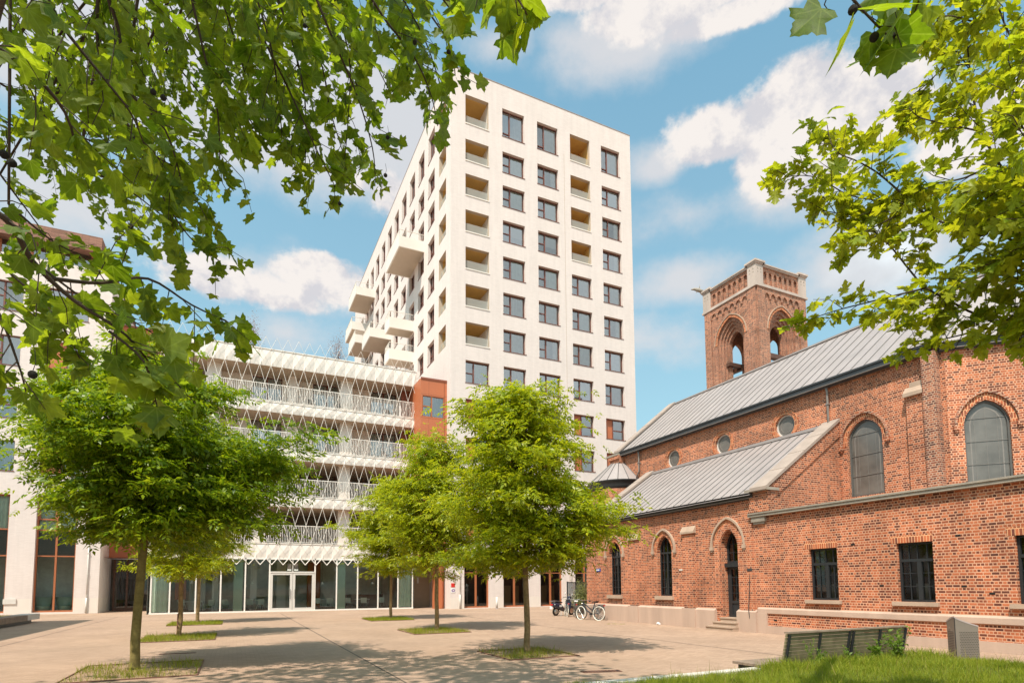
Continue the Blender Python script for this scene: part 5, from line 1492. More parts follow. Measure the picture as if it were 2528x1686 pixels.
# ------------------------------------------------------------------ young street trees
def young_tree(x, y, hgt, rad, label, seed, lean=(0, 0), low=2.1, shape=None, sprays=24, thick=.115, extra=(), leaf="leaf_ash"):
    r = random.Random(seed)
    t = thing("young_tree", (x, y, 0), label, "tree", "young trees planted in the square")
    tr = MB(); top_ = hgt * .93
    def axis(z): return Vector((x + lean[0] * z / hgt, y + lean[1] * z / hgt, z))
    zs = [0, .06, .2, .6, 1.2, low, low + .8, hgt * .6, hgt * .8, top_]
    tr.tube([axis(z) + Vector((r.uniform(-.02, .02), r.uniform(-.02, .02), 0)) for z in zs],
            [thick * 1.45, thick * 1.2, thick * 1.03, thick, thick * .95, thick * .88, thick * .6, thick * .36, thick * .2, .012], 12)
    tr.build("trunk", M["bark_moss" if leaf == "leaf_ash_shaded" else "bark"], t)
    br = MB(); P, T, N_, S = [], [], [], []
    nb = int(30 * hgt / 6)
    prof = shape or [(0, .62), (.12, .86), (.3, 1.0), (.5, .9), (.7, .66), (.85, .40), (1, .12)]
    def env(k):
        for (a, b), (c, d) in zip(prof, prof[1:]):
            if k <= c: return b + (d - b) * (k - a) / (c - a)
        return prof[-1][1]
    ang = r.random() * 6.28
    tips = []
    for i in range(nb):
        k = (i + r.random() * .8) / nb; z = low + .05 + (hgt - low) * k
        ang += 2.399 + r.uniform(-.3, .3)
        ln = rad * env(k) * r.uniform(.62, 1.14)
        rise = .18 + .75 * k
        z0 = max(low - .15, z - ln * rise * .75)
        tips.append((axis(min(z0, top_ * .98)), axis(z) + Vector((math.cos(ang) * ln, math.sin(ang) * ln, ln * .10 - (.3 if k < .12 else 0))), ln))
    for e in extra: tips.append((axis(e[0]), Vector(e[1]), (Vector(e[1]) - axis(e[0])).length))
    for b0, b1, ln in tips:
        path = smooth_path(curve(b0, b1, -.05 * ln, 4, .05 * ln, r), 3)
        br.tube(path, [max(.005, .034 * (ln / 2.2) * (1 - i / len(path))) for i in range(len(path))], 6)
        npad = max(3, int(ln / .30))
        for j in range(npad):
            f = .30 + .74 * (j + r.random() * .6) / npad
            i0 = min(len(path) - 1, int(f * (len(path) - 1))); c = Vector(path[i0]) if f < 1 else Vector(path[-1]) + (path[-1] - path[-2]) * .3
            w_ = .24 + .26 * r.random(); side = rv(r, .16 + .14 * f); side.z *= .5; c = c + side
            if r.random() < .7: br.tube([path[max(0, i0 - 1)], c], [.006, .003], 4, 0, False)
            ns = int(sprays * r.uniform(.6, 1.3) * (w_ / .33))
            d = rs.normal(0, 1, (ns, 3)) * (w_ * .85, w_ * .85, w_ * .26); p = np.array(c) + d
            o = p - (x, y, 0); o[:, 2] = 0; o = norm(o)
            tip = o * .55 + rs.normal(0, .48, (ns, 3)); tip[:, 2] = tip[:, 2] * .5 - .12
            P.append(p); T.append(norm(tip)); N_.append(rs.normal(0, .38, (ns, 3)) + (0, 0, 1)); S.append(rs.uniform(.16, .29, ns))
    br.build("branches", M["bark_dark"], t)
    P, T, N_, S = np.vstack(P), np.vstack(T), np.vstack(N_), np.concatenate(S)
    t_ = norm(T); x_ = norm(np.cross(t_, N_)); z_ = np.cross(x_, t_)
    Vs, Fs, b = [], [], 0
    # a compound leaf: five to seven leaflets along a drooping stalk
    for (f, a) in ((.12, 1), (.12, -1), (.42, 1.05), (.42, -1.05), (.70, .95), (.70, -.95), (.86, 0)):
        keep = np.arange(len(P)) if abs(a) != 1 else np.nonzero(rs.rand(len(P)) < .7)[0]
        ca, sa = math.cos(a), math.sin(a)
        pp = P[keep] + t_[keep] * (S[keep] * f)[:, None] - z_[keep] * (S[keep] * f * f * .35)[:, None]
        tt = t_[keep] * ca + x_[keep] * sa - z_[keep] * .25 + rs.normal(0, .12, (len(keep), 3))
        nn = z_[keep] + rs.normal(0, .25, (len(keep), 3))
        V, F = scatter(LEAFLET[0], LEAFLET[1], pp, tt, nn, S[keep] * rs.uniform(.42, .62, len(keep)))
        Vs.append(V); Fs.append(F + b); b += len(V)
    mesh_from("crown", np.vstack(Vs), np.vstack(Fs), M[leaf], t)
    return t


young_tree(-1.88, 14.75, 6.9, 2.0, "nearest young tree of the left row, with a broad green crown darkened to look shaded, and a mossy trunk", 3, (.15, 0), 2.85,
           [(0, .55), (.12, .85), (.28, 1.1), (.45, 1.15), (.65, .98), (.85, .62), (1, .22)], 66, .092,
           [(3.0, at(690, 1290, 12.6)), (2.9, at(660, 1210, 12.2)), (3.1, at(770, 1075, 12.8)), (2.9, at(215, 1310, 12.3)), (3.6, at(95, 1040, 12.2)), (3.9, at(130, 940, 12.4))], "leaf_ash_shaded")
young_tree(-1.71, 23.6, 7.0, 1.75, "middle young tree of the left row, with a stained scar on its trunk base", 8, (0, 0), 2.4, None, 40, .078)
sc_ = MB(); sc_.lathe((-1.71, 23.6, 0), [(.088, .12), (.092, .3), (.09, .55), (.086, .82)], 6, PI * .98, PI * 1.3); sc_.build("bark_scar", M["rust"], bpy.data.objects["young_tree.001"])
young_tree(-1.60, 32.6, 7.2, 1.75, "farthest young tree of the left row, before the cafe glazing", 13, (0, 0), 2.6, None, 34, .08)
RP = [(0, .55), (.12, .9), (.28, 1.08), (.45, 1.05), (.62, .86), (.8, .56), (.92, .3), (1, .12)]
young_tree(6.84, 13.5, 6.85, 1.85, "nearest young tree of the right row, bright lime green, overlapping the church corner", 21, (-.1, 0), 2.3, RP, 56, .078,
           [(2.8, at(1522, 1255, 14.6)), (2.5, at(1470, 1330, 14.9)), (2.7, at(1145, 1390, 14.8)), (4.6, at(1245, 960, 15)), (4.4, at(1175, 985, 15))])
young_tree(7.2, 22.1, 7.6, 1.95, "middle young tree of the right row, half hidden by the lime green tree before it", 34, (0, 0), 2.5, RP, 50, .085)
young_tree(7.5, 30.8, 7.4, 2.0, "smallest looking tree of the right row, standing closest to the cafe doors", 55, (0, 0), 2.6, RP, 46, .08)

# ------------------------------------------------------------------ plane tree overhead
plane = thing("plane_tree", (-5.2, -3.2, 0), "old plane tree whose leafy branches and seed balls hang into the top of the view", "tree")
r = random.Random(77)
PT = Vector((-5.2, -3.2, 0))
tr = MB()
tr.tube([PT + Vector(q) for q in ((0, 0, 0), (0, 0, .3), (.05, 0, 1.2), (.1, .05, 3), (.2, .15, 4.8))], [.62, .5, .44, .40, .36], 16)
limbs = {"a": [PT + Vector((.2, .15, 4.6)), (-3.9, -1, 6.6), (-2.6, 1.8, 8.0), (-1.2, 4.4, 8.9), (.2, 6.4, 10.2)],
         "b": [PT + Vector((.1, .2, 4.4)), (-6.6, 0, 5.6), (-8, 3.0, 6.8), (-8.4, 6, 8.4)],
         "c": [PT + Vector((.3, .1, 4.7)), (-2.4, -1.5, 6.6), (.6, .6, 7.0), (3.2, 2.4, 7.5), (5.0, 3.4, 8.0)]}
limb_pts = []
for k, l in limbs.items():
    p = smooth_path(l, 6); tr.tube(p, [.24 * (1 - .8 * i / len(p)) for i in range(len(p))], 10); limb_pts += p[5:]
tr.build("trunk", M["bark"], plane)
br = MB(); lv = Leaves(); K = 2528 / 2351
def tw(pts, d0, d1, rad=.012, hook=True, **kw):
    n = len(pts) - 1; path = [at(u * K, v * K, d0 + (d1 - d0) * i / n) for i, (u, v) in enumerate(pts)]
    if hook:
        a = min(limb_pts, key=lambda q: (q - path[0]).length); m = (a + path[0]) / 2 + Vector((0, 0, .35))
        br.tube(smooth_path([a, m, path[0]], 4), [rad * 1.7 - rad * .7 * i / 8 for i in range(9)], 6)
    leafy(path, rad, .004, br, lv, r, **kw)
N1 = dict(size=(.065, .135), every=.10, sub=(.22, .48), spacing=.066, hang=.55)
M1 = dict(size=(.07, .14), every=.105, sub=(.3, .7), spacing=.055, hang=.55)
F1 = dict(size=(.08, .14), every=.14, sub=(.5, 1.1), spacing=.075, hang=.5)
# near boughs at the left edge
tw([(-170, 420), (10, 500), (75, 600), (170, 690), (290, 770), (370, 870)], 2.7, 3.6, .019, **N1)
tw([(120, 640), (230, 650), (340, 640), (440, 700), (535, 745)], 3.3, 4.3, .012, False, **M1)
tw([(250, 760), (330, 830), (360, 930)], 3.3, 3.5, .008, False, size=(.12, .19), every=.14, sub=(.2, .4), spacing=.08, hang=.6)
tw([(90, 610), (200, 690), (310, 740), (400, 800)], 4.2, 5.0, .009, False, **dict(M1, sub=(.2, .45)))
tw([(-60, 560), (60, 660), (150, 760), (190, 840)], 3.9, 4.4, .009, **dict(M1, sub=(.2, .45)))
tw([(20, 470), (130, 560), (230, 600)], 4.4, 5.0, .009, **dict(M1, sub=(.2, .45)))
tw([(-150, 560), (-20, 690), (40, 830), (60, 900)], 2.7, 3.0, .012, **dict(N1, sub=(.2, .36)))
tw([(-120, 60), (40, 140), (150, 260), (180, 380)], 2.6, 3.2, .014, **N1)
tw([(60, -120), (130, 40), (230, 170), (300, 260), (330, 330)], 2.9, 3.4, .013, **N1)
tw([(200, -120), (270, 60), (290, 200), (380, 300), (420, 430)], 3.4, 4.2, .014, **M1)
# boughs hanging across the top
tw([(235, -90), (225, 110), (300, 300), (390, 480), (450, 560), (505, 600)], 4.2, 5.0, .014, **M1)
tw([(330, -90), (300, 150), (330, 330), (420, 400), (470, 500)], 4.4, 5.2, .013, **M1)
tw([(420, -90), (470, 130), (500, 260), (505, 390)], 4.2, 4.8, .012, **M1)
tw([(520, -90), (600, 80), (660, 200), (720, 330), (770, 430)], 4.5, 5.4, .012, **M1)
tw([(600, -90), (660, 60), (700, 230), (700, 400)], 5.0, 5.6, .012, **dict(M1, sub=(.3, .6)))
tw([(690, -90), (760, 80), (820, 220), (855, 340), (862, 420)], 4.6, 5.4, .012, **dict(M1, sub=(.25, .5), every=.15))
tw([(800, -90), (880, 40), (950, 130), (990, 220), (1005, 290)], 4.3, 5.0, .012, **dict(M1, sub=(.25, .55), every=.16))
tw([(900, -90), (985, 30), (1035, 110), (1045, 175)], 4.2, 4.6, .010, **dict(M1, sub=(.22, .42), every=.17))
tw([(640, -90), (790, 20), (900, 120), (935, 170)], 5.6, 6.3, .011, **dict(M1, every=.2))
tw([(480, 200), (560, 260), (610, 330)], 4.8, 5.0, .008, False, **dict(M1, sub=(.2, .4)))
tw([(1075, -80), (1120, -10), (1150, 70)], 3.0, 3.0, .008, size=(.12, .17), every=.22, sub=(.1, .2), spacing=.11, hang=.6)
tw([(1130, -80), (1190, 0), (1210, 35)], 2.9, 2.9, .008, size=(.12, .17), every=.2, sub=(.08, .16), spacing=.1, hang=.6)
tw([(960, -80), (1010, -10), (1040, 30)], 3.3, 3.5, .008, size=(.12, .17), every=.2, sub=(.1, .2), spacing=.1, hang=.6)
for q in (((560, -90), (620, 100), (640, 230), (650, 350)), ((740, -90), (800, 120), (800, 260), (790, 380)), ((640, -90), (730, 120), (760, 260), (800, 390)), ((860, -90), (930, 90), (940, 200)), ((480, -90), (560, 160), (590, 280), (560, 350)), ((760, -90), (860, 140), (900, 220)), ((870, -90), (960, 60), (1000, 160), (1020, 240))):
    d = r.uniform(4.4, 5.8); tw(q, d, d + .6, .010, **dict(M1, sub=(.2, .5)))
# farther foliage filling the upper left
for q in (((-60, -60), (60, 80), (140, 200)), ((80, -80), (180, 60), (260, 190)), ((180, -80), (280, 50), (360, 180)), ((300, -80), (380, 60), (450, 170)), ((380, -80), (480, 20), (560, 160)), ((500, -80), (580, 30), (650, 130)), ((-60, 160), (60, 230), (160, 330)),
          ((-80, 60), (40, 160), (120, 300)), ((20, -80), (90, 90), (200, 160)), ((120, -60), (240, 100), (330, 220)), ((240, -80), (330, 120), (400, 260)), ((340, -80), (430, 90), (500, 220)), ((440, -80), (520, 100), (580, 240)),
          ((-60, 240), (80, 320), (200, 420)), ((100, 280), (240, 340), (380, 430)), ((180, 380), (300, 440), (400, 520)), ((260, 280), (380, 330), (480, 430)), ((540, -80), (620, 60), (690, 180)), ((580, -80), (680, 0), (770, 60)), ((680, -80), (780, -10), (860, 50)),
          ((440, 0), (540, 100), (620, 220)), ((0, 400), (90, 520), (150, 600)),
          ((60, 180), (200, 260), (330, 370)), ((220, 150), (340, 240), (430, 340)), ((640, -80), (720, 20), (800, 130)), ((380, 120), (470, 230), (540, 330)), ((760, -80), (850, 10), (930, 80))):
    d = r.uniform(6.2, 9.2); tw(q, d, d + .8, .014, **F1)
# the bough over the upper right corner
RB_ = dict(size=(.15, .21), every=.16, sub=(.1, .26), spacing=.1, hang=.6)
tw([(1900, -120), (1945, -20), (2000, 45), (2035, 80)], 2.7, 2.8, .010, **RB_)
tw([(2000, -120), (2050, -20), (2075, 40)], 2.8, 2.9, .010, **RB_)
tw([(2110, -120), (2120, -40), (2100, 30)], 2.9, 2.9, .010, **RB_)
# crown above the view, which shades the paving
up = random.Random(9)
for i in range(105):
    c = Vector((up.uniform(-12, 1.2), up.uniform(2.5, 9.2), up.uniform(7.4, 10.5)))
    dpt = c.dot(Vector((math.sin(AL), math.cos(AL), 0))); 
    if c.z < 1.7 + max(dpt, 0) * 1.0 + 1.7: c.z = 1.7 + max(dpt, 0) * 1.0 + 1.8 + up.random()
    a = min(limb_pts, key=lambda q: (q - c).length)
    br.tube(smooth_path([a, (a + c) / 2 + Vector((0, 0, .3)), c], 3), [.03, .026, .022, .018, .014, .01, .006], 5)
    for _ in range(48):
        p = c + Vector((up.gauss(0, .62), up.gauss(0, .62), up.gauss(0, .28))); lv.add(p, rv(up) + Vector((0, 0, -.4)), Vector((0, 0, 1)) + rv(up, .45), up.uniform(.14, .22))
br.build("branches", M["bark_dark"], plane)
print('plane leaves', len(lv.p)); lv.build("crown", PLANE_LEAF, M["leaf_plane"], plane, (-.8, 2.6))
sb = MB(); sb.lathe((0, 0, 0), [(0, -.017), (.009, -.0145), (.0155, -.007), (.017, 0), (.0155, .007), (.009, .0145), (0, .017)], 12); sb.tube([(0, 0, .016), (.008, 0, .05), (0, .006, .11)], .0014, 4)
sb0 = sb.build("seed_ball", M["seed"]); sb0.parent = plane
first = True
for (u, v, d) in ((9, 355, 2.9), (28, 375, 3.0), (375, 225, 3.3), (246, 335, 3.2), (700, 60, 4.6), (352, 212, 3.4), (90, 265, 3.3), (952, 98, 4.4), (1030, 120, 4.3), (1958, 24, 2.7), (2007, 86, 2.75), (2061, 80, 2.8), (885, 403, 5), (890, 316, 5), (780, 468, 5), (300, 520, 3.6), (75, 860, 2.9)):
    o = sb0 if first else dup(sb0, None)
    first = False; o.location = at(u * K, v * K, d) - PT
    s = 1.25 if d < 3.1 else 1.0; o.scale = (s, s, s)

# ------------------------------------------------------------------ maple at the right edge
mp = at(3150, 1446, 5.0)
maple = thing("maple_tree", (mp.x, mp.y, .38), "maple with yellow green leaves reaching in over the church roof at the right edge", "tree")
r = random.Random(31); br = MB(); lv = Leaves()
mtr = MB(); B0 = Vector((mp.x, mp.y, .38))
mtr.tube([B0 + Vector(q) for q in ((0, 0, 0), (0, 0, .2), (0, 0, 1.2), (-.05, 0, 2.4), (-.05, .05, 4.2), (-.1, .1, 6.4))], [.2, .15, .13, .11, .08, .04], 12)
mtr.build("trunk", M["bark"], maple)
def lim(pts, d0, d1, r0, r1, z_root, **kw):
    n = len(pts) - 1; path = [at(u, v, d0 + (d1 - d0) * i / n) for i, (u, v) in enumerate(pts)]
    if z_root is not None: path = [B0 + Vector((-.05, .03, z_root))] + path
    leafy(path, r0, r1, br, lv, r, **kw)
Q = dict(size=(.07, .125), every=.09, sub=(.3, .62), spacing=.030, hang=.18, spread=.75, fwd=.8, upn=1.3)
Q2 = dict(Q, sub=(.22, .5))
lim([(2528, 845), (2389, 767), (2287, 711), (2249, 671), (2194, 604), (2137, 556), (2083, 531), (2030, 520)], 4.5, 5.1, .022, .004, 1.9, start=.42, **Q2)
lim([(2287, 711), (2200, 732), (2137, 748), (2060, 768), (1965, 800)], 4.62, 5.2, .008, .003, None, **dict(Q2, sub=(.16, .4)))
lim([(2446, 810), (2360, 830), (2296, 846), (2220, 870)], 4.5, 4.8, .007, .003, None, **dict(Q2, sub=(.15, .36)))
lim([(2528, 614), (2424, 582), (2328, 550), (2258, 512), (2217, 502), (2099, 483), (2020, 440), (1955, 435), (1910, 455)], 4.4, 5.2, .020, .003, 2.6, start=.35, **Q2)
lim([(2230, 482), (2170, 430), (2120, 400), (2060, 370), (2040, 300)], 4.7, 5.2, .008, .003, None, **dict(Q2, sub=(.16, .38)))
lim([(2258, 512), (2160, 560), (2080, 610)], 4.7, 4.9, .007, .003, None, **Q2)
lim([(2528, 478), (2475, 418), (2424, 325), (2399, 220), (2389, 124), (2363, -20)], 4.2, 4.8, .018, .005, 3.1, start=.3, **Q)
lim([(2424, 325), (2350, 310), (2270, 290), (2245, 265)], 4.4, 4.8, .007, .003, None, **dict(Q2, sub=(.15, .32)))
lim([(2460, 400), (2380, 440), (2290, 455), (2210, 470)], 4.4, 4.8, .008, .003, None, **Q2)
lim([(2528, 700), (2440, 690), (2350, 720), (2300, 780)], 4.3, 4.7, .009, .003, 2.2, start=.3, **Q2)
lim([(2600, 300), (2540, 180), (2480, 60), (2440, -60)], 4.1, 4.5, .014, .005, 3.8, start=.1, **Q)
lim([(2600, 420), (2540, 340), (2500, 250), (2520, 120)], 3.8, 4.1, .012, .004, 3.4, start=.15, **Q)
lim([(2620, 560), (2540, 500), (2480, 470), (2420, 500)], 3.9, 4.2, .012, .004, 2.8, start=.15, **Q)
lim([(2620, 640), (2550, 640), (2490, 640), (2420, 660)], 4.0, 4.3, .010, .004, 2.4, start=.15, **Q)
lim([(2620, 760), (2560, 780), (2500, 780), (2470, 810)], 4.0, 4.3, .010, .004, 2.1, start=.15, **Q)
lim([(2420, 60), (2330, 40), (2290, 90)], 4.6, 4.8, .007, .003, None, **Q2)
lim([(2395, 160), (2330, 170), (2290, 210), (2270, 240)], 4.6, 4.8, .007, .003, None, **Q2)
for i in range(17):     # rest of the crown, outside the view
    a = r.uniform(-2.6, 2.4); z = r.uniform(2.8, 6.4); q = B0 + Vector((math.cos(a) * 1.8 + .3, math.sin(a) * 1.6 - .6, z))
    if (q - EYE).dot(RGT) / max(.1, (q - EYE).dot(FWD)) < .92: continue
    leafy([B0 + Vector((-.05, .05, z - .8)), q * .5 + (B0 + Vector((0, 0, z - .5))) * .5, q], .02, .005, br, lv, r, **dict(Q, spacing=.07, every=.2))
br.build("branches", M["bark_dark"], maple)
print('maple leaves', len(lv.p)); lv.build("crown", MAPLE_LEAF, M["leaf_maple"], maple, (-.5, 2.8))

# ------------------------------------------------------------------ grass
def blades(name, P, h, m, label=None, lean=.35, kind="stuff", parent=None, width=1.0):
    n = len(P); T = np.column_stack((rs.normal(0, lean, n), rs.normal(0, lean, n), np.ones(n)))
    N_ = np.column_stack((rs.normal(0, 1, n), rs.normal(0, 1, n), np.full(n, .2)))
    tv = [(x * width, y, z) for x, y, z in BLADE[0]]
    V, F = scatter(tv, [(0, 1, 2), (0, 2, 3), (3, 2, 4)], P, T, N_, h)
    o = mesh_from(name, V, F, m, parent)
    return tag(o, label, None, None, kind)


def pit(x0, x1, y0, y1, tx, ty, dens, dry, seed, bare=None):
    g = MB(); g.face([(x0, y0, .006), (x1, y0, .006), (x1, y1, .006), (x0, y1, .006)])
    for a, b in (((x0, y0), (x1, y0)), ((x1, y0), (x1, y1)), ((x1, y1), (x0, y1)), ((x0, y1), (x0, y0))):
        ex, ey = (.0, .012) if a[1] == b[1] else (.012, .0)
        g.box((min(a[0], b[0]) - ex, min(a[1], b[1]) - ey, 0), (max(a[0], b[0]) + ex, max(a[1], b[1]) + ey, .022), 1)
    tag(g.build("tree_pit_soil", [M["soil"], M["rust"]]), kind="structure")
    n = int(dens * (x1 - x0) * (y1 - y0)); P = np.column_stack((rs.uniform(x0, x1, n), rs.uniform(y0, y1, n), np.full(n, .004)))
    k = rs.rand(n)
    nz = np.sin(P[:, 0] * 3.1 + seed) * np.sin(P[:, 1] * 2.7 + seed * 2) * .5 + .5
    keep = nz + rs.normal(0, .2, n) > (bare if bare else .15); P = P[keep]
    h = rs.uniform(.05, .15, len(P)) * (1 + .6 * (rs.rand(len(P)) < .08))
    isd = rs.rand(len(P)) < dry
    blades("grass", P[~isd], h[~isd], M["grass"], "grass growing round a young tree"); blades("grass", P[isd], h[isd] * .8, M["grass_dry"], "dry grass round a young tree")
pit(-2.86, -.62, 13.1, 15.75, -1.88, 14.75, 620, .35, 1.0, .42)
pit(-2.75, -.55, 21.7, 24.4, 0, 0, 1100, .3, 2.0)
pit(-2.75, -.50, 30.6, 33.4, 0, 0, 1300, .1, 3.0)
pit(5.78, 7.62, 12.25, 14.3, 0, 0, 900, .55, 4.5, .3)
pit(5.85, 8.0, 20.4, 22.9, 0, 0, 1000, .45, 5.2)
pit(6.2, 8.4, 29.4, 31.9, 0, 0, 1500, .05, 6.1)

# raised lawn
LZ = .36; L0, L1, LYB, LYF = 2.6, 11.3, -7.0, 6.55
def lawn_z(x, y):
    ed = np.minimum(np.minimum(LYF - y, L1 - x), np.minimum(x - L0, 1.5)); ed = np.clip(ed / .9, 0, 1)
    return LZ + .05 * ed + .045 * np.sin(x * 1.3 + .4) * np.sin(y * 1.7) * ed + .02 * np.sin(x * 3.7 + y * 2.9)
g = MB(); nx, ny = 48, 60
for i in range(nx):
    for j in range(ny):
        q = []
        for a, b in ((i, j), (i + 1, j), (i + 1, j + 1), (i, j + 1)):
            X_ = L0 + (L1 - L0) * a / nx; Y_ = LYB + (LYF - LYB) * b / ny; q.append((X_, Y_, float(lawn_z(X_, Y_))))
        g.face(q, 0, True)
for p, q in (((L0, LYF), (L1, LYF)), ((L1, LYF), (L1, LYB)), ((L0, LYB), (L0, LYF))): g.face([(*p, 0), (*q, 0), (*q, LZ - .01), (*p, LZ - .01)], 0)
tag(g.build("lawn_bank", simple("turf_soil", (.07, .085, .02), .95, var=.3, scale=3)), kind="structure")
g = MB(); g.box((L0 - .2, LYF + .003, 0), (7.4, LYF + .2, LZ + .05)); g.box((L1 + .003, LYB, 0), (L1 + .12, LYF + .003, LZ - .04)); g.box((L0 - .2, LYB, 0), (L0 - .003, LYF, LZ + .05))
tag(g.build("lawn_kerb", M["white_conc"]), kind="structure")
n = 150000
P = np.column_stack((rs.uniform(L0 + .02, L1 + .04, n), rs.uniform(1.2, LYF + .02, n)))
dc = P @ np.array((math.sin(AL), math.cos(AL))); P = P[(dc > 3.6)]
P = np.column_stack((P, lawn_z(P[:, 0], P[:, 1]) - .01)); h = rs.uniform(.06, .135, len(P))
cl = np.sin(P[:, 0] * 5.3) * np.sin(P[:, 1] * 6.1 + 1) + .6 * np.sin(P[:, 0] * 11 + P[:, 1] * 9); h *= 1 + .3 * np.clip(cl, -.6, 1)
h *= np.where((P[:, 1] > LYF - .55) & (P[:, 0] > 7.3), 1.5, 1.0)
blades("lawn_grass", P, h, M["grass"], "long sunlit lawn grass in front of the bench", .42, width=.8)
n = 500; P = np.column_stack((rs.uniform(5, L1, n), rs.uniform(4, LYF, n))); P = np.column_stack((P, lawn_z(P[:, 0], P[:, 1])))
blades("seeding_grass", P, rs.uniform(.16, .3, n), M["grass_dry"], "tall pale grass stalks standing out of the lawn", .3, width=.35)
P = np.column_stack((np.array([15.25, 15.4, 15.0]).repeat(60) + rs.normal(0, .10, 180), np.array([21.5, 21.2, 21.6]).repeat(60) + rs.normal(0, .05, 180), np.zeros(180)))
blades("grass", P, rs.uniform(.03, .06, 180), M["grass"], "grass tuft in the paving by the church")


def weed(x, y, z, h, n, label, m="leaf_weed", size=(.05, .10), spread=.22, name="weed_plant", cat="plant", group=None):
    r = random.Random(int(x * 1000)); t = thing(name, (x, y, z), label, cat, group); mb = MB(); lv = Leaves()
    for i in range(n):
        a = r.random() * 6.28; d = spread * r.uniform(.2, 1); q = Vector((x + math.cos(a) * d, y + math.sin(a) * d * .7, z + h * r.uniform(.5, 1)))
        p0 = Vector((x + r.uniform(-.08, .08), y + r.uniform(-.08, .08), z - .02)); mb.tube(smooth_path([p0, (p0 + q) / 2 + Vector((0, 0, .05)), q], 3), .0035, 4)
        for k in range(14):
            f = .25 + .75 * k / 14; c = p0.lerp(q, f); lv.add(c, rv(r) + Vector((0, 0, .2)), Vector((0, 0, 1)) + rv(r, .5), r.uniform(*size))
    mb.build("stem", M["leaf_weed"], t); lv.build("foliage", ([(0, 0, 0), (.26, .4, .04), (0, 1, -.1), (-.26, .4, .04)], [(0, 1, 2, 3)]), M[m], t)
    return t
weed(10.35, 6.35, .38, .62, 16, "bushy weed climbing the right end of the bench back", spread=.4)
weed(9.7, 6.3, .38, .42, 9, "low leafy weed at the middle of the bench back", spread=.28)
weed(9.05, 6.25, .38, .34, 8, "low grassy weed between the bench posts", spread=.25, size=(.03, .07))
weed(8.2, 6.3, .38, .48, 9, "thin weed at the left end of the bench back", spread=.3, size=(.03, .06))

# variegated shrub by the dark fence
def shrub(x, y, z, h, rx, n, m, label, name, group=None, size=(.05, .1), twig=True, rust=False):
    r = random.Random(int(abs(x) * 777)); t = thing(name, (x, y, z), label, "shrub", group); mb = MB(); lv = Leaves()
    for i in range(26):
        a = r.random() * 6.28; k = r.random(); q = Vector((x + math.cos(a) * rx * k, y + math.sin(a) * rx * k, z + h * r.uniform(.45, 1) * (1 - .3 * k)))
        mb.tube(smooth_path([(x + r.uniform(-.1, .1), y + r.uniform(-.1, .1), z), (x + math.cos(a) * rx * k * .6, y + math.sin(a) * rx * k * .6, z + h * .4), q], 3), [.012, .011, .01, .009, .008, .006, .004], 5)
        for j in range(n // 26):
            c = q + Vector((r.gauss(0, rx * .3), r.gauss(0, rx * .3), r.gauss(0, h * .16)));
            if c.z < z + .1: c.z = z + .1 + r.random() * h * .6
            lv.add(c, rv(r), Vector((0, 0, 1)) + rv(r, .7), r.uniform(*size))
    mb.build("stems", M["bark_dark"], t); lv.build("foliage", ([(0, 0, 0), (.3, .42, .05), (0, 1, -.1), (-.3, .42, .05)], [(0, 1, 2, 3)]), M[m], t)
    return t
shrub(18.75, 29.8, 0, 1.75, .62, 2600, "leaf_bush", "tall variegated evergreen shrub beside the church's far corner", "shrub")
shrub(.8, 49.5, 19.15, 3.7, .7, 1300, "leaf_rust", "reddish brown twiggy shrub on the balcony house roof nearer the plane tree leaves", "roof_shrub", "shrubs on the house roof")
shrub(7.35, 49.5, 19.15, 3.6, .72, 1300, "leaf_rust", "reddish brown twiggy shrub on the balcony house roof beside the tower balconies", "roof_shrub", "shrubs on the house roof")

# ------------------------------------------------------------------ benches
def slats(mb, x0, x1, z0, z1, n, y0f, t=.03, gap=.35, m=0):     # leaning slatted back: y as a function of height
    hs_ = (z1 - z0) / n
    for i in range(n):
        a, b = z0 + hs_ * i, z0 + hs_ * (i + 1 - gap * .35)
        mb.hexa([(x0, y0f(a), a), (x1, y0f(a), a), (x1, y0f(a) + t, a), (x0, y0f(a) + t, a), (x0, y0f(b), b), (x1, y0f(b), b), (x1, y0f(b) + t, b), (x0, y0f(b) + t, b)], m)
bench = thing("park_bench", (9.5, 6.8, 0), "weathered slatted bench seen from behind among weeds at the lawn edge", "bench")
yf = lambda z: 6.66 - (z - .44) * .22
for x0, x1 in ((7.95, 9.48), (9.52, 11.05)):
    w = MB(); slats(w, x0, x1, .40, .92, 9, yf); w.build("backrest", M["bench_green"], bench)
w = MB(); w.box((7.95, yf(.93) - .02, .921), (11.05, yf(.93) + .06, .945)); w.build("top_rail", M["bench_wood"], bench)
w = MB()
for i in range(5): w.box((7.5, 6.74 + .11 * i, .40), (11.1, 6.74 + .11 * i + .095, .44))
w.build("seat", M["bench_wood"], bench)
for x in (7.99, 8.72, 9.46, 9.56, 10.28, 11.01):
    w = MB(); w.hexa([(x - .012, yf(.3) - .04, .3), (x + .012, yf(.3) - .04, .3), (x + .012, yf(.3) - .003, .3), (x - .012, yf(.3) - .003, .3), (x - .012, yf(.9) - .04, .9), (x + .012, yf(.9) - .04, .9), (x + .012, yf(.9) - .003, .9), (x - .012, yf(.9) - .003, .9)])
    w.box((x - .02, 6.62, .0), (x + .02, 6.66, .39)); w.build("back_post", M["frame_black"], bench)
w = MB(); w.box((7.55, 6.76, 0), (11.05, 7.2, .39)); w.build("base", M["frame_black"], bench)

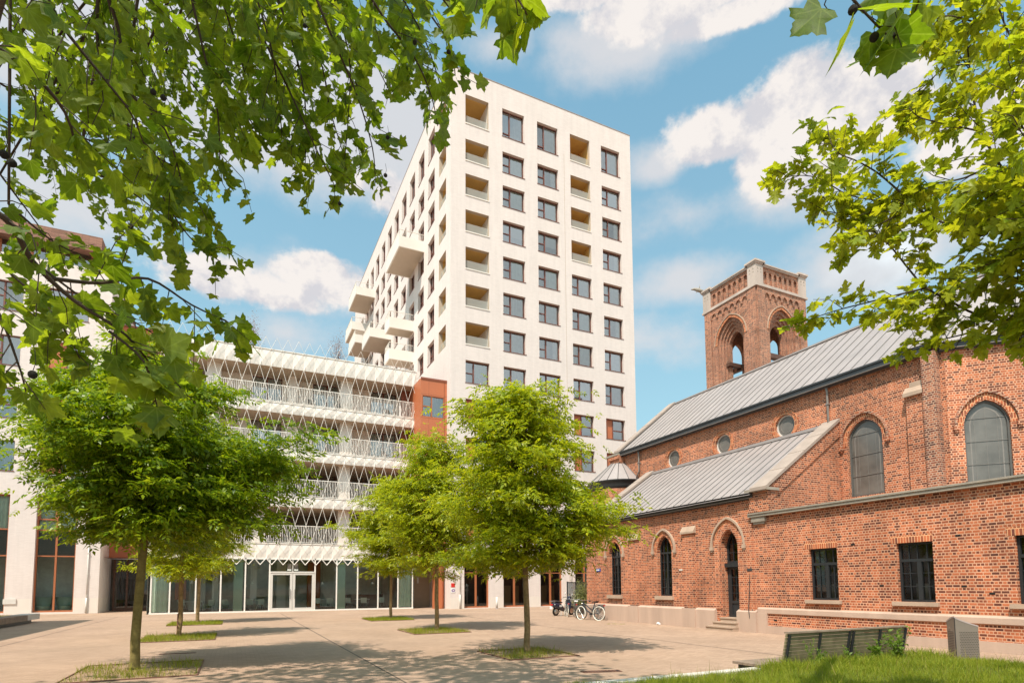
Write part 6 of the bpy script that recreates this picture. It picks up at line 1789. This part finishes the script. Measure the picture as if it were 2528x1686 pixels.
lb = thing("long_bench", (-9.3, 32, 0), "long dark timber bench with a slatted back and a white end block", "bench")
w = MB()
for i in range(5): w.box((-9.85 + .13 * i, 20, .40), (-9.85 + .13 * i + .115, 36.4, .44))
for i in range(4): w.box((-9.22, 20, .17 + .068 * i), (-9.19, 36.4, .17 + .068 * i + .058))
w.build("seat", M["bench_wood"], lb)
w = MB()
for i in range(7): z = .5 + .082 * i; w.box((-9.93 - .05 * (z - .5), 20, z), (-9.90 - .05 * (z - .5), 34.8, z + .062))
w.build("backrest", M["bench_wood"], lb)
for y in (21.5, 24, 26.5, 29, 31.5, 34.6):
    w = MB(); w.box((-9.99, y - .03, .4), (-9.94, y + .03, 1.06)); w.build("back_post", M["frame_black"], lb)
w = MB(); w.box((-9.80, 20, 0), (-9.32, 37.5, .166)); w.build("base", M["frame_black"], lb)
w = MB(); w.box((-9.90, 36.42, .17), (-9.2, 38.4, .45)); w.build("end_block", M["white_conc"], lb, .01)
g = MB(); g.box((-13.5, 18, 0), (-10.02, 38, .33)); tag(g.build("planting_bank", M["soil"]), kind="structure")
n = 7000; P = np.column_stack((rs.uniform(-12.5, -10.05, n), rs.uniform(26, 37.6, n), np.full(n, .32))); blades("grass", P, rs.uniform(.1, .2, n), M["grass"], "grass behind the long timber bench")

# ------------------------------------------------------------------ litter bin
bn = thing("litter_bin", (14.42, 7.38, 0), "grey perforated metal litter bin with a curved sloping top, by the brick wall", "bin", rz=math.radians(-36))
def in_frame(o, root):      # the bin is modelled about its own origin, then turned with its Empty
    return o
wx, wy, n = .225, .155, 14
def zt(x, y):
    s = (x + wx) / (2 * wx); q = (y + wy) / (2 * wy)
    return .98 - .20 * (s ** .75 if s > 0 else 0) - .12 * q ** 1.6
b = MB()
X_ = [-wx + 2 * wx * i / n for i in range(n + 1)]; Y_ = [-wy + 2 * wy * i / 8 for i in range(9)]
for xa, xb in zip(X_, X_[1:]):
    b.face([(xa, -wy, 0), (xb, -wy, 0), (xb, -wy, zt(xb, -wy)), (xa, -wy, zt(xa, -wy))]); b.face([(xa, wy, 0), (xa, wy, zt(xa, wy)), (xb, wy, zt(xb, wy)), (xb, wy, 0)])
for ya, yb in zip(Y_, Y_[1:]):
    for x in (-wx, wx): b.face([(x, ya, 0), (x, ya, zt(x, ya)), (x, yb, zt(x, yb)), (x, yb, 0)])
for k in range(17):
    z = .06 + .036 * k
    for j in range(11): x = -wx + .085 + j * .032 + (.016 if k % 2 else 0); b.box((x, -wy - .003, z), (x + .018, -wy - .001, z + .012), 1)
    b.box((-wx - .003, -wy + .06, z), (-wx - .001, wy - .03, z + .009), 1)
ORG["litter_bin_local"] = Vector((0, 0, 0))
o = b.build("body", [M["bin_metal"], M["black"]]); o.parent = bn
b = MB(); e = .008
for xa, xb in zip(X_, X_[1:]):
    for ya, yb in zip(Y_, Y_[1:]):
        q = [(x * 1.03, y * 1.04, zt(x, y) + e) for x, y in ((xa, ya), (xb, ya), (xb, yb), (xa, yb))]; b.face(q, 0, True); b.face([(x, y, z - .03) for x, y, z in q[::-1]])
for a, c in ((Y_, None),):
    for xa, xb in zip(X_, X_[1:]): b.face([(xa * 1.03, -wy * 1.04, zt(xa, -wy) + e - .03), (xb * 1.03, -wy * 1.04, zt(xb, -wy) + e - .03), (xb * 1.03, -wy * 1.04, zt(xb, -wy) + e), (xa * 1.03, -wy * 1.04, zt(xa, -wy) + e)])
    for ya, yb in zip(Y_, Y_[1:]): b.face([(-wx * 1.03, ya * 1.04, zt(-wx, ya) + e - .03), (-wx * 1.03, yb * 1.04, zt(-wx, yb) + e - .03), (-wx * 1.03, yb * 1.04, zt(-wx, yb) + e), (-wx * 1.03, ya * 1.04, zt(-wx, ya) + e)])
o = b.build("top_cover", M["zinc"]); o.parent = bn
b = MB()
b.face([(.06 + .10 * math.cos(2 * PI * k / 20), .01 + .085 * math.sin(2 * PI * k / 20), zt(.06 + .10 * math.cos(2 * PI * k / 20), .01 + .085 * math.sin(2 * PI * k / 20)) + e + .004) for k in range(20)])
o = b.build("opening", M["black"]); o.parent = bn
b = MB(); b.box((-wx - .012, wy - .14, .72), (-wx - .004, wy - .10, .735)); o = b.build("door_lock", M["chrome"]); o.parent = bn
b = MB(); b.box((-wx - .006, -wy - .006, 0), (-wx + .008, -wy - .001, .96)); o = b.build("door_gap", M["black"]); o.parent = bn

# ------------------------------------------------------------------ bicycles (local frame: x forward, z up, origin on the ground below the bottom bracket)
def bicycle(loc, rz, tyre, label, saddle="black", lean=0.0, dutch=True, turn=0.0):
    t = bpy.data.objects.new("bicycle", None); col.objects.link(t); t.location = loc; t.rotation_euler = (lean, 0, rz); tag(t, label, "bicycle", "bicycles parked at the church corner")
    R = .335; wb = 1.08; xr, xf = -.46, wb - .46
    def sub(mb, name, m, par=t):
        o = mb.build(name, m); o.parent = par; return o
    def wheel(x, ang):
        e = bpy.data.objects.new("wheel", None)
        ty = MB(); c, s = math.cos(ang), math.sin(ang)
        ring = [(x + R * math.cos(2 * PI * k / 28) * c, R * math.cos(2 * PI * k / 28) * s, R + R * math.sin(2 * PI * k / 28)) for k in range(29)]
        ty.tube(ring, .021, 8, 0, False); o = sub(ty, "wheel", M[tyre])
        rm = MB(); r2 = R - .026
        rm.tube([(x + r2 * math.cos(2 * PI * k / 28) * c, r2 * math.cos(2 * PI * k / 28) * s, R + r2 * math.sin(2 * PI * k / 28)) for k in range(29)], .009, 6, 0, False)
        for k in range(14):
            a = 2 * PI * k / 14; rm.bar((x, 0, R), (x + r2 * math.cos(a) * c, r2 * math.cos(a) * s, R + r2 * math.sin(a)), .004)
        rm.tube([(x - .0 * c, -.04, R), (x, .04, R)], .018, 8); sub(rm, "rim", M["chrome"], o)
        mg = MB(); rr = R + .045
        mg.tube([(x + rr * math.cos(a) * c, rr * math.cos(a) * s, R + rr * math.sin(a)) for a in [PI * (.08 + .8 * k / 12) for k in range(13)]], .012, 5); sub(mg, "mudguard", M["bike_frame"])
        return o
    wheel(xr, 0); wheel(xf, turn)
    f = MB(); bb, st, hd, hb = (0, 0, .29), (-.16, 0, .74), (.47, 0, .82), (.52, 0, .62)
    f.tube([bb, st], .016, 8); f.tube([bb, hb], .019, 8); f.tube([(-.06, 0, .46) if dutch else (-.13, 0, .66), hd], .016, 8); f.tube([hd, hb], .02, 8)
    for y in (-.055, .055): f.tube([bb, (xr, y, R)], .010, 6); f.tube([st, (xr, y, R)], .008, 6); f.tube([hb, (xf - .04, y * .8, .5), (xf, y, R)], .012, 6)
    f.tube([hd, (.44, 0, .93)], .013, 6); f.tube([st, (-.2, 0, .86)], .013, 6); f.box((-.02, -.05, .24), (.12, -.02, .34)); f.tube([(.02, .05, .30), (-.02, .12, .02)], .008, 5)
    sub(f, "frame", M["bike_frame"])
    h = MB(); h.tube(smooth_path([(.34, -.29, .93), (.46, -.2, .98), (.45, 0, .95), (.46, .2, .98), (.34, .29, .93)], 4), .011, 7); sub(h, "handlebar", M["chrome"])
    for y in (-.29, .29):
        g_ = MB(); g_.tube([(.34, y, .93), (.24, y * .98, .915)], .018, 7); sub(g_, "grip", M["rubber"])
    s = MB(); s.hexa([(-.34, -.09, .86), (-.06, -.02, .87), (-.06, .02, .87), (-.34, .09, .86), (-.34, -.1, .93), (-.05, -.025, .91), (-.05, .025, .91), (-.34, .1, .93)]); sub(s, "saddle", M["white_gloss" if saddle == "white" else "black"]); 
    c = MB()
    for y in (-.06, 0, .06): c.bar((-.75, y, .76), (-.26, y, .76), .012)
    c.bar((-.72, -.06, .75), (xr, -.06, R), .009); c.bar((-.72, .06, .75), (xr, .06, R), .009); sub(c, "carrier", M["bike_frame"])
    l = MB(); l.box((-.79, -.035, .70), (-.75, .035, .75)); sub(l, "rear_light", M["red"])
    l = MB(); l.lathe((.56, 0, .80), [(0, -.03), (.035, -.02), (.04, .03), (0, .035)], 10); sub(l, "headlight", M["chrome"])
    p = MB(); p.tube([(0, -.06, .29), (.10, -.07, .17)], .008, 5); p.box((.06, -.15, .155), (.14, -.07, .18)); p.tube([(0, .06, .29), (-.10, .07, .41)], .008, 5); p.box((-.14, .07, .4), (-.06, .15, .425)); sub(p, "crank", M["chrome"])
    return t
rzA = math.atan2(1.08, -.43)
bicycle((15.98, 24.55, 0), rzA, "tyre_white", "black bicycle with white tyres standing broadside before the church corner", "black", .06, True, -.25)
bicycle((16.32, 25.0, 0), rzA + .10, "rubber", "black tyred bicycle tucked behind the white tyred one", "black", .05, True, .1)
bicycle((16.55, 26.95, 0), math.radians(62), "tyre_tan", "tan tyred bicycle with a pale saddle seen from behind", "white", .04, True, .1)
bicycle((16.75, 28.2, 0), math.radians(66), "tyre_white", "pale tyred bicycle between the scooter and the tan tyred one", "black", .04, True, 0)

# ------------------------------------------------------------------ scooter
sc = bpy.data.objects.new("motor_scooter", None); col.objects.link(sc); sc.location = (16.65, 29.25, 0); sc.rotation_euler = (.07, 0, math.atan2(.28, .96))
tag(sc, "dark blue motor scooter with a red tail light parked beside the bicycles", "scooter")
def sp(mb, name, m, bev=0, par=None):
    o = mb.build(name, m, None, bev); o.parent = par or sc; return o
def loft(mb, secs, n=14, m=0):        # closed superellipse sections (x, zc, half width, half height)
    b0 = len(mb.v)
    for (x, zc, hw, hh, *o) in secs:
        for k in range(n):
            a = 2 * PI * k / n; c, s = math.cos(a), math.sin(a)
            mb.v.append((x + (o[0] * s if o else 0), hw * math.copysign(abs(c) ** .7, c), zc + hh * math.copysign(abs(s) ** .7, s)))
    for i in range(len(secs) - 1):
        for k in range(n):
            k2 = (k + 1) % n; mb.f.append((b0 + i * n + k, b0 + i * n + k2, b0 + (i + 1) * n + k2, b0 + (i + 1) * n + k)); mb.m.append(m); mb.sm.append(True)
    mb.f.append(tuple(b0 + k for k in range(n))[::-1]); mb.m.append(m); mb.sm.append(False)
    e = b0 + (len(secs) - 1) * n; mb.f.append(tuple(e + k for k in range(n))); mb.m.append(m); mb.sm.append(False)
w = MB(); loft(w, [(-.32, .66, .10, .07), (-.24, .62, .17, .14), (0, .58, .20, .19), (.25, .52, .20, .2), (.45, .42, .17, .16), (.62, .30, .15, .08), (.9, .29, .15, .05), (1.0, .34, .15, .08)]); sp(w, "body", M["scooter_blue"])
w = MB(); loft(w, [(1.0, .35, .17, .10, .0), (1.05, .55, .19, .16, -.05), (1.06, .78, .17, .16, -.08), (1.02, .98, .12, .08, -.04)]); sp(w, "leg_shield", M["scooter_blue"])
w = MB(); loft(w, [(-.28, .77, .08, .03), (-.1, .80, .14, .045), (.2, .79, .14, .05), (.42, .75, .10, .04)]); sp(w, "seat", M["black"])
for x in (0, 1.3):
    w = MB(); w.tube([(x + .2 * math.cos(2 * PI * k / 24), 0, .245 + .2 * math.sin(2 * PI * k / 24)) for k in range(25)], .055, 8, 0, False); o = sp(w, "wheel", M["rubber"])
    w = MB(); w.tube([(x, -.035, .245), (x, .035, .245)], .15, 16); sp(w, "rim", M["chrome"], 0, o)
w = MB(); loft(w, [(1.08, .42, .07, .10), (1.25, .48, .075, .07), (1.45, .42, .06, .08), (1.55, .32, .04, .06)]); sp(w, "front_mudguard", M["scooter_blue"])
w = MB(); w.tube([(1.05, 0, .95), (1.24, 0, .4)], .03, 8); w.tube([(1.02, -.33, 1.02), (1.05, -.1, 1.03), (1.05, .1, 1.03), (1.02, .33, 1.02)], .014, 7); sp(w, "handlebar", M["black"])
for y in (-.33, .33):
    w = MB(); w.tube([(1.02, y, 1.02), (.98, y * 1.25, 1.02)], .02, 7); sp(w, "grip", M["rubber"])
    w = MB(); w.tube([(1.04, y * .7, 1.03), (1.06, y * .9, 1.2)], .007, 5); w.lathe((1.06, y * .9, 1.24), [(0, -.035), (.055, -.02), (.055, .02), (0, .035)], 12); sp(w, "mirror", M["chrome"])
w = MB(); loft(w, [(.98, 1.03, .09, .05), (1.08, 1.04, .12, .08), (1.16, 1.02, .09, .07)]); sp(w, "headset", M["scooter_blue"])
w = MB(); w.box((-.38, -.07, .60), (-.31, .07, .68)); sp(w, "tail_light", M["red"], .01)
w = MB(); w.box((-.40, -.1, .40), (-.385, .1, .54)); sp(w, "number_plate", M["white_gloss"])
w = MB()
for y in (-.12, -.04, .04, .12): w.bar((-.42, y, .84), (-.02, y, .86), .014)
w.bar((-.42, -.13, .84), (-.42, .13, .84), .014); w.bar((-.25, -.12, .84), (-.2, -.1, .72), .012); w.bar((-.25, .12, .84), (-.2, .1, .72), .012); sp(w, "luggage_rack", M["chrome"])
w = MB(); w.box((.1, -.212, .52), (.3, -.195, .62)); w.lathe((-.26, -.16, .66), [(0, -.03), (.04, 0), (0, .03)], 10); sp(w, "side_badge", M["white_gloss"])
w = MB(); w.tube([(.2, -.14, .24), (-.05, -.16, .25), (-.24, -.17, .30)], [.03, .05, .045], 8); w.bar((.3, .14, .25), (.24, .2, .02), .02); w.bar((.3, -.14, .25), (.24, -.2, .02), .02); sp(w, "exhaust", M["chrome"])

# ------------------------------------------------------------------ small things of the square
fe = thing("metal_fence", (18.6, 31.2, 0), "dark vertical bar fence between the tower and the church's far corner", "fence")
w = MB(); x = 18.72
while x < 22.6: w.box((x, 31.18, .06), (x + .035, 31.21, 1.88)); x += .075
w.build("bars", M["zinc_dark"], fe)
w = MB(); w.box((18.66, 31.16, 1.88), (22.6, 31.24, 1.94)); w.box((18.66, 31.16, .05), (22.6, 31.24, .1)); w.build("rail", M["zinc_dark"], fe)
for x in (18.6, 20.6, 22.6):
    w = MB(); w.box((x, 31.15, 0), (x + .06, 31.25, 1.97)); w.build("post", M["zinc_dark"], fe)
bo = thing("bollard", (18.05, 40.7, 0), "slim pale grey bollard standing before the tower's white wall", "bollard")
w = MB(); w.tube([(18.05, 40.7, 0), (18.05, 40.7, .86)], .085, 14); w.lathe((18.05, 40.7, .86), [(.085, 0), (.07, .03), (0, .04)], 14); w.build("post", M["frame_grey"], bo)
w = MB(); w.lathe((18.05, 40.7, 0), [(.13, 0), (.13, .03), (.09, .04)], 14); w.build("foot", M["zinc"], bo)
sg = thing("white_sign_post", (20.0, 33.2, 0), "slim white post with two round white discs behind the scooter", "sign")
w = MB(); w.tube([(20.0, 33.2, 0), (20.0, 33.2, 1.95)], .05, 10); w.build("post", M["white_gloss"], sg)
for z in (1.75, 1.38):
    w = MB(); P_ = face_y(33.12); w.face([P_.pt(*q, 0) for q in circ_pts(20.0, z, .19, 20)]); band(w, P_, circ_pts(20.0, z, .188, 20), circ_pts(20.0, z, .20, 20), -.002, .02, 0, True); w.build("disc", M["white_gloss"], sg)

def flat_sign(name, P, a0, a1, b0, b1, m, label, marks=(), mm="white_gloss"):
    t = thing(name, P.pt((a0 + a1) / 2, b0, 0), label, "sign")
    w = MB(); w.pbox(P, a0, a1, b0, b1, -.025, -.002); w.build("plate", M[m], t)
    if marks:
        w = MB()
        for q in marks:
            if q[0] == "b": w.pbox(P, q[1], q[2], q[3], q[4], -.029, -.024)
            else: w.face([P.pt(*e, -.028) for e in q[1]])
        w.build("marking", M[mm], t)
    return t
x0 = 14.93
t = flat_sign("brown_sign", PF, 14.99, 15.31, 2.42, 2.56, "sign_brown", "small brown sign with pale print, topmost on the tower's corner wall", [("b", 15.02 + .05 * k, 15.05 + .05 * k, 2.45, 2.53) for k in range(4)], "plaster")
t = flat_sign("grey_strip_sign", PF, 15.02, 15.29, 2.29, 2.37, "sign_grey", "narrow grey lettering strip under the small brown sign", [("b", 15.04 + .045 * k, 15.065 + .045 * k, 2.31, 2.35) for k in range(5)], "plaster")
flat_sign("red_sign", PF, 14.94, 15.24, 1.66, 1.96, "red", "plain square red sign on the tower's corner wall")
c = (15.1, 1.41)
flat_sign("purple_sign", PF, 14.93, 15.25, 1.25, 1.6, "white_gloss", "white sign with a round purple emblem below the red sign",
          [("b", 14.97, 15.02, 1.34, 1.48), ("b", 15.19, 15.22, 1.3, 1.55), ("p", circ_pts(*c, .11, 18)[::-1])], "purple")
w = MB(); P_ = PF; w.face([P_.pt(*q, -.030) for q in circ_pts(c[0], c[1], .055, 14)[::-1]]); o = w.build("emblem_centre", M["white_gloss"], bpy.data.objects["purple_sign"])
flat_sign("street_name_sign", PA, -25.22, -24.82, 2.42, 2.57, "blue", "small blue enamel street name sign with white letters on the church corner", [("b", -25.18 + .055 * k, -25.145 + .055 * k, 2.46, 2.53) for k in range(5)])
w = MB()
cp = thing("paper_cup", (16.5, 20.05, 0), "crumpled white cup lying by the church plinth", "litter")
w.tube([(16.5, 20.0, .05), (16.52, 20.15, .06)], [.045, .06], 10); w.tube([(16.52, 20.15, .06), (16.522, 20.16, .06)], .064, 10); w.build("cup", M["white_gloss"], cp)

def grate(x, y, wx, wy, rz, label):
    t = thing("drain_grate", (x, y, 0), label, "drain")
    w = MB(); c, s = math.cos(rz), math.sin(rz)
    def R2(a, b, z): return (x + a * c - b * s, y + a * s + b * c, z)
    def bx(a0, a1, b0, b1, z0, z1, m=0): w.hexa([R2(a0, b0, z0), R2(a1, b0, z0), R2(a1, b1, z0), R2(a0, b1, z0), R2(a0, b0, z1), R2(a1, b0, z1), R2(a1, b1, z1), R2(a0, b1, z1)], m)
    bx(-wx, wx, -wy, wy, .001, .004, 1); bx(-wx, wx, -wy - .02, -wy, .002, .010); bx(-wx, wx, wy, wy + .02, .002, .010); bx(-wx - .02, -wx, -wy - .02, wy + .02, .002, .010); bx(wx, wx + .02, -wy - .02, wy + .02, .002, .010)
    n = int(wx * 2 / .07)
    for k in range(n): a = -wx + .07 * k + .015; bx(a, a + .035, -wy, wy, .004, .009)
    w.build("grate", [M["rust"], M["black"]], t)
grate(6.62, 9.83, .38, .10, -.25, "rusty slotted drain grate in the paving before the lawn")
grate(-1.3, 17.7, .40, .05, -.1, "narrow rusty drain slot beyond the nearest left tree")

# ------------------------------------------------------------------ cafe and lounge furniture seen through the glass
def cafe_chair():
    t = bpy.data.objects.new("cafe_chair", None); col.objects.link(t); tag(t, "x", "chair", "chairs inside the cafe")
    w = MB(); w.hexa([(-.23, -.22, .44), (.23, -.22, .44), (.21, .22, .43), (-.21, .22, .43), (-.24, -.23, .47), (.24, -.23, .47), (.21, .22, .46), (-.21, .22, .46)]); o = w.build("seat", M["chair_shell"]); o.parent = t
    w = MB(); w.hexa([(-.22, .20, .46), (.22, .20, .46), (.22, .23, .46), (-.22, .23, .46), (-.24, .27, .84), (.24, .27, .84), (.24, .295, .84), (-.24, .295, .84)]); o = w.build("backrest", M["chair_shell"]); o.parent = t
    for sx in (-1, 1):
        for sy in (-1, 1):
            w = MB(); w.tube([(sx * .15, sy * .15, .43), (sx * .24, sy * .24, 0)], .012, 6); o = w.build("leg", M["chrome"]); o.parent = t
    return t
ch0 = cafe_chair(); used = False
for x, y, rz, lab in ((-.55, 46.1, .3, "pale shell chair just left of the first mint green panel"), (-1.55, 46.2, -.4, "pale shell chair behind the glass beside the farthest left tree trunk"), (1.02, 46.1, .2, "pale shell chair between the first mint panel and the doors"),
                      (1.72, 46.2, -.1, "pale shell chair right beside the white double doors"), (5.75, 46.2, .25, "pale shell chair just right of the white double doors"), (6.55, 46.1, -.2, "pale shell chair left of the second mint panel"),
                      (8.0, 46.3, .2, "pale shell chair right of the second mint panel"), (9.15, 46.3, 2.9, "pale shell chair with its back to the cafe window"), (10.6, 46.3, .1, "pale shell chair nearest the cafe's right hand curtain"), (-3.2, 46.4, .6, "pale shell chair near the cafe's left hand curtain")):
    o = dup(ch0) if used else ch0
    used = True; o.location = (x, y, .05); o.rotation_euler = (0, 0, rz); o["label"] = lab
def table(x, y, label):
    t = thing("cafe_table", (x, y, .05), label, "table", "tables inside the cafe"); w = MB(); w.box((x - .6, y - .4, .74), (x + .6, y + .4, .78)); w.build("tabletop", M["blind"], t)
    for a in (-.5, .5):
        for b in (-.32, .32): w = MB(); w.tube([(x + a, y + b, .05), (x + a, y + b, .74)], .018, 6); w.build("leg", M["chrome"], t)
table(1.35, 47.3, "grey table behind the chairs left of the double doors"); table(6.15, 47.3, "grey table behind the chairs right of the double doors"); table(9.1, 47.2, "grey table by the right hand cafe window"); table(-2.6, 47.0, "grey table by the left hand cafe window")
for x, y, z, lab in ((-2.75, 46.9, 2.05, "small white pendant lamp seen beside the middle left trunk"), (-1.0, 46.9, 2.0, "small white pendant lamp beside the mullion left of the first mint panel"), (.72, 47.0, 1.8, "lower of two white pendant lamps left of the doors"), (1.12, 47.0, 2.0, "upper of two white pendant lamps left of the doors"), (6.1, 47.0, 1.95, "small white pendant lamp right of the double doors"), (9.95, 47.0, 1.95, "small white pendant lamp at the right hand cafe window")):
    t = thing("pendant_lamp", (x, y, z), lab, "lamp", "pendant lamps inside the cafe"); w = MB(); w.lathe((x, y, z), [(.13, 0), (.12, .04), (.05, .14), (.03, .2), (0, .21)], 14); w.build("lamp_shade", M["lamp_shade"], t); w = MB(); w.tube([(x, y, z + .2), (x, y, 3.76)], .006, 4); w.build("cord", M["black"], t)
for x, lab in ((-12.05, "rounded pale tub chair at the left pane of the tall lounge window"), (-10.85, "rounded pale tub chair at the right pane of the tall lounge window")):
    t = thing("tub_chair", (x, 51.0, .1), lab, "chair", "lounge chairs in the corner building"); w = MB(); w.lathe((x, 51.0, .1), [(.30, 0), (.36, .1), (.42, .42), (.40, .45), (.0, .40)], 20); w.build("seat", M["mint"], t)
    w = MB(); w.lathe((x, 51.0, .1), [(.43, .38), (.55, 1.02), (.52, 1.06), (.46, 1.02), (.38, .42)], 20, PI * .0, PI * 1.0); w.build("backrest", M["mint"], t)
w = MB()
dc = thing("glass_tree_ornament", (-4.3, 44.6, 0), "pale crumpled paper ornament standing behind the leftmost cafe pane", "ornament")
w.tube([(-4.75, 45.4, .1), (-4.35, 45.35, .75)], .012, 6); w.build("stalk", M["chrome"], dc)
w = MB(); rr = random.Random(2)
for k in range(40): q = Vector((-4.3, 45.35, .98)) + Vector((rr.gauss(0, .13), rr.gauss(0, .05), rr.gauss(0, .10))); w.lathe(q, [(0, -.05), (.055, 0), (0, .05)], 6)
w.build("blossom", M["white_gloss"], dc)

# chairs on the upper balconies, posters over the doors, flowers in a tower window
cb = dup(ch0); cb["label"] = "dark chair on the top balcony before the second balcony door"; cb["group"] = "chairs on the house balconies"; cb.location = (5.0, 46.0, 15.26); cb.rotation_euler = (0, 0, .8)
for c in cb.children:
    c.data = c.data.copy(); c.data.materials.clear(); c.data.materials.append(M["frame_black"])
for x, z, rz, lab in ((7.0, 15.26, -.7, "dark chair on the top balcony beside the white pier"), (10.9, 15.26, .4, "dark chair on the top balcony before the last balcony door"), (6.4, 11.79, 2.6, "dark chair on the third floor balcony before the second balcony door"), (10.6, 11.79, .2, "dark chair on the third floor balcony before the last balcony door")):
    dup(cb, (x, 46.0, z), rz, lab)
for x, lab in ((3.40, "small dark poster over the left leaf of the double doors"), (3.86, "small dark poster over the right leaf of the double doors")):
    t = thing("door_poster", (x, LY - .03, 2.95), lab, "poster", "posters over the cafe doors"); P_ = face_y(LY)
    w = MB(); w.pbox(P_, x, x + .27, 3.05, 3.42, -.03, -.02); w.build("sheet", M["sign_grey"], t)
    w = MB(); w.pbox(P_, x, x + .27, 2.94, 3.03, -.03, -.02); w.build("caption_strip", M["blind"], t)
fl = thing("flower_bouquet", (17.55, 42.66, 17.95), "pink flowers standing behind a pane of the lowest plain tower window", "flowers")
w = MB(); rr = random.Random(8)
for k in range(26): w.lathe((17.55 + rr.gauss(0, .13), 42.68 + rr.gauss(0, .03), 18.28 + rr.gauss(0, .12)), [(0, -.05), (.055, 0), (0, .05)], 7)
w.build("blossom", simple("pink", (.75, .25, .22), .8), fl)
w = MB(); w.lathe((17.55, 42.68, 17.9), [(.06, 0), (.09, .12), (.06, .26)], 10); w.build("vase", M["white_gloss"], fl)

for p in protos.values(): discard(p)
